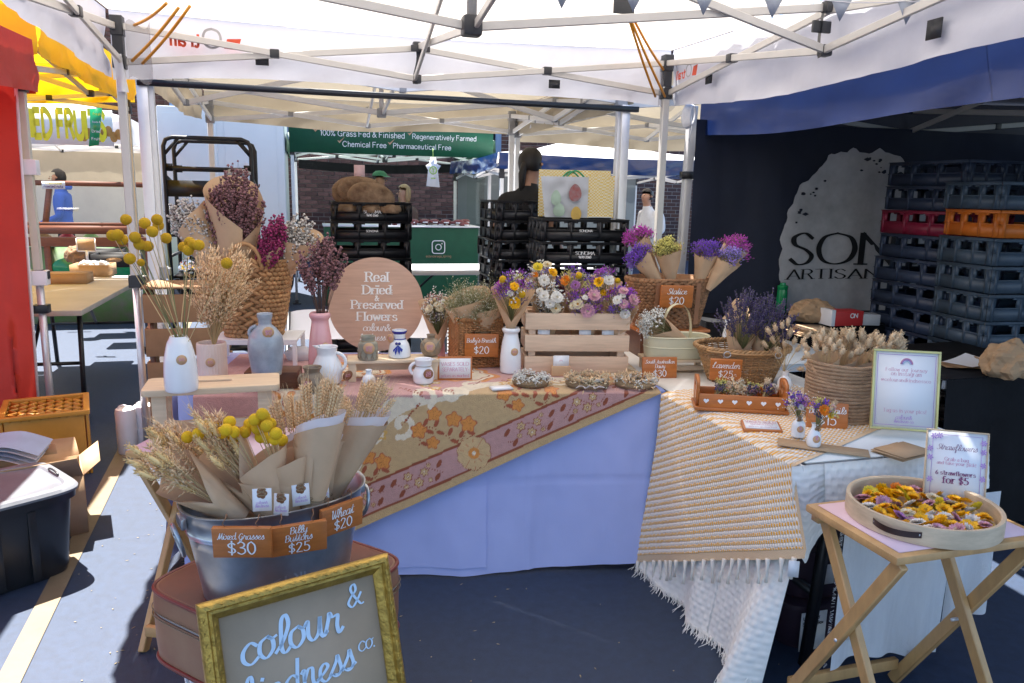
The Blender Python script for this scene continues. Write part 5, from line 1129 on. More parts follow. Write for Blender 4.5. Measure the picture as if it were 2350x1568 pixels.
ring(.140, .213, .218, .006, 'piping_red', 'piping'); ring(-.052, .213, .218, .006, 'piping_red', 'piping'); ring(.072, .2185, .2235, .0012, 'line_cream', 'stitching'); ring(.089, .2185, .2235, .0012, 'line_cream', 'stitching')
tz = .357 + .1455; tb = T('galvanised_tub', 'oval galvanised drinks cooler tub with ring handles full of wrapped dried grasses', 'tub', (-.6, 1.862, tz), math.radians(34.5))
TW, TD, TH = .228, .162, .252; fx = lambda t: (TW * (.80 + .20 * t), TD * (.78 + .22 * t))
secs = [(TH * t, fx(t)[0] + b, fx(t)[1] + b) for t, b in ((0, 0), (.01, .002), (.3, 0), (.6, 0), (.70, 0), (.715, .004), (.73, 0), (.745, .004), (.76, 0), (.97, 0), (.985, .006), (1, .006), (1.005, .002), (.98, -.004), (.5, -.006), (.04, -.006))]
MB().loft(secs, 96, 2.2, (1, 1)).build('body', 'zinc', tb, True, auto=60)
for s in (-1, 1):
    MB().tube([(s * (.238 + .010 * math.sin(a)), .036 * math.cos(a), TH * .80 - .032 + .040 * math.sin(a)) for a in np.linspace(0, 2 * PI, 26)], .0052, 8).build('ring_handle', 'zinc', tb, True); MB().box((s * .228, 0, TH * .86), (.014, .06, .028)).build('handle_lug', 'zinc', tb, bevel=.005)
mk('zinc_raised', (.55, .57, .60), .3, metal=.9)
def wrapletters(text, z, w, pen, a0):
    o = letters(text, 'embossed_lettering', 'zinc_raised', tb, (0, 0), w=w, pen=pen)
    for v in o.data.vertices:
        a = a0 + v.co.x / .19; rx_, ry_ = fx(z / TH); v.co = (rx_ * 1.008 * math.cos(a), ry_ * 1.012 * math.sin(a), z + v.co.z)
wrapletters('COOLER', .035, .16, 1.7, -1.50); wrapletters('DRINKS', .068, .15, 1.7, -1.50)
def hung(label, x, y, Y, rz, w, h, lines):
    c = at(x, y, Y=Y) - Vector((0, 0, h / 2)); t = sign(label, c, rz, -.06, w, h, lines, th=.014)
    for s in (-1, 1): MB().tube([(s * w * .28, .010, h - .002), (s * w * .28 - .006, .008, h + .008), (s * w * .28, .012, h + .016), (s * w * .28, .022, h + .024), (s * w * .28, .030, h + .012)], .0011, 5).build('hanging_hook', 'brown_tag', t)
hung('orange brown sign reading Mixed Grasses $30 hung on the metal tub', 555, 1246, 1.605, .05, .130, .073, [('Mixed Grasses', True, .64, .80, H_(slant=.15)), ('$30', False, .14, .46, H_(thin=.55))])
hung('orange brown sign reading Billy Buttons $25 hung on the metal tub', 686, 1237, 1.66, .42, .128, .073, [('Billy', True, .73, .30, H_(slant=.15)), ('Buttons', True, .47, .48, H_(slant=.15)), ('$25', False, .08, .36, H_(thin=.55))])
hung('orange brown sign reading Wheat $20 hung on the metal tub', 786, 1188, 1.79, .85, .122, .073, [('Wheat', True, .58, .54, H_(slant=.15)), ('$20', False, .14, .42, H_(thin=.55))])
# ------------------------------------------------------------------ heart tray, kraft cards, round tray
hv = at(1692, 945, ZT + .012); ht = T('heart_tray', 'orange brown wooden tray with heart cut-out ends and white hearts', 'tray', hv + Vector((.02, .055, 0)), RZ2 - .42)
HW, HD = .30, .115; MB().box((0, 0, .006), (HW + .03, HD + .02, .012)).build('base', 'sign_wood', ht, bevel=.003)
for s in (-1, 1): MB().box((0, s * HD / 2, .036), (HW, .010, .048)).build('side', 'sign_wood', ht, bevel=.002)
def heart(n, r): return [(r * .0625 * 16 * math.sin(a) ** 3, r * .0625 * (13 * math.cos(a) - 5 * math.cos(2 * a) - 2 * math.cos(3 * a) - math.cos(4 * a))) for a in np.linspace(0, 2 * PI, n, endpoint=False)]
def heart_end(x):
    n = 40; ins_ = heart(n, .021); ins_ = [(a, b + .075) for a, b in ins_]; out = []
    for a, b in ins_:                                     # matching points on the outer outline
        d = math.atan2(b - .072, a); c, s_ = math.cos(d), math.sin(d); k = min(HD / 2 / max(abs(c), 1e-6), (.045 if s_ > 0 else .06) / max(abs(s_), 1e-6)); out.append((max(-HD / 2, min(HD / 2, k * c)), .072 + k * s_ * (1 if s_ < 0 else (1 - .3 * (k * c / HD * 2) ** 2))))
    v = [(x + s_ * .005, p, q) for s_ in (-1, 1) for p, q in out + ins_]; f = []
    for i in range(n):
        j = (i + 1) % n; f += [(i, j, n + j, n + i), (2 * n + j, 2 * n + i, 3 * n + i, 3 * n + j), (j, i, 2 * n + i, 2 * n + j), (n + i, n + j, 3 * n + j, 3 * n + i)]
    MB().raw(v, f).build('heart_end', 'sign_wood', ht)
heart_end(-HW / 2 - .004); heart_end(HW / 2 + .004)
for k in range(6): MB().raw([(p + (-.125 + .05 * k), -HD / 2 - .0062, q + .036) for p, q in heart(24, .0095)], [tuple(range(24))]).build('white_heart', 'heart_white', ht)
ks = MB().box((0, 0, .001), (.265, .075, .0022)).build('kraft_strip', 'kraft_card', None); ks.location = at(1888, 1028, ZT + .0125); ks.rotation_euler = (0, .02, RZ2 - .62); tag(ks, 'long kraft card strip under the two bud bottles', 'card')
kc = T('kraft_card_stack', 'stack of folded kraft cards at the table corner', 'cards', at(2070, 1042, ZT + .002), RZ2 + .25)
for k in range(4): MB().box((.006 * math.sin(k * 2.2), .004 * math.cos(k * 3), .002 + k * .0042), (.145, .105, .0018)).build('card', 'kraft_card', kc).rotation_euler.z = .05 * math.sin(k * 4)
rt_ = T('round_tray', 'round wooden tray with dark leather handles full of strawflowers', 'tray', (tr_c.x - .005, tr_c.y - .005, ZR + .004), TRZ)
RT = .19; MB().lathe([(0, .008), (RT - .012, .008), (RT - .012, .005), (RT - .012, .048), (RT - .009, .051), (RT - .001, .051), (RT, .048), (RT, .002), (RT - .004, 0), (0, 0)], 96).build('rim', 'tray_wood', rt_, True, auto=35)
for a0 in (3.62, .48):
    m = MB().sheet(lambda u, v: ((RT + .003 + .022 * math.sin(PI * u)) * math.cos(a0 + (u - .5) * .62), (RT + .003 + .022 * math.sin(PI * u)) * math.sin(a0 + (u - .5) * .62), .022 + .016 * v), 20, 2); m.build('leather_handle', 'leather_dark', rt_, True)
    for s in (-1, 1): MB().lathe([(0, .003), (.004, .002), (.005, 0)], 10, Matrix.Translation(((RT + .004) * math.cos(a0 + s * .27), (RT + .004) * math.sin(a0 + s * .27), .030)) @ Matrix.Rotation(a0 + s * .27, 4, 'Z') @ Matrix.Rotation(PI / 2, 4, 'Y')).build('rivet', 'zip', rt_)
for k, (dx, dy, r_) in enumerate(((.185, .10, .25), (.195, .02, .3))):
    cd_ = MB().box((0, 0, 0), (.085, .055, .0012)).build('flower_care_card', 'paper', None); p = Vector((tr_c.x, tr_c.y, ZR + .004 + .002 * k)) + Vector((math.cos(TRZ) * dx - math.sin(TRZ) * dy, math.sin(TRZ) * dx + math.cos(TRZ) * dy, 0)); cd_.location = p; cd_.rotation_euler.z = TRZ + r_; tag(cd_, ('white card under the far edge of the round tray', 'white card poking out right of the round tray')[k], 'card')
vase('white_bud_vase', 'squat white bud vase holding bunny tails behind the heart tray', 1799, 897, 852, ZT + .012, .030, [(0, 0), (.6, 0), (.85, .1), (1, .32), (.88, .55), (.5, .72), (.36, .8), (.38, .92), (.5, 1)], 'ceramic_white')
vase('white_bottle', 'small white bottle with a posy, left on the kraft strip', 1830, 1006, 955, ZT + .015, .0215, [(0, 0), (.95, 0), (1, .08), (1, .6), (.85, .72), (.5, .82), (.48, .94), (.55, 1)], 'ceramic_white', sticker=(-.1, .45, .0105), txt=('$8',))
vase('white_bottle', 'small teardrop white bottle with a posy, right on the kraft strip', 1866, 1028, 972, ZT + .015, .0225, [(0, 0), (.8, 0), (.95, .1), (1, .3), (.85, .52), (.5, .75), (.42, .9), (.5, 1)], 'ceramic_white', sticker=(-.05, .40, .0115), txt=('$8',))
vase('white_milk_vase', 'white vase standing empty right of the statice basket', 1669, 788, 735, ZT + .004, .030, [(0, 0), (.94, 0), (1, .08), (1, .35), (.7, .66), (.62, .82), (.85, .9), (.78, 1)], 'ceramic_white')
# ------------------------------------------------------------------ dried flowers
mk('stem_straw', (.60, .44, .22), .8, island=.25); mk('stem_green', (.20, .20, .08), .8, island=.3); mk('stem_brown', (.12, .065, .05), .8, island=.3)
mk('berry_white', (.50, .46, .42), .8, island=.35); mk('berry_mauve', (.22, .10, .11), .75, island=.4); mk('berry_magenta', (.26, .02, .10), .7, island=.4)
mk('twig_dark', (.06, .042, .03), .85, island=.3)
mk('oat', (.92, .66, .40), .75, island=.28, transl=.15); mk('wheat_ear', (.80, .56, .31), .75, island=.22); mk('awn', (.80, .60, .36), .7)
mk('foxtail', (.80, .56, .25), .9, island=.3); mk('bunny', (.76, .58, .38), .95, island=.22, transl=.2)
mk('billy', (.86, .50, .008), .9, var=.15, vs=120, bump=.7, bs=330, voronoi=True, rnd=.12)  # tone of the sunlit heads put into the base colour
mk('billy_shaded', (.78, .47, .008), .9, var=.2, vs=120, bump=.4, bs=420, voronoi=True, rnd=.15)  # darker copy of the billy yellow, shade put into the colour
mk('statice_purple', (.40, .06, .58), .75, island=.35); mk('statice_violet', (.20, .06, .56), .75, island=.35); mk('statice_yellow', (.66, .60, .18), .75, island=.25); mk('statice_lilac', (.34, .24, .70), .75, island=.3); mk('statice_magenta', (.52, .05, .46), .75, island=.3)
mk('lavender', (.10, .075, .17), .85, island=.45); mk('babys', (.40, .40, .24), .85, island=.4); mk('babys_white', (.72, .70, .60), .8, island=.2)
mk('daisy_white', (.74, .73, .68), .7, island=.15); mk('cream_petal', (.74, .64, .45), .6, island=.2, transl=.2); mk('pink_yarrow', (.52, .22, .24), .8, island=.25)
mk('petal_yellow', (.92, .50, .002), .5, island=.25, transl=.2); mk('petal_lemon', (.74, .58, .03), .5, island=.2, transl=.2); mk('petal_white', (.80, .76, .70), .5, island=.15, transl=.2); mk('petal_pink', (.66, .34, .42), .5, island=.3, transl=.2)
mk('petal_orange', (.72, .20, .008), .5, island=.25, transl=.15); mk('petal_maroon', (.09, .012, .015), .5, island=.35); mk('petal_mauve', (.42, .16, .38), .5, island=.3, transl=.1); mk('petal_rust', (.25, .06, .02), .5, island=.3)
mk('disc_gold', (.52, .27, .02), .8, island=.2); mk('disc_olive', (.42, .38, .06), .8); mk('disc_brown', (.20, .10, .04), .8); mk('disc_beige', (.5, .42, .30), .8)
def hd(rng, n, R, z0, dz, spread=1.0):
    """tips over a dome: n x 3."""
    a = rng.uniform(0, 2 * PI, n); r = R * np.sqrt(rng.uniform(0, 1, n)); return np.c_[r * np.cos(a), r * np.sin(a), z0 + dz * (1 - (r / R) ** 2 * spread) + rng.normal(0, dz * .12, n)]
class Bunch:
    """collects the strands of one bouquet; one mesh for each material."""
    def __init__(s, seed=0): s.g = {}; s.rng = rs(seed); s.heads = []
    def mb(s, k): return s.g.setdefault(k, MB())
    def stem(s, a, b, m='stem_straw', r=.0011, bend=.25, n=5):
        a, b = np.array(a, float), np.array(b, float); k = np.linspace(0, 1, n)[:, None]; mid = np.array((a[0] + (b[0] - a[0]) * bend, a[1] + (b[1] - a[1]) * bend, (a[2] + b[2]) / 2))
        P = (1 - k) ** 2 * a + 2 * k * (1 - k) * mid + k ** 2 * b; s.mb(m).tube(P, np.linspace(r, r * .6, n), 4, cap=False); d = P[-1] - P[-2]; return P, d / (np.linalg.norm(d) + 1e-9)
    def along(s, P, t0, k):
        t = s.rng.uniform(t0, 1, k); i = np.clip((t * (len(P) - 1)).astype(int), 0, len(P) - 2); f = t * (len(P) - 1) - i; return P[i] * (1 - f)[:, None] + P[i + 1] * f[:, None], t
    def berries(s, base, tips, m, stem='stem_brown', k=16, r=.0042, t0=.5, off=.011, tpl=(ICO_V, ICO_F)):
        for t in tips:
            P, d = s.stem(base + (t - base) * .15 * np.array((1, 1, 0)), t, stem, .0011); q, tt = s.along(P, t0, k)
            q = q + s.rng.normal(0, off, q.shape) * (1.25 - tt)[:, None]; s.mb(m).scatter(*tpl, q, s.rng.normal(0, 1, q.shape), r * s.rng.uniform(.7, 1.25, k))
            if len(q) > 3: s.mb('twig_dark').scatter(OCT_V, OCT_F, q[:len(q) // 3] + (0, 0, -r), s.rng.normal(0, 1, (len(q) // 3, 3)), r * .7)
    def statice(s, base, tips, m, k=30, R=.022, stem='stem_green', r=.0036):
        for t in tips:
            P, d = s.stem(base, t, stem, .0014); q = t + s.rng.normal(0, R * .5, (k, 3)) * (1, 1, .75); dr = q - (t - d * R * 1.6)
            s.mb(m).scatter(SEED_V, SEED_F, q, dr + s.rng.normal(0, .006, dr.shape), np.c_[np.full(k, r * 1.5), np.full(k, r * 1.7), np.full(k, r * 2.4)])
            s.mb('stem_green').scatter(SEED_V, SEED_F, q - d * .006, dr, np.tile((r * .8, r * .8, r * 2.6), (k, 1)))
    def lavender(s, base, tips, m='lavender', k=20, L=.055, stem='stem_green'):
        for t in tips:
            P, d = s.stem(base, t, stem, .0009); z = s.rng.uniform(0, 1, k) ** .8; q = t - d * (L * z)[:, None] + s.rng.normal(0, .0022, (k, 3)); s.mb(m).scatter(SEED_V, SEED_F, q, s.rng.normal(0, .5, (k, 3)) + d, np.tile((.0058, .0058, .0095), (k, 1)))
    def bunny(s, base, tips, L=.030, w=.0085, m='bunny', stem='stem_straw', k=46):
        for t in tips:
            P, d = s.stem(base, t, stem, .0009); s.mb(m).scatter(ICO_V, ICO_F, [t + d * L * .5], [d], [(w * .72, w * .72, L * .46)])
            z = s.rng.uniform(-.05, .95, k); rad = w * np.sin(np.clip(z * .9 + .08, 0, 1) * PI) ** .6; e = s.rng.normal(0, 1, (k, 3)); e -= (e @ d)[:, None] * d; e /= np.linalg.norm(e, axis=1, keepdims=True) + 1e-9
            s.mb(m).scatter(SEED_V, SEED_F, t + d * (z * L)[:, None] + e * (rad * .55)[:, None], e * .8 + d, np.tile((.0034, .0034, .0095), (k, 1)))
    def foxtail(s, base, tips, L=.055): s.bunny(base, tips, L, .0085, 'foxtail', 'stem_straw', 70)
    def wheat(s, base, tips, L=.075, awn=.05, m='wheat_ear'):
        for t in tips:
            P, d = s.stem(base, t, 'stem_straw', .0014); x = np.cross(d, s.rng.normal(0, 1, 3)); x /= np.linalg.norm(x); n = 18; z = np.arange(n) / n; sg = np.where(np.arange(n) % 2, 1, -1)[:, None]
            q = t + d * (z * L)[:, None] + x * sg * .0035; dr = d + x * sg * .45; s.mb(m).scatter(SEED_V, SEED_F, q, dr, np.c_[np.full(n, .0062), np.full(n, .0075), np.full(n, .0125)])
            y = np.cross(d, x); sg2 = np.where(np.arange(n) % 2, -1, 1)[:, None]; s.mb(m).scatter(SEED_V, SEED_F, t + d * (z * L)[:, None] + y * sg2 * .003, d + y * sg2 * .4, np.c_[np.full(n, .0055), np.full(n, .007), np.full(n, .012)])
            if awn:
                for k in range(12): p = t + d * (s.rng.uniform(.2, 1) * L); e = d + s.rng.normal(0, .16, 3); s.mb('awn').tube([p, p + e * awn * s.rng.uniform(.7, 1.2)], [.0005, .0002], 3, cap=False)
    def oats(s, base, tips, k=16, t0=.55, drop=.6):
        for t in tips:
            P, d = s.stem(base, t, 'stem_straw', .0012); q, tt = s.along(P, t0, k); o = s.rng.normal(0, .011, (k, 3)) * (1.3 - tt)[:, None]; dr = o * 40 + (0, 0, -drop) + d * .8
            s.mb('oat').scatter(SEED_V, SEED_F, q + o, dr, np.c_[np.full(k, .0078), np.full(k, .0085), s.rng.uniform(.017, .028, k)])
    def plume(s, base, tips, m='wheat_ear', k=60, L=.10, w=.008):
        for t in tips:
            P, d = s.stem(base, t, 'stem_straw', .001); z = s.rng.uniform(0, 1, k); q = t + d * (z * L)[:, None] + s.rng.normal(0, w * .45, (k, 3)) * (1.1 - z)[:, None]; s.mb(m).scatter(SEED_V, SEED_F, q, d + s.rng.normal(0, .35, (k, 3)), np.tile((.003, .003, .011), (k, 1)))
    def gyp(s, base, tips, k=14, m='babys', r=.0022, spread=.020):
        for t in tips:
            P, d = s.stem(base, t, 'stem_green', .0009); q, tt = s.along(P, .6, k); e = q + s.rng.normal(0, spread, (k, 3)) + (0, 0, .008)
            for a, b in zip(q, e): s.mb('stem_green').tube([a, b], [.0005, .0003], 3, cap=False)
            s.mb(m).scatter(OCT_V, OCT_F, e, s.rng.normal(0, 1, (k, 3)), r * s.rng.uniform(.7, 1.4, k)); e2 = e[::2] + s.rng.normal(0, .005, e[::2].shape); s.mb('babys_white' if m == 'babys' else m).scatter(OCT_V, OCT_F, e2, s.rng.normal(0, 1, e2.shape), r * .9)
    def daisies(s, base, tips, k=9, m='daisy_white', r=.005, R=.012):
        for t in tips:
            P, d = s.stem(base, t, 'stem_green', .001); q = t + s.rng.normal(0, R, (k, 3)); dr = np.tile(d, (k, 1)) + s.rng.normal(0, .5, (k, 3)); s.mb(m).scatter(ICO_V, ICO_F, q, dr, np.tile((r, r, r * .45), (k, 1))); dr /= np.linalg.norm(dr, axis=1, keepdims=True); s.mb('twig_dark').scatter(OCT_V, OCT_F, q + dr * r * .35, dr, np.tile((r * .35, r * .35, r * .2), (k, 1)))
    def head(s, kind, p, d, size): s.heads.append((kind, p, d, size))
    def done(s, parent):
        for k, m in s.g.items():
            nm = 'stems' if k.startswith('stem') or k in ('awn', 'twig_dark') else 'blossoms'
            m.build(nm, k, parent, True, stuff=True)
        for kind, p, d, size in s.heads:
            o = put('flower_head', HEAD[kind], None, parent); o.matrix_local = Matrix.Translation(Vector(p)) @ Vector(d).to_track_quat('Z', 'Y').to_matrix().to_4x4() @ Matrix.Rotation(s.rng.uniform(0, 6), 4, 'Z') @ Matrix.Scale(size, 4)
HEAD = {}
def straw_head(key, petal, disc, open_=.55, dr=.34, layers=4):
    m = MB(); rng = rs(len(key) * 7 + 1)
    for l in range(layers):
        n = 17 - l * 2; a = np.arange(n) * 2 * PI / n + l * .21 + rng.normal(0, .05, n); el = open_ * (.25 + .42 * l); d = np.c_[np.cos(a) * math.cos(el), np.sin(a) * math.cos(el), np.full(n, math.sin(el)) + rng.normal(0, .06, n)]
        m.scatter(PET_V, PET_F, np.c_[np.cos(a) * .12, np.sin(a) * .12, np.full(n, .05 + .05 * l)], d, np.full(n, .95 - .16 * l) * rng.uniform(.9, 1.08, n), roll=np.zeros(n))
    th = np.linspace(0, PI / 2, 5); m.lathe([(dr * math.cos(t), .20 + .13 * math.sin(t)) for t in th], 14, mi=1); R_ = rs(2); k = 60; a = R_.uniform(0, 6.28, k); r = dr * np.sqrt(R_.uniform(0, 1, k)) * .95
    m.scatter(OCT_V, OCT_F, np.c_[r * np.cos(a), r * np.sin(a), .20 + .13 * np.sqrt(np.clip(1 - (r / dr) ** 2, 0, 1))], np.tile((0, 0, 1.), (k, 1)), np.tile((.04, .04, .06), (k, 1)), mi=1)
    me = m.mesh('flower_head', False); me.materials.append(mat(petal)); me.materials.append(mat(disc)); HEAD[key] = me
for k_, a_ in dict(yellow=('petal_yellow', 'disc_gold'), lemon=('petal_lemon', 'disc_olive'), white=('petal_white', 'disc_beige'), cream=('cream_petal', 'disc_gold'), pink=('petal_pink', 'disc_gold'), orange=('petal_orange', 'disc_gold'), maroon=('petal_maroon', 'disc_brown'), mauve=('petal_mauve', 'disc_brown'), rust=('petal_rust', 'disc_brown'), pinkwhite=('petal_pink', 'disc_beige')).items(): straw_head(k_, *a_)
straw_head('bud', 'petal_yellow', 'disc_olive', 1.6, .42, 3); straw_head('whitebud', 'petal_white', 'disc_beige', 1.5, .42, 3)
import bmesh
def ball(key, m):
    bm = bmesh.new(); bmesh.ops.create_icosphere(bm, subdivisions=3, radius=1); me = bpy.data.meshes.new('flower_head'); bm.to_mesh(me); bm.free(); R_ = rs(3)
    for v in me.vertices: v.co *= 1 + .05 * noise.noise(v.co * 7)
    me.polygons.foreach_set('use_smooth', np.ones(len(me.polygons), bool)); me.materials.append(mat(m)); HEAD[key] = me
ball('billy', 'billy'); ball('billy_shaded', 'billy_shaded')
mk('poppy', (.42, .30, .16), .8, var=.2); ball('pod', 'poppy')
def axis_frame(name, label, base, top, cat='bouquet', group=None, roll=0):
    ax = (top - base); q = ax.to_track_quat('Z', 'Y'); t = T(name, label, cat, base, 0, group); t.rotation_mode = 'QUATERNION'
    # keep local -y as close to the camera as it can be
    z = ax.normalized(); y = Vector((0, 1, 0)); y = (y - z * y.dot(z)).normalized(); x = y.cross(z); t.rotation_quaternion = (Matrix((x, y, z)).transposed() @ Matrix.Rotation(roll, 3, 'Z')).to_quaternion(); return t, ax.length
def paper(parent, H, r0, r1, dip=.4, peak=.0, front=-PI / 2, m='kraft', seed=0, over=.9, wob=.006, name='paper_wrap', pw=1.1, wd=1.1, flare=.0, diag=0, flip=1):
    """a sheet rolled into a cone with a V at the front and a pointed flap behind."""
    n = 64; k = 16; turn = 2 * PI + over
    def fn(u, v):
        th = front + PI + flip * (u - .5) * turn * .999; dl = abs((u - .5) * turn); dl2 = PI - dl if dl < PI else dl - PI
        top = H * (1 - dip * max(0, 1 - dl2 / wd) + peak * max(0, 1 - dl / pw))
        if diag: top = H * (1 + peak * math.exp(-((u - .42) / .16) ** 2) - dip * 1.25 * max(0, (u - .52) / .48) ** 1.15 - dip * .5 * max(0, .2 - u) / .2)
        s = v; r = r0 + (r1 - r0) * (s * top / H) ** .95 + .004 * u + flare * max(0, s * top / H - .8)
        w_ = wob * nz(math.cos(th) * 1.3, math.sin(th) * 1.3, s * 2 + seed, 1.3) * s; r += w_; return (r * math.cos(th), r * math.sin(th), s * top)
    o = MB().sheet(fn, n, k).build(name, m, parent, True); return o
def tie(parent, z, r, m='twine'):
    MB().tube([((r + .002) * math.cos(a), (r + .002) * math.sin(a), z + .003 * math.sin(a * 2)) for a in np.linspace(0, 12.6, 36)], .0014, 5).build('twine', m, parent, True)
    MB().tube([(.012 * math.sin(a) * math.cos(a) * 1.6, -r - .006, z + .010 * math.sin(a)) for a in np.linspace(0, 6.28, 24)], .0013, 5).build('twine_bow', m, parent, True)
def wrapped(label, base, top, r1, fill, seed, group, r0=.012, dip=.4, peak=.1, m='kraft', cat='bouquet', front=-PI / 2, tissue=False, tied=False, name='wrapped_bouquet', over=1.5, wd=1.1, diag=1, flip=1):
    t, H = axis_frame(name, label, base, top, cat, group); paper(t, H, r0, r1, dip, peak, front, m, seed, over, wd=wd, diag=diag, flip=flip)
    if tissue: paper(t, H * 1.09, r0 * .6, r1 * .96, dip * .95, peak, front, 'tissue', seed + 1, over, name='tissue_lining', wd=wd, diag=diag)
    if tied: tie(t, H * .22, r0 + (r1 - r0) * .22)
    b = Bunch(seed); fill(b, H, r1); b.done(t); return t
O3 = np.zeros(3)
# --- bouquets in the straw tote
Yt = tot.location.y; GT = 'bouquets in the straw tote'
def fb(m, R, dz, n, k=20, r=.0052, stem='stem_brown', z=.62):
    return lambda b, H, r1: b.berries(np.array((0, 0, H * .15)), hd(b.rng, n, R, H * z, dz), m, stem, k, r)
wrapped('brown paper bouquet of white-tipped dried stems leaning left in the tote', at(540, 690, Y=Yt - .02), at(432, 500, Y=Yt - .05), .085, fb('berry_white', .098, .12, 80, 26, z=.92), 1, GT, dip=.3, peak=.10, front=-1.9)
wrapped('largest brown paper bouquet, purple brown stems, centre of the tote', at(548, 720, Y=Yt - .03), at(540, 455, Y=Yt - .05), .122, fb('berry_mauve', .125, .18, 120, 30, z=.90), 2, GT, dip=.5, peak=.18, front=-1.7, wd=1.2, flip=-1)
wrapped('magenta dried bouquet leaning right in the tote', at(590, 690, Y=Yt - .05), at(625, 560, Y=Yt - .08), .05, fb('berry_magenta', .072, .17, 75, 28, .0052, z=.85), 3, GT, dip=.5)
wrapped('brown paper bouquet of white-tipped stems leaning right in the tote', at(610, 690, Y=Yt + .02), at(684, 545, Y=Yt), .09, fb('berry_white', .10, .12, 80, 24, z=.92), 4, GT, dip=.2, peak=.15)
# --- vase fillings
def vase_fill(label, name, x, yb, Y, fn, seed, cat='dried flowers', group=None):
    t = T(name, label, cat, at(x, yb, Y=Y), 0, group); b = Bunch(seed); fn(b, t.location); b.done(t); return t
def pv_of(o): return next(q for q in bpy.data.objects if q.get('label', '').startswith(o)).location
pk_ = pv_of('tall pink milk'); vase_fill('purple brown dried sprays standing in the tall pink vase', 'dried_sprays', 738, 724, pk_.y, lambda b, L: b.berries(O3 + (0, 0, -.02), hd(b.rng, 52, .115, .18, .13, .7) + (.012, 0, 0), 'berry_mauve', 'stem_brown', 24, .0052, .52, .010), 11)
rv_ = pv_of('ribbed blush')
def oats_fill(b, L):
    t = hd(b.rng, 110, .115, .25, .15, .9) + (.045, 0, 0); t[:, 2] = b.rng.uniform(.17, .39, 110); t[:, :2] *= (.5 + t[:, 2:] * 2); b.oats(np.array((0, 0, -.02)), t, 24, .5, .0); b.plume(np.array((0, 0, -.02)), hd(b.rng, 34, .10, .14, .15, .8) + (.03, -.01, 0), 'oat', 60, .11, .011)
vase_fill('golden dried oats and grasses filling the ribbed blush vase', 'dried_oats', 490, 790, rv_.y, oats_fill, 12)
wv_ = pv_of('tall white ceramic vase holding yellow')
def billies(b, L):
    for zx, zy in ((208, 497), (355, 525), (452, 497), (461, 542), (414, 592), (100, 622), (143, 617), (180, 655), (279, 637), (313, 693), (380, 706), (237, 805), (523, 643), (708, 675), (661, 712), (697, 738), (733, 695), (780, 697), (1000, 840), (325, 835)):
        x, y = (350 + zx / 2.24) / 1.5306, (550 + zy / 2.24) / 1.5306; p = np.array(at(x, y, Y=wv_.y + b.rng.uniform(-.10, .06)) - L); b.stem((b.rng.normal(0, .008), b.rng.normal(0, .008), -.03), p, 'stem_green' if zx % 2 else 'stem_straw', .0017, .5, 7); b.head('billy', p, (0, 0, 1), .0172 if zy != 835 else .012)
vase_fill('yellow ball billy buttons on long stems in the white vase', 'billy_buttons', 418, 778, wv_.y, billies, 13)
# --- pastel and bright bouquets
def mixed(heads, fillers, R=.055, dz=.05, z=.62):
    def f(b, H, r1):
        base = np.array((0, 0, H * .15)); zc = H * z
        for fn, m, n, kw in fillers: getattr(b, fn)(base, hd(b.rng, n, R, zc, dz), **dict(kw, **({'m': m} if m else {})))
        for kind, x, y, sz in heads:                      # x right, y up on the face turned to the camera
            p = np.array((x * R, -R * .95 * math.sqrt(max(.05, 1 - (x * x + y * y) * .75)), zc + dz * .3 + y * R)); d = p - np.array((0, R * .3, zc - R * .3)); b.stem(base, p - d * .1, 'stem_green', .0012); b.head(kind, p, d, sz * .84)
    return f
pr_ = at(1008, 796, Y=3.58)
wrapped('small pastel bouquet with cream and pink flowers in the small pink vase', at(1008, 800, Y=3.50), at(1003, 690, Y=3.50), .085, mixed([('cream', -.5, -.1, .024), ('cream', .25, -.05, .024), ('cream', .1, .2, .02), ('pod', -.3, .35, .010), ('pod', 0, .1, .011), ('pod', -.1, .55, .010), ('white', .5, .4, .015)], [('gyp', 'daisy_white', 26, dict(r=.003)), ('lavender', None, 16, {}), ('statice', 'pink_yarrow', 9, dict(R=.02)), ('daisies', None, 10, dict(r=.004))], .062, .07, .80), 21, 'paper wrapped bouquets', dip=.7, peak=.05, wd=1.5, diag=0)
wbp = wbx.location
def gypf(b, H, r1): b.gyp(np.array((0, 0, H * .2)), hd(b.rng, 70, .115, H * .72, .13), 16)
wrapped('brown paper wrapped baby\'s breath, left in the wicker box', wbp + Vector((-.03, -.02, .10)), wbp + Vector((-.045, -.03, .30)), .105, gypf, 22, 'paper wrapped bouquets', dip=.3, peak=.18, wd=1.6)
wrapped('brown paper wrapped baby\'s breath, right in the wicker box', wbp + Vector((.03, -.03, .10)), wbp + Vector((.050, -.045, .285)), .092, gypf, 23, 'paper wrapped bouquets', dip=.45, peak=.1, wd=1.5)
bb = pv_of('tall white milk bottle'); wrapped('bright yellow and purple bouquet in the tall white bottle vase', at(1172, 757, Y=bb.y), at(1178, 664, Y=bb.y - .01), .092, mixed([('yellow', .05, .30, .025), ('yellow', .12, -.62, .032), ('billy', -.62, .62, .0185), ('billy', .5, -.12, .018), ('whitebud', -.15, -.1, .018)], [('statice', 'statice_purple', 12, dict(R=.022)), ('statice', 'statice_violet', 8, dict(R=.022)), ('statice', 'statice_yellow', 9, dict(R=.02)), ('lavender', None, 10, {}), ('daisies', None, 6, {}), ('statice', 'statice_magenta', 7, dict(R=.02))], .075, .085, .86), 24, 'paper wrapped bouquets', dip=.78, peak=.0, wd=1.6, diag=0)
Yc = crate.location.y
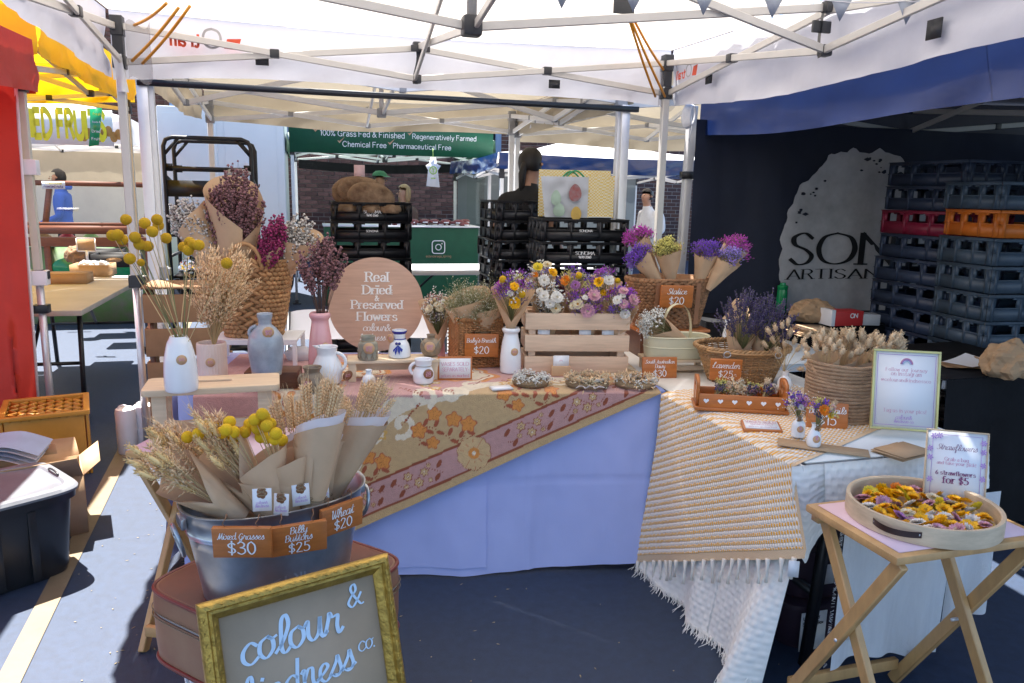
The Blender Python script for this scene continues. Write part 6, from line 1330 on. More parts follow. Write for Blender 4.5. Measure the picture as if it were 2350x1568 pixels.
CR = [('bouquet of yellow, cream and white flowers, tallest at the left of the crate', 1250, 760, 1240, 640, .070, Yc + .05, [('lemon', -.1, .75, .028), ('cream', .5, .8, .026), ('yellow', .8, .3, .028), ('white', .2, -.1, .032), ('orange', -.3, .3, .016)], [('oats', None, 14, dict(k=10)), ('berries', 'berry_white', 14, {}), ('statice', 'statice_lilac', 4, {}), ('daisies', None, 8, {})]),
      ('white strawflower bouquet at the front left of the crate', 1262, 780, 1260, 690, .078, Yc - .03, [('white', -.35, .3, .030), ('white', .45, .2, .034), ('white', 0, -.15, .026), ('cream', .35, -.5, .030), ('white', -.6, .6, .02)], [('daisies', None, 22, {}), ('berries', 'berry_white', 16, {}), ('oats', None, 6, dict(k=8)), ('lavender', None, 6, {})]),
      ('bouquet of orange, magenta and violet flowers at the middle back of the crate', 1320, 770, 1316, 650, .066, Yc + .05, [('orange', -.55, .2, .030), ('mauve', .05, -.1, .026), ('maroon', -.8, -.5, .026), ('pink', -.5, -.75, .026), ('billy', .3, .5, .018)], [('statice', 'statice_yellow', 8, {}), ('statice', 'statice_violet', 11, {}), ('oats', None, 8, dict(k=9)), ('lavender', None, 6, {})]),
      ('bouquet with an oval yellow strawflower at the right back of the crate', 1392, 770, 1388, 650, .076, Yc + .05, [('bud', -.45, .1, .030), ('white', .15, .2, .030), ('billy', .75, .1, .015), ('orange', .3, -.6, .018), ('yellow', -.2, -.6, .018)], [('statice', 'statice_purple', 8, {}), ('statice', 'statice_lilac', 6, {}), ('oats', None, 8, dict(k=9)), ('gyp', 'daisy_white', 10, {})]),
      ('pink and white strawflower bouquet at the front middle of the crate', 1350, 785, 1345, 700, .080, Yc - .03, [('pinkwhite', .0, -.35, .038), ('pinkwhite', .45, .55, .036), ('cream', -.55, .1, .030), ('white', -.1, .5, .016), ('cream', -.85, .0, .024)], [('statice', 'statice_purple', 14, {}), ('statice', 'statice_violet', 6, {}), ('statice', 'statice_yellow', 4, {}), ('oats', None, 8, dict(k=9)), ('lavender', None, 8, {})]),
      ('purple bouquet with small white daisies at the front right of the crate', 1415, 785, 1424, 700, .082, Yc - .03, [('white', -.35, .3, .026), ('pinkwhite', .05, .1, .026), ('pinkwhite', .65, .35, .032), ('white', .2, -.55, .028), ('white', -.05, .6, .016), ('pinkwhite', .0, .85, .026)], [('statice', 'statice_purple', 16, {}), ('statice', 'statice_violet', 10, {}), ('oats', None, 8, dict(k=9)), ('lavender', None, 8, {}), ('gyp', 'daisy_white', 8, {})])]
for i, (lb_, x0, y0, x1, y1, r_, Y_, hs, fs__) in enumerate(CR):
    b0 = at(x0, y0, Y=Y_); b0.z = max(b0.z, crate.location.z + .03)
    wrapped('brown paper ' + lb_, b0, at(x1, y1, Y=Y_ - .02), r_, mixed(hs, fs__, .068, .075, .95), 30 + i, 'bouquets in the pine crate', dip=.72, peak=.15, wd=1.5, diag=0)
# --- statice
Ys = stb.location.y; GSt = 'statice bouquets in the woven basket'
def stf(m, R=.06, n=18, z=.85, dz=.05): return lambda b, H, r1: b.statice(np.array((0, 0, H * .2)), hd(b.rng, n, R, H * z + .02, dz), m, 60, .026, r=.0042)
for lb_, x0, y0, x1, y1, r_, m_, dY, kw in (('purple statice bouquet at the far left of the basket', 1515, 650, 1464, 545, .05, 'statice_magenta', .05, {}), ('deep violet statice bouquet low at the left of the basket', 1520, 660, 1468, 588, .05, 'statice_violet', -.06, dict(R=.055)),
                                    ('pale yellow statice bouquet in a tall brown wrap', 1540, 660, 1533, 574, .065, 'statice_yellow', -.05, dict(R=.055, n=20)), ('violet statice bouquet right of centre', 1600, 660, 1622, 582, .055, 'statice_violet', -.05, dict(R=.055)),
                                    ('magenta purple statice bouquet at the far right of the basket', 1620, 660, 1690, 566, .062, 'statice_magenta', .02, {}), ('small lilac statice bouquet in front on the right', 1625, 665, 1672, 598, .055, 'statice_lilac', -.08, dict(R=.05, n=12))):
    wrapped(lb_, at(x0, y0, Y=Ys + dY), at(x1, y1, Y=Ys + dY - .02), r_, stf(m_, **kw), hash(lb_) % 97 if False else len(lb_), GSt, dip=.15, peak=.1)
tl_ = tr.location; wrapped('brown paper bouquet of tiny white daisies lying in the cream trug', tl_ + Vector((.05, -.01, .065)), tl_ + Vector((-.115, -.02, .15)), .06, lambda b, H, r1: b.daisies(np.array((0, 0, H * .2)), hd(b.rng, 50, .066, H * .92, .06), 9), 51, 'paper wrapped bouquets', dip=.45, peak=.25, front=-1.2, diag=0, wd=1.5)
# --- lavender
lo = lbk.location
def lavf(b, H, r1): b.lavender(np.array((0, 0, H * .1)), hd(b.rng, 110, .13, H * 1.1, .14, .9), k=30, L=.075)
wrapped('lavender bunch in brown paper, left in the willow basket', lo + Vector((-.02, 0, .03)), lo + Vector((-.01, -.01, .22)), .065, lavf, 61, 'lavender bunches', dip=.4, peak=.1, diag=0)
wrapped('lavender bunch in brown paper, right in the willow basket', lo + Vector((.07, .01, .03)), lo + Vector((.10, .0, .21)), .065, lavf, 62, 'lavender bunches', dip=.45, peak=.1, diag=0)
# --- bunny tails
bv_ = pv_of('squat white bud'); 
def bt_fill(b, L):
    for x, y in ((1768, 755), (1778, 775), (1782, 748), (1796, 742), (1812, 760), (1820, 778), (1838, 775), (1850, 762), (1800, 785), (1788, 800), (1826, 795), (1838, 812), (1762, 785), (1828, 835), (1844, 825), (1808, 735)): b.bunny(O3, [np.array(at(x, y + 14, Y=bv_.y + b.rng.uniform(-.05, .05)) - L)], .036, .0115)
vase_fill('bunny tails standing in the squat white bud vase', 'bunny_tails', 1799, 858, bv_.y, bt_fill, 71)
ro = rbk.location
for i, (lb_, dx, dy, tx, ty) in enumerate((('left', -.05, -.02, -.075, -.03), ('second from left', -.01, .0, -.005, -.01), ('second from right', .03, .0, .075, 0), ('right', .05, .02, .145, .02))):
    wrapped(f'paper wrapped bunny tail bunch, {lb_} in the rope basket', ro + Vector((dx, dy, .03)), ro + Vector((tx, ty, .225)), .048, lambda b, H, r1: b.bunny(np.array((0, 0, H * .4)), hd(b.rng, 20, .055, H * .93, .07, .8), .044, .0125), 72 + i, 'bunny tail bunches in the rope basket', dip=.35, peak=.05, tied=True)
# --- posies
def posy(label, base, top, heads, fillers, seed, R=.025, group='little posies'):
    t, H = axis_frame('posy', label, base, top, 'posy', group); b = Bunch(seed); mixed(heads, fillers, R, R * .8, .85)(b, H, R); b.done(t); tie(t, H * .35, .006); MB().box((.0, -.009, H * .22), (.012, .0012, .03)).build('tag', 'brown_tag', t); return t
hr = ht.location
def inht(x, y, z): return hr + Matrix.Rotation(RZ2 - .42, 3, 'Z') @ Vector((x, y, z))
for i, (x, lab, hs, fs__) in enumerate(((-.085, 'posy with a lemon flower, first from the left in the heart tray', [('mauve', .3, .5, .014)], [('statice', 'statice_yellow', 5, dict(R=.012, k=18)), ('lavender', None, 6, dict(L=.03)), ('bunny', None, 2, dict(L=.02))]), (-.03, 'straw coloured posy, second from the left in the heart tray', [('cream', 0, 0, .016)], [('gyp', 'daisy_white', 8, {}), ('bunny', None, 3, dict(L=.024)), ('oats', None, 5, {})]),
                          (.03, 'posy with lemon and rust flowers, third from the left in the heart tray', [('orange', .4, .1, .012)], [('statice', 'statice_yellow', 6, dict(R=.012, k=18)), ('lavender', None, 6, dict(L=.03)), ('berries', 'berry_mauve', 5, dict(k=8))]), (.085, 'white posy, rightmost in the heart tray', [('white', -.1, .2, .016), ('white', .4, -.2, .012)], [('statice', 'statice_lilac', 3, dict(R=.010, k=14)), ('bunny', None, 4, dict(L=.026)), ('lavender', None, 6, dict(L=.03))]))):
    posy(lab, inht(x - .02, -.035, .022), inht(x + .025, .02, .075), hs, fs__, 80 + i, .028)
for i, (lab, lb_, hs, fs__, dx) in enumerate((('small white bottle with a posy', 'purple and white posy in the left bud bottle', [('mauve', -.3, .6, .013), ('mauve', .2, .1, .012), ('white', -.1, -.2, .012), ('pink', .4, .5, .011)], [('statice', 'statice_violet', 8, dict(R=.013, k=20)), ('lavender', None, 6, dict(L=.035)), ('gyp', 'daisy_white', 6, {})], -.012), ('small teardrop', 'orange, lemon and violet posy in the right bud bottle', [('orange', -.2, .3, .021), ('yellow', .5, -.1, .014), ('pink', .6, .6, .012)], [('statice', 'statice_yellow', 7, dict(R=.013, k=20)), ('statice', 'statice_violet', 6, dict(R=.012, k=20)), ('bunny', None, 2, dict(L=.03)), ('lavender', None, 4, dict(L=.035))], .012))):
    p = pv_of(lab); posy(lb_, p + Vector((0, 0, .035)), p + Vector((dx, -.01, .125)), hs, fs__, 90 + i, .034)
# --- wreaths
def wreath(label, x, y, R, r, m, fills, seed, squash=1):
    p = at(x, y, ZT + .008); t = T('wreath', label, 'wreath', p + Vector((0, R * .7, r * .8)), 0, 'dried flower wreaths'); MB().tube([(R * math.cos(a), R * squash * math.sin(a), 0) for a in np.linspace(0, 2 * PI, 50)], r * .7, 8, cap=False).build('twig_ring', 'twine', t, True); b = Bunch(seed)
    mw = MB()
    for k in range(60): a = k * 2 * PI / 60; mw.tube([(R * math.cos(a) + r * .78 * math.cos(q) * math.cos(a), (R * math.sin(a) + r * .78 * math.cos(q) * math.sin(a)) * squash, r * .78 * math.sin(q)) for q in np.linspace(0, 6.28, 9)], .0022, 4, cap=False)
    mw.build('binding', 'twine', t, True, stuff=True)
    for fn, mm_, n, kw, z in fills:
        a = b.rng.uniform(0, 2 * PI, n); q = np.c_[(R + b.rng.normal(0, r * .5, n)) * np.cos(a), (R + b.rng.normal(0, r * .5, n)) * np.sin(a) * squash, r * .6 + b.rng.uniform(0, r * z, n)]
        for s_ in q: getattr(b, fn)(s_ * (1, 1, 0), s_[None], **dict(kw, **({'m': mm_} if mm_ else {})))
    b.done(t); return t
wreath('small wreath of grey white daisies on a bound twig ring', 1218, 888, .060, .017, None, [('daisies', None, 70, dict(k=7, r=.0042, R=.007), 1.0), ('berries', 'berry_white', 20, dict(k=6, r=.003), .8)], 101)
w2 = wreath('wreath of cream strawflowers with a pale ribbon', 1350, 893, .075, .016, None, [('bunny', None, 26, dict(L=.018, k=26), .6), ('oats', None, 40, dict(k=5), .8), ('daisies', 'cream_petal', 34, dict(k=4, r=.006, R=.008), 1.0)], 102, .8)
wreath('wreath of cream and white flowers at the table corner with a brown tag', 1462, 893, .070, .015, None, [('oats', None, 36, dict(k=5), .8), ('bunny', None, 18, dict(L=.018, k=26), .6), ('daisies', None, 34, dict(k=6, r=.0042, R=.007), 1.0)], 103, .8)
rb2 = MB().sheet(lambda u, v: (.11 * (u - .5) + .01 * math.sin(v * 3), -.085 + .025 * v, -.006 + .014 * abs(math.sin(u * 9)) * (1 - v) + .002), 40, 4); rb2.build('ribbon', 'tissue', w2, True)
for i, k_ in enumerate(('white', 'cream', 'white', 'cream', 'white', 'white', 'cream')): o = put('flower_head', HEAD[k_], None, w2); a = 3.5 + i * .42; o.location = (.075 * math.cos(a), .06 * math.sin(a), .016); o.scale = [.018] * 3; o.rotation_euler = (-.7, .3 * math.sin(i), 0)
# --- bouquets in the metal tub
GTb = 'wrapped bouquets in the metal tub'; tb_in = tb.location
def inb(x, y, Y): p = at(x, y, Y=Y); p.z = max(p.z, tb_in.z + .03); return p
def grass(b, H, r1):
    base = np.array((0, 0, H * .1)); b.oats(base, hd(b.rng, 9, .034, H * .92, .10, .5), 20, .6); b.wheat(base, hd(b.rng, 4, .03, H * .85, .05), .08, .05); b.foxtail(base + (.01, -.02, 0), hd(b.rng, 8, .03, H * .68, .12) + (.010, -.036, 0), .06); b.plume(base, hd(b.rng, 5, .032, H * .78, .06), 'wheat_ear', 60, .10)
wrapped('mixed grass bouquet leaning far left out of the metal tub', inb(560, 1190, 1.76), at(395, 1082, Y=1.74), .062, grass, 111, GTb, r0=.02, diag=0, dip=.6, peak=.15, front=-1.3, wd=1.5)
wrapped('mixed grass bouquet behind it, paper corner raised at the left', inb(585, 1185, 1.86), at(412, 1025, Y=1.88), .07, grass, 112, GTb, r0=.02, diag=0, dip=.55, peak=.35, front=-1.3, wd=1.5)
wrapped('mixed grass bouquet with cream foxtails next to the billy buttons', inb(615, 1180, 1.80), at(505, 1020, Y=1.80), .062, grass, 113, GTb, r0=.02, diag=0, dip=.62, peak=.1, front=-1.7, wd=1.5)
def bally(pts, Y0):
    def f(b, H, r1): b.pts = pts; b.Y0 = Y0
    return f
def billy_wrap(label, base, top, r1, pts, Y0, seed):
    t, H = axis_frame('wrapped_bouquet', label, base, top, 'bouquet', GTb); paper(t, H, .02, r1, .38, .10, -PI / 2, 'kraft', seed, 1.5, diag=1); b = Bunch(seed); bpy.context.view_layer.update(); Mi = t.matrix_world.inverted()
    Mi = (Matrix.Translation(t.location) @ t.rotation_quaternion.to_matrix().to_4x4()).inverted()
    for zx, zy in pts:
        x, y = (450 + zx / 2.0905) / 1.5306, (1250 + zy / 2.0905) / 1.5306; p = Mi @ at(x, y, Y=Y0 + b.rng.uniform(-.05, .03)); b.stem((0, 0, H * .2), tuple(p), 'stem_straw', .0016, .4, 6); b.head('billy_shaded', tuple(p), (0, 0, 1), .0152)
    b.done(t); tie(t, H * .18, .012 + (r1 - .012) * .18)
billy_wrap('billy button bouquet in brown paper, left of the pair', inb(640, 1190, 1.76), at(592, 1052, Y=1.78), .068, ((437, 597), (517, 572), (553, 575), (575, 520), (590, 553), (640, 530), (690, 565), (745, 487), (775, 560), (720, 545), (775, 603), (857, 560)), 1.80, 121)
billy_wrap('billy button bouquet in brown paper, right of the pair', inb(665, 1190, 1.78), at(655, 1048, Y=1.80), .062, ((893, 503), (930, 470), (955, 483), (985, 430), (1000, 450), (950, 535), (995, 552), (1018, 515), (1045, 500), (1037, 550), (1085, 572), (975, 597), (1020, 603), (1077, 612), (1130, 620)), 1.80, 122)
def whf(b, H, r1): b.wheat(np.array((0, 0, H * .15)), hd(b.rng, 18, .038, H * .98, .04, .6), .075, .04)
for i, (lb_, x0, y0, x1, y1, Y0, Y1, r_) in enumerate((('furthest left of the four', 690, 1190, 672, 1010, 1.87, 1.93, .055), ('tallest of the four with a white lining', 712, 1190, 732, 975, 1.80, 1.84, .062), ('second from the right of the four', 730, 1185, 768, 1010, 1.90, 1.96, .050), ('furthest right, leaning out over the handle', 735, 1180, 835, 965, 1.92, 1.98, .058))):
    wrapped('wheat bouquet in white-lined brown paper, ' + lb_, inb(x0, y0, Y0), at(x1, y1, Y=Y1), r_, whf, 131 + i, GTb, r0=.02, dip=.26, peak=.08, front=-1.9 if i != 1 else -2.2, tissue=True, wd=1.6, tied=True)
for i, (x, y, rz_2) in enumerate(((602, 1160, .1), (645, 1170, -.2), (692, 1147, .4), (740, 1132, .5))):
    t = T('gift_tag', ('white gift tag with a brown paper flower, leftmost at the tub rim', 'small white gift tag second along the tub rim', 'white gift tag with a brown flower, third along the tub rim', 'white gift tag nearest the wheat at the tub rim')[i], 'tag', at(x, y + 12, Y=1.655 + .05 * i), rz_2 + .1, 'gift tags in the tub', rx=-.15)
    MB().box((0, 0, .025), (.042 - .006 * (i % 2), .0012, .052)).build('card', 'paper', t); fl = []
    for k in range(48): a = k * 2 * PI / 48; r = .0125 * (.78 + .22 * abs(math.cos(2.5 * a))); fl.append((r * math.cos(a), r * math.sin(a) + .04))
    MB().prism(fl, .0012, Matrix.Translation((0, -.003, 0))).build('paper_flower', 'brown_tag', t)
    letters('colour&', 'lettering', 'print_lilac', t, (0, .016, -.0008), w=.026, script=True); letters('kindness', 'lettering', 'print_lilac', t, (0, .008, -.0008), w=.03, script=True)
    MB().tube([(.010 * math.sin(a) * math.cos(a) * 1.8, -.005, .044 + .008 * math.sin(a)) for a in np.linspace(0, 6.28, 24)], .0012, 5).build('twine_bow', 'twine', t, True)
# --- loose strawflowers in the round tray: every head is a thing
R = rs(17); tp = rt_.location; pts = []
kinds = ['yellow'] * 18 + ['lemon'] * 3 + ['white'] * 4 + ['pink'] * 3 + ['pinkwhite'] * 2 + ['mauve', 'maroon', 'rust', 'bud', 'bud', 'whitebud', 'whitebud', 'cream', 'yellow', 'yellow', 'orange']
NM = dict(yellow='golden yellow', lemon='lemon yellow', white='white', pink='pink', pinkwhite='pale pink', mauve='mauve', maroon='dark maroon', rust='rust brown', bud='half closed yellow', whitebud='half closed white', cream='cream', orange='orange')
tries = 0
while len(pts) < 74 and tries < 9000:
    tries += 1; a = R.uniform(0, 6.28); r = .150 * math.sqrt(R.random()); p = (r * math.cos(a), r * math.sin(a))
    if all((p[0] - q[0]) ** 2 + (p[1] - q[1]) ** 2 > .0245 ** 2 for q in pts): pts.append(p)
for i, p in enumerate(pts):
    k_ = kinds[int(R.integers(len(kinds)))]; o = put('strawflower', HEAD[k_], None); o.location = (tp.x + p[0], tp.y + p[1], tp.z + .022 + R.uniform(0, .014)); s_ = R.uniform(.019, .025); o.scale = (s_, s_, s_ * .9); o.rotation_euler = (R.normal(.0, .45), R.normal(0, .4), R.uniform(0, 6)); tag(o, f'{NM[k_]} strawflower head loose in the round tray', 'flower', f'{NM[k_]} strawflowers in the tray')
R2 = rs(18)
for i in range(40):                                         # lower layer under the visible heads
    a = R2.uniform(0, 6.28); r = .155 * math.sqrt(R2.random()); k_ = ('yellow', 'white', 'pink', 'lemon')[i % 4]; o = put('strawflower', HEAD[k_], None); o.location = (tp.x + r * math.cos(a), tp.y + r * math.sin(a), tp.z + .011); o.scale = (.022, .022, .016); o.rotation_euler = (0, 0, R2.uniform(0, 6)); tag(o, f'{NM[k_]} strawflower head loose in the round tray', 'flower', f'{NM[k_]} strawflowers in the tray')
# ------------------------------------------------------------------ sourdough stall on the right
mk('crate_navy', (.03, .045, .085), .45, var=.2, rnd=.15); mk('crate_slate', (.06, .09, .13), .45, var=.2, rnd=.15); mk('crate_red', (.22, .012, .04), .4, var=.15); mk('crate_orange', (.62, .16, .02), .4, var=.1); mk('crate_black', (.010, .010, .013), .4, var=.3)
mk('crust', (.10, .04, .016), .85, var=.4, vs=7, bump=.9, bs=50, col2=(.36, .24, .15)); mk('cardboard', (.42, .27, .15), .85, var=.1); mk('cardboard_dark', (.28, .16, .08), .85, var=.15)
mk('bottle_green', (.01, .26, .09), .2, coat=.3); mk('red_box', (.55, .03, .03), .5); mk('clear_plastic', (.55, .56, .58), .2, alpha=.7); mk('foil', (.7, .7, .72), .25, metal=1, bump=.8, bs=25); mk('meat', (.20, .05, .05), .35, var=.4, vs=30)
NF = Vector((1.27, 5.15, 0)) - GB * 3; NM_ = Matrix.Translation(NF) @ Matrix.Rotation(GRZ, 4, 'Z'); NI = NM_.inverted()
def nplane(x, y, yl):                                        # pixel ray against the plane local y = yl of the navy gazebo
    d = NI.to_3x3() @ (at(x, y, Y=4) - Vector((0, 0, CAMZ))); c = NI @ Vector((0, 0, CAMZ)); k = (yl - c.y) / d.y; p = c + d * k; return p.x, p.z
def wy(x, z): return 2.95 + .016 * math.sin(x * 7 + .6 * z) + .012 * nz(x * 3, z * 2, 5) + .006 * nz(x * 9, z * 4, 2)
m = MB().sheet(lambda u, v: (-.14 + 3.1 * u, wy(-.14 + 3.1 * u, 2.0 - 1.95 * v), 2.0 - 1.95 * v), 120, 50); bw_ = m.build('back_wall', 'wall_navy', nav, True)
m = MB().sheet(lambda u, v: (2.93 + .02 * math.sin(v * 5 + u * 9), 2.93 - 2.9 * u, 2.0 - 1.95 * v), 50, 20); m.build('side_wall', 'wall_navy', nav, True)
ex, ez = nplane(1965, 560, 2.95); el, _ = nplane(1787, 560, 2.95); _, et = nplane(1965, 343, 2.95); ra, rb = ex - el, et - ez; n_, k_ = 160, 14; V = []; Rj = rs(21); jit = Rj.normal(0, .012, n_)
for i in range(n_): jit[i] = .5 * jit[i] + .5 * jit[i - 1]
for j in range(k_ + 1):
    for i in range(n_):
        a = 2 * PI * i / n_; r = j / k_; e = 1 + (jit[i] + .012 * math.sin(a * 23) + .01 * math.sin(a * 41)) * (r > .95) - (.05 * max(0, math.sin(a * 9)) * (math.sin(a) > .5) if r > .99 else 0); x, z = ex + ra * r * e * math.cos(a), ez + rb * 1.02 * r * e * math.sin(a) * (1 if math.sin(a) > 0 else 1.35); V.append((x, wy(x, z) - .006, z))
MB().raw(V, np.array([(j * n_ + i, j * n_ + (i + 1) % n_, (j + 1) * n_ + (i + 1) % n_, (j + 1) * n_ + i) for j in range(k_) for i in range(n_)])).build('printed_loaf_emblem', 'grey_print', bw_, True)
for i in range(26):                                          # dark chips in the print
    a, r = Rj.uniform(.7, 2.9), Rj.uniform(.78, .95); x, z = ex + ra * r * math.cos(a), ez + rb * r * math.sin(a); s_ = Rj.uniform(.006, .022); q = [(x + s_ * (1 + .4 * math.sin(k * 3 + i)) * math.cos(k * .785), z + s_ * .6 * math.sin(k * .785)) for k in range(8)]
    MB().raw([(p, wy(x, z) - .012, b) for p, b in q], [tuple(range(8))]).build('print_chip', 'wall_navy', bw_)
for s_, x0, x1, yb, hpx, pn, nm in (('SONOMA', 1810, 2300, 607, 72, 1.7, 'lettering'), ('ARTISAN SOURDOUGH', 1803, 2290, 641, 22, 1.6, 'lettering')):
    xa, za = nplane(x0, yb, 2.93); xb, _ = nplane(x1, yb, 2.93); _, zc = nplane(x0, yb - hpx, 2.93); o = letters(s_, nm, 'ink', bw_, ((xa + xb) / 2, za, 0), w=xb - xa, h=zc - za, serif=True, pen=pn * 1.3, thin=.28, gap=2.6)
    for v in o.data.vertices: v.co.y = wy(v.co.x, v.co.z) - .014
def crate_mesh(L=.60, W=.40, H=.145):
    m = MB(); t = .012; m.box((0, 0, .008), (L - .02, W - .02, .012))
    for s in (-1, 1):
        for (a, b, ax) in ((L, W, 0), (W, L, 1)):
            nwin = 3 if ax == 0 else 3; y = s * (b / 2 - t / 2); le = a - (0 if ax == 0 else 2 * t)
            def bx(cx, cz, dx, dz, th=t, off=0): m.box((cx, y + s * off, cz) if ax == 0 else (y + s * off, cx, cz), (dx, th, dz) if ax == 0 else (th, dx, dz))
            bx(0, H * .27, le, H * .46); bx(0, H * .935, le, H * .11); bx(0, H * .985, le, H * .03, t + .012, .003); bx(0, H * .50, le, .006, t + .008, .002)
            ws = le / nwin
            for k in range(nwin + 1): 
                x = -le / 2 + ws * k; x = min(max(x, -le / 2 + .022), le / 2 - .022); bx(x, H * .68, .044, H * .42); bx(x, H * .45, .012, H * .85, t + .010, .003)
            for k in range(nwin):                              # arched tops of the hand holes
                x = -le / 2 + ws * (k + .5); 
                for sg in (-1, 1): bx(x + sg * (ws * .5 - .034), H * .85, .026, H * .07)
    return m
def tint(base, m): me = base.copy(); me.materials.clear(); me.materials.append(mat(m)); return me
cm = crate_mesh().mesh('body', False); CMS = {k: tint(cm, k) for k in ('crate_navy', 'crate_slate', 'crate_red', 'crate_orange', 'crate_black')}
def crate_stack(x, Y, rz, n, cols, desc, grp, H=.145, jig=.012, seed=0, text=None, lean=0):
    p = at(x, 500, Y=Y); R = rs(seed); out = []
    for k in range(n):
        mname = cols(n - 1 - k); cw = {'crate_red': 'crimson', 'crate_orange': 'orange', 'crate_black': 'black', 'crate_navy': 'dark navy', 'crate_slate': 'slate blue'}[mname]; ordn = ['bottom', 'second from bottom', 'third from bottom', 'fourth from bottom', 'fifth from bottom', 'sixth from bottom', 'seventh from bottom', 'eighth from bottom', 'ninth from bottom', 'tenth from bottom', 'eleventh from bottom', 'twelfth from bottom'][k] if k < n - 1 else 'topmost'
        t = T('bread_crate', f'{cw} plastic bread crate, {ordn} in {desc}', 'crate', (p.x + R.uniform(-jig, jig) + lean * k, Y + R.uniform(-jig, jig), k * (H + .001)), rz + R.uniform(-.02, .02), grp); put('body', CMS[mname], None, t); out.append(t)
        if text and k in text:
            lb = text[k]; letters('SONOMA', 'lettering', 'white_ink', t, (0, .062, -.206), w=.13 if lb else .09, serif=bool(lb), pen=2.2)
            if lb: letters('9690 2060', 'lettering', 'white_ink', t, (0, .040, -.206), w=.085, pen=3.2)
    return out
crate_stack(2155, 4.75, GRZ + PI / 2, 12, lambda i: 'crate_red' if i == 2 else 'crate_navy', 'the stack beside the bread emblem', 'crates in the sourdough stall', seed=1, lean=.004)
crate_stack(2335, 4.32, GRZ - .05, 11, lambda i: 'crate_orange' if i == 1 else ('crate_black' if i > 7 else 'crate_slate'), 'the stack at the right edge', 'crates in the sourdough stall', seed=2, text={2: 1}, H=.147)
def cloth_table(name, label, clabel, loc, rz, L, D, z=.745, m='black_cloth', hang=.70):
    t = folding_table(name, label, loc, rz, 0, L, D, z - .004); c = T('black_tablecloth', clabel, 'tablecloth', loc, rz); MB().box((L / 2, D / 2, z), (L + .02, D + .02, .004)).build('top_panel', m, c)
    def dr(u, v, a, b, n):
        p = a + (b - a) * u; k = .012 + v * (.035 + .03 * math.sin(u * 19) + .015 * math.sin(u * 43 + 1)); return (p[0] + n[0] * k, p[1] + n[1] * k, z - .002 - hang * v)
    for a, b, n in (((0, 0), (L, 0), (0, -1)), ((0, D), (0, 0), (-1, 0)), ((L, 0), (L, D), (1, 0))): m_ = MB().sheet(lambda u, v: dr(u, v, np.array(a), np.array(b), n), 60, 10); m_.build('drop', m, c, True)
    return c
TA = at(1672, 752, .75); TA.z = 0; cloth_table('stall_table', 'sourdough stall table behind the side table', 'black cloth over the table holding papers and the green bottle', TA + GB * .02, GRZ, 1.75, .55)
TB = at(2168, 868, .75); TB.z = 0; cloth_table('stall_table', 'sourdough stall table at the right edge', 'black cloth over the table at the right edge, shiny in the shade', TB, GRZ + .06, 1.3, .70)
def crumple(name, label, p, sx, sy, sz, m, seed, cat='bag'):
    bm = bmesh.new(); bmesh.ops.create_icosphere(bm, subdivisions=4, radius=1); me = bpy.data.meshes.new(name); bm.to_mesh(me); bm.free()
    for v in me.vertices: 
        f = 1 + .22 * noise.noise(v.co * 2.3 + Vector((seed, 0, 0))) + .12 * abs(noise.noise(v.co * 5 + Vector((0, seed, 0)))); v.co = Vector((v.co.x * sx * f, v.co.y * sy * f, max(-.6, v.co.z) * sz * f + sz * .62))
    o = put(name, me, m); o.location = p; return tag(o, label, cat)
z0 = .752
crumple('crumpled_paper_bag', 'crumpled brown paper bag behind the lavender', at(1862, 745, z0) + Vector((.05, .12, 0)), .14, .08, .085, 'cardboard', 3); crumple('crumpled_paper_bag', 'brown paper bag at the right edge on the black table', at(2335, 880, z0) + Vector((.03, .12, 0)), .11, .08, .10, 'cardboard', 8)
ps = T('paper_stack', 'stack of loose kraft sheets, the top one curling up in the sun', 'paper', at(1712, 752, z0) + Vector((.02, .10, 0)), GRZ + .2)
for k in range(6): MB().box((.004 * math.sin(k * 3), .004 * math.cos(k), .003 + k * .005), (.20, .14, .004)).build('sheet', 'kraft' if k > 2 else 'paper', ps).rotation_euler.z = .08 * math.sin(k * 5)
m = MB().sheet(lambda u, v: (-.10 + .16 * u - .03 * v, -.02 + .08 * v, .034 + .085 * math.sin(u * 1.2) * v + .04 * v * u), 14, 8); m.build('curled_sheet', 'kraft', ps, True)
m = MB().sheet(lambda u, v: (-.085 - .035 * math.sin(u * 2.6) + .05 * u * u, .0 + .03 * v, .034 + .13 * u), 14, 3); m.build('upright_curl', 'kraft', ps, True)
bt2 = T('water_bottle', 'green drink bottle standing on the black table before the emblem', 'bottle', at(1797, 720, z0) + Vector((0, .05, 0)), 0)
MB().lathe([(0, 0), (.034, 0), (.036, .01), (.036, .13), (.033, .16)], 24).build('body', 'bottle_green', bt2, True, auto=40); MB().lathe([(.034, .158), (.036, .162), (.036, .185), (.02, .192), (.018, .205), (0, .206)], 24).build('lid', 'bottle_green', bt2, True, auto=40)
pl = T('paper_pile', 'pile of brown paper bags and white sheets beside the lavender', 'paper', at(1880, 775, z0) + Vector((0, .10, 0)), GRZ - .1)
for k in range(7): MB().box((.01 * math.sin(k * 2), .008 * math.cos(k * 3), .004 + k * .006), (.24 - .01 * k, .16, .005)).build('sheet', 'cardboard' if k % 2 else 'kraft', pl).rotation_euler.z = .1 * math.sin(k * 4)
rb3 = T('red_carton', 'red and white carton behind the bunny tails', 'box', at(1952, 752, z0) + Vector((0, .12, 0)), GRZ); MB().box((0, 0, .045), (.20, .12, .09)).build('carton', 'red_box', rb3, bevel=.003); MB().box((-.115, 0, .05), (.028, .121, .10)).build('white_end', 'paper', rb3, bevel=.002); letters('ON', 'lettering', 'white_ink', rb3, (.03, .05, -.0605), w=.05, pen=3)
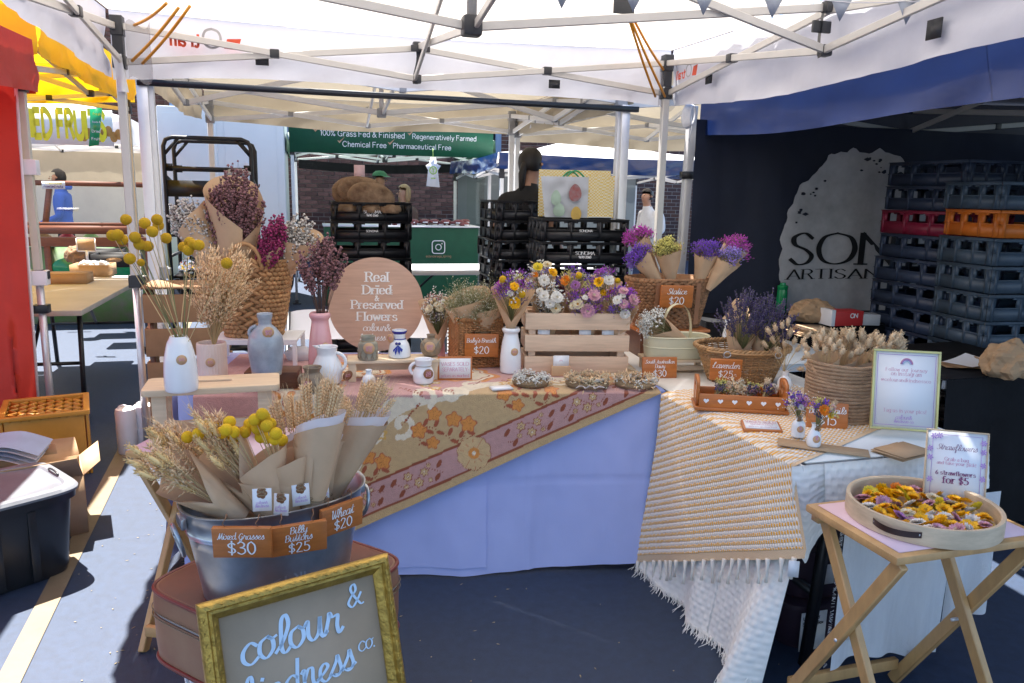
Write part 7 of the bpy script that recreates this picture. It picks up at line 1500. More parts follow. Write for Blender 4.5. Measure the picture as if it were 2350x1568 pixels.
MB().box((.16, .02, .035), (.12, .10, .07)).build('container', 'clear_plastic', None, bevel=.006).location = rb3.location; o = [q for q in bpy.data.objects if q.name.startswith('container')][-1]; o.name = 'plastic_container'; tag(o, 'clear plastic container right of the red carton', 'container')
kp = T('kraft_sheets', 'loose brown paper sheets lying on the black table at the right', 'paper', at(2235, 850, z0) + Vector((0, .08, .002)), .2)
for k in range(3): m = MB().sheet(lambda u, v: (-.11 + .22 * u + .02 * k, -.07 + .14 * v, .004 + k * .006 + .02 * u * u * v), 8, 4); m.build('sheet', 'cardboard' if k < 2 else 'paper', kp, True).rotation_euler.z = -.3 + .35 * k
# white ropes tied at the corner of the navy gazebo
rp = T('rope_bundle', 'bundle of white cord tied to the corner of the navy gazebo', 'rope', at(1585, 262, Y=4.98), GRZ)
for k in range(7): MB().tube([(.02 * math.sin(a) * (1 + .2 * k), .01 * k - .03 + .01 * math.cos(a), -.06 - .055 * math.cos(a) * (1 + .06 * k) + .05) for a in np.linspace(0, 6.28, 20)], .0045, 6).build('loop', 'white_plastic', rp, True)
MB().tube([(0, 0, .07), (.0, -.01, .0), (.005, -.015, -.09), (-.008, -.012, -.16)], .004, 6).build('tail', 'white_plastic', rp, True)
p5 = at(1562, 600, Y=5.42); tp_ = T('spare_pole', 'loose white aluminium gazebo pole with a black strap, left of the navy wall', 'pole', (p5.x, p5.y, 0), GRZ); MB().bar((-.02, 0, 0), (.02, 0, 2.12), .055).build('tube', 'alu_bright', tp_, bevel=.004); MB().box((.005, -.005, 1.66), (.075, .075, .05)).build('strap', 'black_plastic', tp_)
# ------------------------------------------------------------------ bread stall under the beige gazebo
BA = crate_stack(848, 6.15, GRZ, 10, lambda i: 'crate_black', 'the bread stack behind the round sign', 'black crates under the beige gazebo', .141, seed=5, text={9: 1, 8: 0})
BB = crate_stack(1176, 6.1, GRZ + PI / 2, 10, lambda i: 'crate_black', 'the narrow stack by the ponytailed person', 'black crates under the beige gazebo', .145, seed=6)
BC = crate_stack(1330, 5.35, GRZ - .06, 9, lambda i: 'crate_black', 'the wide stack under the shopping bag', 'black crates under the beige gazebo', .150, seed=7, text={8: 0, 7: 1, 6: 1})
def loaf(label, p, sx, sy, sz, rx, ry, seed):
    bm = bmesh.new(); bmesh.ops.create_icosphere(bm, subdivisions=4, radius=1); me = bpy.data.meshes.new('loaf'); bm.to_mesh(me); bm.free()
    for v in me.vertices:
        c = v.co; f = 1 + .05 * noise.noise(c * 2 + Vector((seed, 0, 0))); ridge = .05 * math.exp(-((c.x * .5 + c.y) / .10) ** 2) * (c.z > .2); v.co = Vector((c.x * sx, c.y * sy, (max(c.z, -.35) * sz) * (1 + ridge))) * f
    me.polygons.foreach_set('use_smooth', np.ones(len(me.polygons), bool)); o = put('bread_loaf', me, 'crust'); o.location = p; o.rotation_euler = (rx, ry, .2); return tag(o, label, 'bread', 'sourdough loaves in the black crate')
top = BA[-1].location
for i, (x, y, dY, sx, lab) in enumerate(((812, 444, .10, .15, 'large round sourdough loaf, rearmost standing in the black crate'), (832, 441, .0, .17, 'large round sourdough loaf, middle one standing in the black crate'), (852, 452, -.09, .16, 'large round sourdough loaf, front one standing in the black crate'))):
    p = at(x, y, Y=6.15 + dY); loaf(lab, p, sx * 1.15, .135 - .01 * i, .075, 1.25, .15, i * 3)
for i, x in enumerate((800, 850, 895)): p = at(x, 486, Y=6.08); loaf(f'small loaf lying inside the black crate, {("left", "middle", "right")[i]} one', (p.x, p.y, top.z + .085), .09, .14, .06, 0, 0, 20 + i)
# shopping bag with egg pictures
mk('bag_grey', (.48, .50, .54), .6, var=.05); mk('egg_red', (.5, .06, .04), .6, var=.4, vs=30, col2=(.25, .2, .22)); mk('egg_gold', (.55, .36, .08), .6, var=.2); mk('sage', (.30, .40, .32), .6, var=.3, vs=12)
def gingham():
    m = mk('gingham', (.7, .5, .12), .65); N = m.node_tree.nodes; L = m.node_tree.links; b = N['Principled BSDF']; tc = N.new('ShaderNodeTexCoord'); ck = N.new('ShaderNodeTexChecker'); ck.inputs['Scale'].default_value = 95; ck.inputs[1].default_value = (.70, .48, .08, 1); ck.inputs[2].default_value = (.78, .72, .55, 1); L.new(tc.outputs['Object'], ck.inputs[0]); L.new(ck.outputs[0], b.inputs['Base Color'])
gingham(); bgp = at(1320, 489, Y=5.38); bgp.z = BC[-1].location.z + .152; bgp.x += .02; bg_ = T('shopping_bag', 'big grey shopping bag with egg pictures and yellow gingham side', 'bag', bgp, GRZ - .15)
bg_.scale = (1.12, 1, 1); bht = .27
MB().sheet(lambda u, v: (-.22 + .26 * u - .03 * v * (1 - u), -.10 - .02 * math.sin(u * 3) * v + .012 * nz(u * 4, v * 4, 3), bht * v), 20, 14).build('front_panel', 'bag_grey', bg_, True); MB().sheet(lambda u, v: (.04 + .17 * u, -.10 + .05 * u + .01 * math.sin(v * 4 + u * 6), (bht + .012) * v), 12, 12).build('gusset', 'gingham', bg_, True)
MB().sheet(lambda u, v: (-.24 + .45 * u, .08 + .02 * math.sin(u * 6), (bht + .05) * v), 14, 8).build('back_panel', 'gingham', bg_, True); MB().box((-.01, -.01, .004), (.40, .17, .006)).build('base', 'bag_grey', bg_)
for cx, cz, a, b, m_ in ((-.045, .165, .038, .058, 'egg_red'), (-.035, .03, .032, .045, 'egg_gold'), (-.16, .13, .03, .05, 'sage'), (-.14, .05, .035, .045, 'sage')): MB().raw([(cx + a * math.cos(q) * (1 - .18 * math.sin(q)), -.135, cz + b * math.sin(q)) for q in np.linspace(0, 6.2, 26)], [tuple(range(26))]).build('printed_egg', m_, bg_)
for s in (0, 1): MB().tube([(-.10 + .12 * u_, -.09 + .17 * s, bht - .01 + .05 * math.sin(PI * u_)) for u_ in np.linspace(0, 1, 12)], .006, 6).build('handle', 'bottle_green', bg_, True)
# white trestle table in the sun behind the crates
folding_table('trestle_table', 'white topped trestle table in full sun behind the bread stacks', Vector((-1.15, 7.55, 0)), GRZ, 0, 2.2, .75)
# bread rack trolley
rk = T('bread_rack', 'tall black steel rack trolley behind the straw tote', 'trolley', at(490, 600, Y=6.35) * 1 - Vector((0, 0, at(490, 600, Y=6.35).z)), GRZ)
rw, rd_, rh = .33, .50, at(490, 318, Y=6.35).z
for y in (0, rd_):
    pts = [(-rw, y, .06), (-rw, y, rh - .07), (-rw + .02, y, rh - .02), (-rw + .07, y, rh), (rw - .07, y, rh), (rw - .02, y, rh - .02), (rw, y, rh - .07), (rw, y, .06)]; MB().tube(pts, .017, 8).build('frame', 'black_plastic', rk, True)
    for s in (-1, 1): MB().bar((s * rw, y, rh - .14), (s * (rw - .11), y, rh - .01), .022).build('corner_brace', 'black_plastic', rk); MB().box((s * (rw - .035), y, rh - .235), (.05, .02, .06)).build('bracket', 'black_plastic', rk)
    MB().bar((-rw, y, rh - .24), (rw, y, rh - .24), .02, .03).build('cross_bar', 'black_plastic', rk); MB().box((0, y, rh - .40), (2 * rw, .02, .13)).build('panel', 'black_plastic', rk)
for s in (-1, 1):
    for z in (rh - .3, .95, .5, .2): MB().bar((s * rw, 0, z), (s * rw, rd_, z - (.08 if z > 1 else 0)), .02).build('side_bar', 'black_plastic', rk)
for z in (1.12, .78, .46, .16): MB().box((0, rd_ / 2, z), (2 * rw - .03, rd_ - .02, .022)).build('shelf', 'black_plastic', rk)
for s in (-1, 1):
    for y in (.03, rd_ - .03): MB().lathe([(0, -.012), (.03, -.012), (.03, .012), (0, .012)], 16, Matrix.Translation((s * rw, y, .03)) @ Matrix.Rotation(PI / 2, 4, 'Y')).build('caster', 'black_plastic', rk)
crumple('foil_bundle', 'crumpled foil bundle on the rack shelf', Vector(rk.location) + Vector((-.19, .2, 1.132)), .12, .12, .10, 'foil', 5, 'foil'); crumple('foil_bundle', 'crumpled foil bundle on the lower rack shelf at left', Vector(rk.location) + Vector((-.22, .15, .792)), .11, .12, .09, 'foil', 6, 'foil'); crumple('plastic_bag', 'crumpled clear bag on top of the rack panel', at(545, 395, Y=6.38) - Vector((0, 0, .03)), .10, .05, .035, 'clear_plastic', 7)
# cool room trailer
ft_ = at(380, 600, Y=9.4); ft_.z = 0; fr2 = T('cool_room_trailer', 'white cool room trailer with panel doors behind the rack', 'trailer', ft_, GRZ)
MB().box((.72, .9, 1.42), (1.44, 1.8, 2.06)).build('body', 'fridge_white', fr2, bevel=.02)
for x in (.36, 1.05): MB().box((x, -.008, 1.42), (.60, .014, 1.9)).build('door', 'fridge_white', fr2, bevel=.006)
MB().tube([(1.0, -.04, 1.05), (1.0, -.05, 1.75)], .012, 8).build('lock_bar', 'alu_bright', fr2); MB().box((1.0, -.03, 1.78), (.04, .04, .08)).build('latch', 'alu_bright', fr2, bevel=.006)
for x in (.25, 1.2): MB().lathe([(0, -.09), (.26, -.09), (.29, -.05), (.29, .05), (.26, .09), (0, .09)], 28, Matrix.Translation((x, .8, .29)) @ Matrix.Rotation(PI / 2, 4, 'X')).build('wheel', 'black_plastic', fr2, True, auto=40)
MB().box((.72, .9, .36), (1.2, 1.5, .06)).build('chassis', 'grey_trim', fr2)
# meat stall
gm = T('stall_counter', 'green fronted counter of the meat stall', 'counter', gb_ + GA * .45 - GB * .25, GRZ)
MB().box((.95, .30, .52), (2.05, .56, 1.04)).build('front_cloth', 'canvas_green', gm, bevel=.01); MB().box((.95, .30, 1.052), (2.08, .60, .02)).build('counter_top', 'white_plastic', gm)
def rrect(cx, cz, a, r, th, m, y):
    pts = []
    for sx, sz, a0 in ((1, 1, 0), (-1, 1, 90), (-1, -1, 180), (1, -1, 270)):
        for k in range(6): q = math.radians(a0 + 18 * k); pts.append((cx + sx * (a - r) + r * math.cos(q), y, cz + sz * (a - r) + r * math.sin(q)))
    MB().tube(pts + [pts[0], pts[1]], th, 5, cap=False).build('printed_camera_mark', m, gm)
rrect(1.42, .78, .085, .035, .008, 'white_ink', -.0); MB().tube([(1.42 + .038 * math.cos(q), 0, .78 + .038 * math.sin(q)) for q in np.linspace(0, 6.6, 22)], .007, 5, cap=False).build('printed_camera_mark', 'white_ink', gm); MB().box((1.468, 0, .828), (.016, .006, .016)).build('printed_camera_mark', 'white_ink', gm)
letters('@dandaraga_spring', 'lettering', 'tan_ink', gm, (1.42, .645, .0), w=.34, pen=1.8, off=.014)
R = rs(31)
for i in range(16):
    p = gm.location + Matrix.Rotation(GRZ, 3, 'Z') @ Vector((.75 + .075 * i + R.uniform(-.02, .02), .12 + .28 * R.random(), 1.063 + .028 * (i % 2))); t = T('meat_pack', f'vacuum wrapped meat pack on the green counter, {["first", "second", "third", "fourth", "fifth", "sixth", "seventh", "eighth", "ninth", "tenth", "eleventh", "twelfth", "thirteenth", "fourteenth", "fifteenth", "sixteenth"][i]} from the left', 'meat pack', p, R.uniform(-.6, .6), 'meat packs on the counter')
    MB().loft([(0, .05, .035), (.02, .075, .055), (.045, .06, .045), (.055, .03, .02)], 16, 3, (1, 1)).build('meat', 'meat', t, True); MB().box((.01, -.03, .048), (.07, .04, .002)).build('label', 'paper', t).rotation_euler.x = .7
hb = T('paper_carry_bag', 'white paper bag with green round logo hanging from the green gazebo', 'bag', at(994, 428, Y=10.0), GRZ)
MB().prism([(-.085, 0), (.085, -.01), (.06, .20), (.10, .26), (.045, .28), (.035, .36), (-.03, .36), (-.04, .29), (-.09, .26), (-.06, .2)], .03).build('bag', 'paper', hb); MB().tube([(.045 * math.cos(q), -.004, .20 + .045 * math.sin(q)) for q in np.linspace(0, 6.4, 24)], .008, 5, cap=False).build('printed_ring', 'lime', hb); MB().tube([(0, -.004, .17), (0, -.004, .20), (.012, -.004, .215), (-.01, -.004, .222), (0, -.004, .20)], .006, 5).build('printed_tree', 'lime', hb); MB().box((0, -.003, .10), (.06, .004, .014)).build('printed_bar', 'lime', hb); MB().tube([(0, .015, .36), (0, .015, .47)], .005, 5).build('cord', 'lime', hb)
pc2 = T('price_card', 'blank pink card clipped on a wire above the loaves', 'card', at(825, 405, Y=6.3), .1); MB().box((0, 0, .03), (.085, .003, .12)).build('card', 'pink_card', pc2); MB().tube([(.015, 0, -.02), (.03, 0, -.01), (.02, 0, .01), (.01, 0, 0), (.015, .0, -.16)], .003, 5).build('wire_clip', 'zip', pc2)
# folding chairs behind the table
def chair(label, x, Y, rz):
    p = at(x, 700, Y=Y); t = T('folding_chair', label, 'chair', (p.x, Y, 0), rz, 'white folding chairs')
    MB().sheet(lambda u, v: (-.215 + .43 * u, .02 * math.sin(PI * u) + .20 + .04 * v, .66 + .17 * v - .02 * abs(2 * u - 1) ** 4 * (1 if v > .5 else -1)), 14, 4).build('backrest', 'white_plastic', t, True); MB().loft([(.44, .20, .20), (.455, .21, .21), (.465, .20, .20)], 40, 5, (1, 1)).build('seat', 'white_plastic', t, True)
    for s in (-1, 1): MB().bar((s * .20, .24, .82), (s * .20, -.20, 0), .02, .03).build('leg', 'black_plastic', t); MB().bar((s * .19, -.15, .44), (s * .19, .26, 0), .02, .03).build('leg', 'black_plastic', t)
    MB().bar((-.2, -.12, .18), (.2, -.12, .18), .016).build('stretcher', 'black_plastic', t)
chair('white folding chair behind the pink vase and round sign, left one', 735, 4.15, .15); chair('white folding chair behind the round sign, right one', 945, 4.25, .05)
# ------------------------------------------------------------------ left side: dried fruit stall, trestle tables, clutter
mk('redwood', (.22, .075, .035), .5, var=.2, vs=6, stretch=(1, 8, 8)); mk('blue_hoodie', (.012, .06, .40), .8, var=.15); mk('fruit_print', (.55, .55, .5), .6, var=.5, vs=6, col2=(.10, .35, .05)); mk('black_card', (.012, .012, .014), .6); mk('crisp', (.45, .22, .06), .7, var=.3)
fbn = at(85, 290, Y=8.75); fb0 = T('banner_sign', 'white banner with yellow letters reading DRIED FRUITS', 'sign', at(168, 333, Y=8.75), GRZ); bwd = mpp(fb0.location) * 172; bhd = mpp(fb0.location) * 80
MB().box((-.15, 0, bhd / 2), (bwd + .3, .02, bhd)).build('board', 'paper', fb0); letters('DRIED FRUITS', 'lettering', 'yellow_ink', fb0, (-.13, .08, -.011), w=bwd * 1.12, h=bhd * .72, pen=4.2, gap=3.2, space=6)
for i in range(9): MB().raw([(.12 + .05 * i + .04 * math.cos(q), -.0105, .10 + .03 * (i % 3) + .06 * math.sin(q)) for q in np.linspace(0, 6, 12)], [tuple(range(12))]).build('printed_fruit', 'crisp', fb0)
ff = T('feather_flag', 'small green pennant lettered fresh Nuts & Dried Fruit', 'flag', at(213, 337, Y=8.5), GRZ); fhh = mpp(ff.location) * 88
MB().prism([(-.04, 0), (.06, .02), (.12, fhh), (0, fhh - .02), (-.01, fhh * .5)], .006).build('cloth', 'bottle_green', ff)
for s_, z in (('fresh', .33), ('Nuts &', .25), ('Dried', .15), ('Fruit', .07)): letters(s_, 'lettering', 'yellow_ink' if z > .3 else 'white_ink', ff, (.03 + .1 * z, z, -.001), w=.08, pen=2)
dcp = at(105, 600, Y=8.3); dcp.z = 0; dc = T('display_case', 'wooden display case with sloping glass front in the dried fruit stall', 'display case', dcp - GA * .25, GRZ); cw_ = 1.28
MB().box((cw_ / 2, .35, .42), (cw_, .66, .84)).build('cabinet', 'fruit_print', dc); MB().box((cw_ / 2, .0, .90), (cw_, .06, .10)).build('ledge', 'redwood', dc, bevel=.005); MB().box((cw_ / 2, -.02, 1.03), (cw_, .02, .09)).build('ledge', 'redwood', dc)
for x in (0, .28, cw_): MB().bar((x, 0, 1.08), (x, .28, 1.52), .05, .05).build('frame_post', 'redwood', dc); MB().bar((x, -.012, .1), (x, -.012, .86), .06, .03).build('frame_post', 'redwood', dc)
MB().bar((0, .28, 1.52), (cw_, .28, 1.52), .05, .05).build('top_rail', 'redwood', dc); MB().bar((0, 0, 1.09), (cw_, 0, 1.09), .04, .04).build('bottom_rail', 'redwood', dc); MB().box((cw_ / 2, .49, 1.54), (cw_, .45, .02)).build('case_top', 'redwood', dc)
MB().sheet(lambda u, v: (cw_ * u, .01 + .26 * v, 1.10 + .41 * v), 2, 2).build('glass_front', glass('case_glass', (.9, .95, .97), .03, .82), dc); MB().box((cw_ / 2, .40, .88), (cw_, .5, .06)).build('shelf', 'white_plastic', dc)
for i, c_ in enumerate(('crisp', 'red_box', 'lime', 'crisp', 'meat')): MB().lathe([(0, .10), (.09, .02), (.11, 0), (0, 0)], 16, Matrix.Translation((.15 + .24 * i, .32, .91))).build('fruit_pile', c_, dc)
MB().box((.40, -.03, 1.50), (.22, .006, .08)).build('label_strip', 'paper', dc); letters('Traditional', 'lettering', 'yellow_ink', dc, (.40, 1.51, -.034), w=.16, pen=2.4); letters('roasted nuts', 'lettering', 'cobalt', dc, (.40, 1.475, -.034), w=.18, pen=2.4)
for x in (.48, 1.0): MB().lathe([(0, .02), (.16, .01), (.18, 0)], 20, Matrix.Translation((x, -.012, .62)) @ Matrix.Rotation(PI / 2, 4, 'X') @ Matrix.Scale(.6, 4, (0, 1, 0))).build('printed_avocado', 'bottle_green', dc)
tl2 = at(186, 713, .74); tl2.z = 0
ft1 = T('trestle_table', 'grey topped trestle table with black legs left of our gazebo leg', 'table', tl2, GRZ)
for k in range(2): MB().box((-.40, .52 + 1.03 * k, .722), (.80, 1.02, .038)).build('table_top', 'table_grey', ft1, bevel=.012)
for y in (.22, 1.85):
    for x in (-.72, -.07): MB().bar((x, y, .70), (x, y + (.06 if y > 1 else -.06), 0), .026).build('leg', 'black_plastic', ft1)
    MB().bar((-.72, y, .36), (-.07, y, .36), .02).build('leg_brace', 'black_plastic', ft1); MB().bar((-.38, y, .36), (-.38, y + (-.35 if y > 1 else .35), .69), .018).build('leg_strut', 'black_plastic', ft1)
def carton(name, label, p, rz, dx, dy, dz, m, open_=False, cat='box'):
    t = T(name, label, cat, p, rz); th = .006
    for c, d in (((0, -dy / 2, dz / 2), (dx, th, dz)), ((0, dy / 2, dz / 2), (dx, th, dz)), ((-dx / 2, 0, dz / 2), (th, dy - th, dz)), ((dx / 2, 0, dz / 2), (th, dy - th, dz))): MB().box(c, d).build('panel', m, t)
    MB().box((0, 0, .004), (dx - th, dy - th, th)).build('base', m, t)
    if not open_: MB().box((0, 0, dz + .002), (dx, dy, .004)).build('lid', m, t)
    return t
def ontbl(x, y): return at(x, y, .742)
carton('carton', 'flat brown carton at the near end of the grey trestle table', ontbl(142, 652) + Vector((0, .10, 0)), GRZ, .30, .22, .075, 'cardboard'); c2 = carton('carton', 'brown tray carton behind it with wrapped packs', ontbl(178, 638) + Vector((.02, .22, 0)), GRZ, .30, .26, .10, 'cardboard', True)
c3 = carton('fruit_box', 'open black fruit box on the grey trestle table', ontbl(262, 612) + Vector((0, .08, 0)), GRZ, .40, .30, .12, 'black_card', True); carton('fruit_box', 'second black fruit box behind the paper bag', ontbl(205, 605) + Vector((-.02, .3, 0)), GRZ, .38, .30, .12, 'black_card', True)
MB().prism([(.07 * math.cos(q), .022 * math.sin(q)) for q in np.linspace(0, 6, 16)], .004, Matrix.Translation((0, -.157, .07))).build('hand_hole', 'cardboard', c3)
crumple('paper_bag', 'crumpled brown paper bag standing on the trestle table', ontbl(150, 606) + Vector((0, .20, 0)), .10, .09, .10, 'cardboard_dark', 11)
for i in range(3): crumple('wrapped_pack', f'clear wrapped snack pack in the brown tray, {("left", "middle", "right")[i]} one', Vector(c2.location) + Vector((-.05 + .07 * i, -.03, .05)), .05, .07, .05, 'clear_plastic', 12 + i, 'pack')
pcd = T('price_card', 'brown price card on a white stand among the fruit boxes', 'card', at(201, 600, Y=7.0), .1); MB().box((0, 0, .15), (.15, .008, .11)).build('card', 'cardboard', pcd); rect_line(pcd, .16, .115, .15, -.004, 'white_plastic', .012); MB().bar((0, 0, 0), (0, 0, .10), .02, .01).build('stand', 'white_plastic', pcd)
# near clutter at the left edge
mk('crate_amber', (.58, .27, .035), .4, var=.1); mk('tub_black', (.014, .016, .020), .35, var=.2); mk('lid_grey', (.16, .17, .19), .3, var=.25, vs=5); mk('denim', (.35, .45, .60), .8, var=.1)
yc = at(95, 1080, 0); yc = at(140, 1092, 0); mcx = T('milk_crate', 'upturned amber plastic crate with a lattice base behind the open carton', 'crate', yc + Vector((-.12, .12, 0)), GRZ + .25); cs2, chh = .38, .34
for s in (-1, 1): MB().box((s * cs2 / 2, 0, chh / 2), (.012, cs2, chh)).build('side', 'crate_amber', mcx, bevel=.003); MB().box((0, s * (cs2 / 2 - .006), chh / 2), (cs2 - .024, .012, chh)).build('side', 'crate_amber', mcx, bevel=.003)
for k in range(9):
    q = -cs2 + .042 + k * .084
    for sg in (-1, 1):
        a = max(-cs2 / 2, q - cs2 / 2); x0, x1 = max(-cs2 / 2, q - cs2 / 2), min(cs2 / 2, q + cs2 / 2)
        if x1 > x0: MB().bar((x0, sg * (q - x0), chh - .01), (x1, sg * (q - x1), chh - .01), .012, .018).build('lattice_bar', 'crate_amber', mcx)
for c, d in (((0, cs2 / 2, chh), (cs2 + .03, .03, .022)), ((0, -cs2 / 2, chh), (cs2 + .03, .03, .022)), ((cs2 / 2, 0, chh), (.03, cs2, .021)), ((-cs2 / 2, 0, chh), (.03, cs2, .021))): MB().box(c, d).build('rim', 'crate_amber', mcx, bevel=.004)
oc = carton('open_carton', 'open brown carton with raised flaps printed White, left edge', at(120, 1245, 0) + Vector((-.13, .13, 0)), GRZ + .30, .36, .30, .27, 'cardboard', True)
for a, b, c_, d in (((-.18, -.15, .27), (.18, -.15, .27), (.16, -.21, .37), (-.16, -.22, .36)), ((.18, -.15, .27), (.18, .15, .27), (.26, .14, .33), (.25, -.13, .32)), ((-.18, .15, .27), (.18, .15, .27), (.17, .25, .33), (-.17, .24, .34))): MB().raw([a, b, c_, d, *[(q[0], q[1], q[2] - .004) for q in (a, b, c_, d)]], [(0, 1, 2, 3), (7, 6, 5, 4), (0, 4, 5, 1), (1, 5, 6, 2), (2, 6, 7, 3), (3, 7, 4, 0)]).build('flap', 'cardboard', oc)
Mr = Matrix.Translation((.184, 0, 0)) @ Matrix.Rotation(PI / 2, 4, 'Z'); letters('White', 'lettering', 'ink', oc, (-.07, .225, 0), w=.09, pen=2.6, M=Mr); letters('PINNACLE', 'lettering', 'red_ink', oc, (-.04, .115, 0), w=.12, pen=1.4, M=Mr, serif=True); MB().raw([(-.09, -.002, .14), (-.05, -.002, .19), (-.035, -.002, .175), (-.01, -.002, .205), (.03, -.002, .14), (-.01, -.002, .18), (-.035, -.002, .16), (-.055, -.002, .172)], [(0, 1, 7), (1, 2, 6, 7), (2, 3, 5, 6), (3, 4, 5)], 0, Mr).build('printed_mountain', 'red_ink', oc); MB().box((.05, -.002, .04), (.04, .001, .07), Mr).build('label', 'line_cream', oc)
lc = T('folded_cloth', 'folded pale blue cloths lying on the cartons at the left edge', 'cloth', at(18, 1030, Y=3.25), .3)
for k in range(4): m = MB().sheet(lambda u, v: (-.18 + .30 * u + .01 * k, -.12 + .24 * v, -.03 + .018 * k + .02 * math.sin(u * 3) - .08 * max(0, u - .6)), 14, 6); m.build('fold', 'denim' if k % 2 else 'white_plastic', lc, True)
bk2 = at(121, 1312, 0); btb = T('storage_tub', 'black plastic storage tub with a grey lid at the lower left', 'storage tub', bk2 + Vector((-.33, -.02, 0)) , math.radians(-32 + 14)); 
tuba = math.radians(50); btb.rotation_euler.z = tuba; ux, uy = Vector((math.cos(tuba), math.sin(tuba), 0)), Vector((-math.sin(tuba), math.cos(tuba), 0)); btb.location = bk2 - ux * .27 + uy * .17 + Vector((.09, .02, 0))
secs = [(0, .25, .165), (.03, .262, .175), (.31, .285, .195), (.312, .30, .21), (.34, .302, .212)]
MB().loft(secs, 64, 6, (1, 1)).build('body', 'tub_black', btb, True, auto=40); MB().loft([(.342, .308, .218), (.352, .31, .22), (.362, .30, .21), (.363, .27, .18), (.355, .262, .172)], 64, 6, (1, 1)).build('lid', 'lid_grey', btb, True, auto=40)
for x in (-.12, 0, .12): MB().box((x, -.19, .16), (.03, .015, .28)).build('rib', 'tub_black', btb, bevel=.004)
for s in (-1, 1): MB().box((s * .302, 0, .318), (.03, .14, .05)).build('handle', 'tub_black', btb, bevel=.008); MB().tube([(s * .27, .05 * math.cos(q), .366 + .01 * math.sin(q)) for q in np.linspace(0, PI, 10)], .004, 6).build('lid_latch', 'tub_black', btb)
# gazebo leg weights
for i, (x, y, lab) in enumerate(((284, 1046, 'white pot weight at the gazebo leg, left one'), (326, 1036, 'white pot weight at the gazebo leg, right one'))):
    t = T('leg_weight', lab, 'weight', at(x, y, 0) + Vector((0, .055, 0)), 0, 'gazebo leg weights'); MB().lathe([(0, 0), (.05, 0), (.054, .01), (.056, .24), (.052, .262), (.04, .268), (0, .268)], 32).build('body', 'white_plastic', t, True, auto=40); MB().tube([(.03 * math.cos(q), -.02, .268 + .02 * math.sin(q)) for q in np.linspace(0, PI, 10)], .004, 6).build('carry_loop', 'white_plastic', t)
crumple('black_bag', 'black holdall lying behind the gazebo leg', at(348, 1010, 0) + Vector((.05, .25, 0)), .12, .2, .22, 'black_cloth', 17)
wc = T('wooden_crate', 'tall rustic brown slatted wooden crate behind the billy buttons', 'crate', at(445, 905, Y=4.35) * 1 - Vector((0, 0, at(445, 905, Y=4.35).z)), GRZ)
for k in range(5): MB().box((0, -.15, .09 + k * .19), (.42, .016, .155)).build('board', 'cardboard_dark', wc, bevel=.003); MB().box((-.205, .0, .09 + k * .19), (.016, .28, .155)).build('board', 'cardboard_dark', wc, bevel=.003); MB().box((.205, .0, .09 + k * .19), (.016, .28, .155)).build('board', 'cardboard_dark', wc, bevel=.003)
for x in (-.18, .18): MB().box((x, -.135, .48), (.03, .014, .95)).build('corner_post', 'walnut', wc)
MB().box((0, 0, .965), (.43, .32, .014)).build('top_board', 'cardboard_dark', wc)
tw = T('white_tissue_parcel', 'white tissue wrapped parcel under the shelf riser', 'parcel', at(668, 838, ZT + .006) + Vector((0, .12, 0)), .2); MB().loft([(0, .05, .04), (.03, .06, .05), (.055, .04, .03)], 20, 3, (1, 1)).build('paper', 'tissue', tw, True)
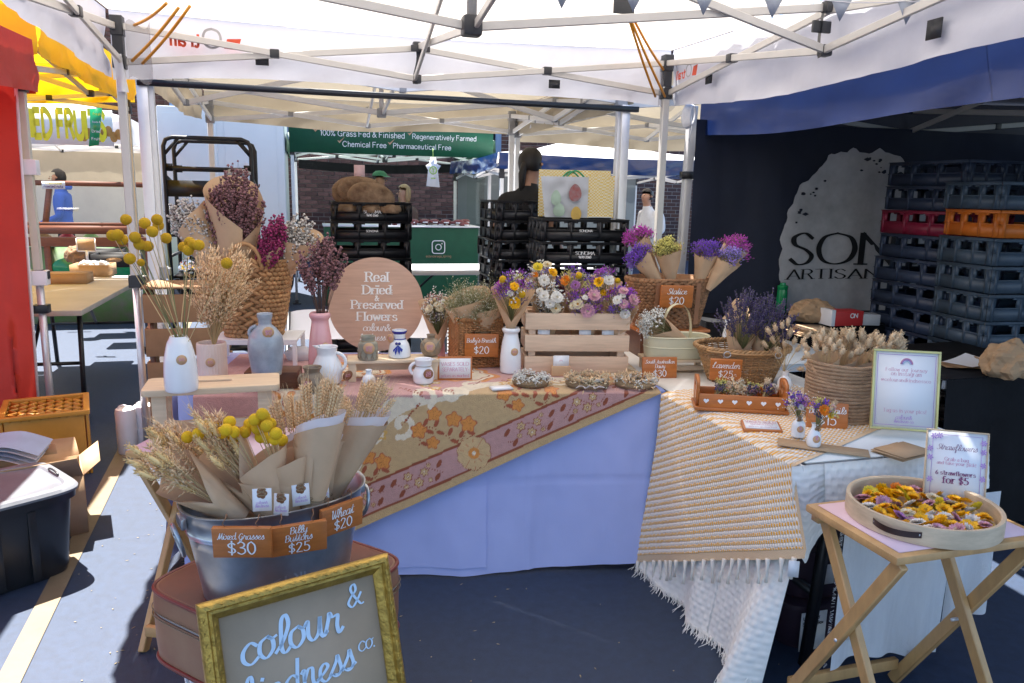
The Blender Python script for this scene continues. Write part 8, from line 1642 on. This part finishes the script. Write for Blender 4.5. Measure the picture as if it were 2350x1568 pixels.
# ------------------------------------------------------------------ people
mk('skin', (.45, .24, .16), .55, var=.08); mk('skin_tan', (.40, .20, .12), .55, var=.08); mk('hair_dark', (.012, .008, .007), .45, var=.4, vs=60, stretch=(1, 1, .15)); mk('hair_blond', (.30, .19, .09), .5, var=.4, vs=60, stretch=(1, 1, .15)); mk('shirt_black', (.010, .010, .013), .8); mk('cardigan', (.10, .065, .055), .9, var=.2); mk('shirt_white', (.7, .7, .72), .8); mk('trousers', (.02, .022, .03), .8); mk('cap_green', (.02, .12, .05), .7); mk('lens', (.02, .02, .025), .2)
def person(label, loc, rz, H, top, sleeve, arms, lean=0, headturn=0, skin='skin', bottom='trousers', hair='hair_dark', style='short', extra=None):
    J = [('hip', (0, 0, .50), .085), ('waist', (0, -lean * .3, .60), .075), ('chest', (0, -lean * .8, .72), .088), ('neckb', (0, -lean, .825), .050), ('neck', (0, -lean * 1.1, .86), .032), ('headl', (0, -lean * 1.1 - .012, .90), .044), ('headm', (0, -lean * 1.1 - .010, .935), .051), ('headt', (0, -lean * 1.1 - .005, .96), .040)]
    E = [(i, i + 1) for i in range(len(J) - 1)]; P = [np.array(j[1]) for j in J]; Rr_ = [j[2] for j in J]
    for s in (-1, 1):
        b = len(P); leg = [(s * .055, 0, .46), (s * .06, -.01, .28), (s * .06, .01, .05), (s * .06, -.045, .02)]; P += [np.array(q) for q in leg]; Rr_ += [.056, .040, .024, .022]; E += [(0, b), (b, b + 1), (b + 1, b + 2), (b + 2, b + 3)]
        b = len(P); sh, elb, wr, hn = arms[0 if s < 0 else 1]; P += [np.array(q) for q in (sh, elb, wr, hn)]; Rr_ += [.040, .029, .021, .022]; E += [(2, b), (b, b + 1), (b + 1, b + 2), (b + 2, b + 3)]
        for k in range(4): P.append(np.array(hn) + (np.array(hn) - np.array(wr)) * (.8 + .1 * (k % 2)) + np.array(((k - 1.5) * .007, 0, 0))); Rr_.append(.0055); E.append((b + 3, len(P) - 1))
        P.append(np.array(hn) + np.array((-s * .016, -.012, .0))); Rr_.append(.006); E.append((b + 3, len(P) - 1))
    me = bpy.data.meshes.new('person'); me.from_pydata([tuple(p * H) for p in P], E, []); ob = bpy.data.objects.new('person_rig', me); COL.objects.link(ob); ob.modifiers.new('s', 'SKIN'); ss = ob.modifiers.new('u', 'SUBSURF'); ss.levels = ss.render_levels = 2
    for i, sv_ in enumerate(me.skin_vertices[0].data): sv_.radius = (Rr_[i] * H * (1.25 if i in (0, 1, 2) else 1), Rr_[i] * H * (.8 if i in (1, 2) else 1)); sv_.use_root = i == 0
    dg = bpy.context.evaluated_depsgraph_get(); body = bpy.data.meshes.new_from_object(ob.evaluated_get(dg)); bpy.data.objects.remove(ob)
    body.materials.clear()
    for m_ in (skin, top, bottom, 'black_plastic'): body.materials.append(mat(m_))
    shl = [np.array(a[0]) for a in arms]
    for p in body.polygons:
        c = np.array(p.center) / H; arm = abs(c[0]) > .105 or c[1] < -.13
        if c[2] > .845: k = 0
        elif arm and c[2] < .80:
            wrs = min(np.linalg.norm(c - np.array(a[3])) for a in arms); eb = min(np.linalg.norm(c - np.array(a[2])) for a in arms); k = 0 if (wrs < .035 or (sleeve == 'short' and min(np.linalg.norm(c - np.array(a[0])) for a in arms) > .10)) else 1
        elif c[2] > .50: k = 1
        else: k = 3 if c[2] < .045 else 2
        p.material_index = k
    body.polygons.foreach_set('use_smooth', np.ones(len(body.polygons), bool)); o = put('person', body, None); o.location = loc; o.rotation_euler.z = rz; tag(o, label, 'person')
    hc = np.array((0, -lean * 1.1 - .008, .937)) * H; r = .055 * H
    bm = bmesh.new(); bmesh.ops.create_icosphere(bm, subdivisions=3, radius=1); hm = bpy.data.meshes.new('hair'); 
    for v in list(bm.verts):
        c = v.co
        if style != 'full' and c.y < -.30 and c.z < .45: bm.verts.remove(v); continue
        if c.z < -.55: bm.verts.remove(v); continue
        n_ = 1 + .05 * noise.noise(c * 6); v.co = Vector((c.x * r * .98 * n_, c.y * r * 1.12 * n_ + .006, c.z * r * 1.18 * n_ + (.012 if c.z > 0 else 0))) + Vector(hc)
    bm.to_mesh(hm); bm.free(); hm.polygons.foreach_set('use_smooth', np.ones(len(hm.polygons), bool)); put('hair', hm, hair, o)
    f = MB(); f.lathe([(0, .024), (.009, .012), (.013, 0)], 8, Matrix.Translation(tuple(hc + np.array((0, -.062 * H, -.012 * H)))) @ Matrix.Rotation(PI / 2, 4, 'X')); f.build('nose', skin, o, True)
    for s in (-1, 1): MB().lathe([(0, .004), (.007, .003), (.008, 0)], 10, Matrix.Translation(tuple(hc + np.array((s * .021 * H, -.056 * H, .004 * H)))) @ Matrix.Rotation(PI / 2, 4, 'X')).build('eye', 'lens', o); MB().lathe([(0, -.006), (.012, -.004), (.016, .004), (0, .006)], 10, Matrix.Translation(tuple(hc + np.array((s * .058 * H, .005, -.005 * H)))) @ Matrix.Rotation(PI / 2, 4, 'Y')).build('ear', skin, o, True)
    MB().box(tuple(hc + np.array((0, -.052 * H, -.036 * H))), (.03, .008, .006)).build('mouth', 'pink_yarrow', o)
    return o, hc, H
A_hang = (((-.115, 0, .785), (-.145, .01, .62), (-.14, -.04, .48), (-.14, -.06, .44)), ((.115, 0, .785), (.145, .01, .62), (.14, -.04, .48), (.14, -.06, .44)))
A_work = (((-.115, 0, .785), (-.150, .0, .62), (-.10, -.14, .56), (-.08, -.18, .55)), ((.115, 0, .785), (.150, .0, .62), (.10, -.14, .56), (.08, -.18, .55)))
def foot(x, Y): p = at(x, 500, Y=Y); return Vector((p.x, Y, 0))
o, hc, H = person('person with a dark ponytail and black T-shirt seen from behind at the crates', foot(1205, 6.5), PI - .55, 1.88, 'shirt_black', 'short', A_work, .03, hair='hair_dark', style='short')
MB().tube([tuple(hc + np.array((0, .055, .02)) ), tuple(hc + np.array((.0, .10, -.01))), tuple(hc + np.array((.015, .115, -.09))), tuple(hc + np.array((.02, .11, -.19))), tuple(hc + np.array((.03, .105, -.28)))], [.022, .03, .032, .026, .008], 10).build('ponytail', 'hair_dark', o, True)
o, hc, H = person('bearded person in a bright blue hoodie behind the display case', foot(150, 11.4), -1.3, 1.72, 'blue_hoodie', 'long', A_work, .02, skin='skin_tan'); MB().loft([(-.02, .07, .05), (.02, .085, .07), (.05, .06, .05)], 16, 2, (1, 1), Matrix.Translation((0, .06, .845 * H))).build('hood', 'blue_hoodie', o, True); MB().lathe([(.02, -.052), (.05, -.035), (.058, .0), (.054, .015)], 16, Matrix.Translation(tuple(hc + np.array((0, -.028, -.03)))) @ Matrix.Scale(.75, 4, (1, 0, 0))).build('beard', 'hair_dark', o, True)
o, hc, H = person('person with long blond hair, glasses and a brown cardigan at the meat stall', foot(934, 11.0), -.9, 1.60, 'cardigan', 'long', A_work, .02, hair='hair_blond')
for s in (-1, 1): MB().tube([tuple(hc + np.array((s * .085, .02, .05))), tuple(hc + np.array((s * .10, .01, -.06))), tuple(hc + np.array((s * .10, -.0, -.17)))], [.03, .04, .02], 8).build('hair_lock', 'hair_blond', o, True); MB().tube([tuple(hc + np.array((s * .034 + .02 * math.cos(q), -.108, .006 + .016 * math.sin(q)))) for q in np.linspace(0, 6.4, 14)], .0025, 5, cap=False).build('glasses_rim', 'lens', o)
MB().box((0, -.125, .70 * H), (.09, .02, .22)).build('shirt_front', 'shirt_white', o)
o, hc, H = person('person in a green and tan cap behind the loaves', foot(858, 12.0), 1.2, 1.80, 'canvas_green', 'short', A_work, .05, skin='skin_tan')
MB().lathe([(0, .075), (.06, .068), (.105, .03), (.118, -.005)], 20, Matrix.Translation(tuple(hc + np.array((0, 0, .055))))).build('cap_crown', 'cap_green', o, True); MB().sheet(lambda u, v: (hc[0] + .10 * (2 * u - 1), hc[1] - .09 - .10 * v * (1 - (2 * u - 1) ** 2 * .6), hc[2] + .055 - .02 * v), 8, 4).build('cap_peak', 'cap_green', o, True)
o, hc, H = person('person in a white sleeved green top under the far blue gazebo', foot(1494, 11.8), -.9, 1.62, 'shirt_white', 'long', A_work, .06, hair='hair_dark'); MB().loft([(.52 * H, .11, .08), (.62 * H, .115, .085), (.76 * H, .11, .085)], 24, 2.5, (1, 1), Matrix.Translation((0, -.02, 0))).build('green_vest', 'canvas_green', o, True)
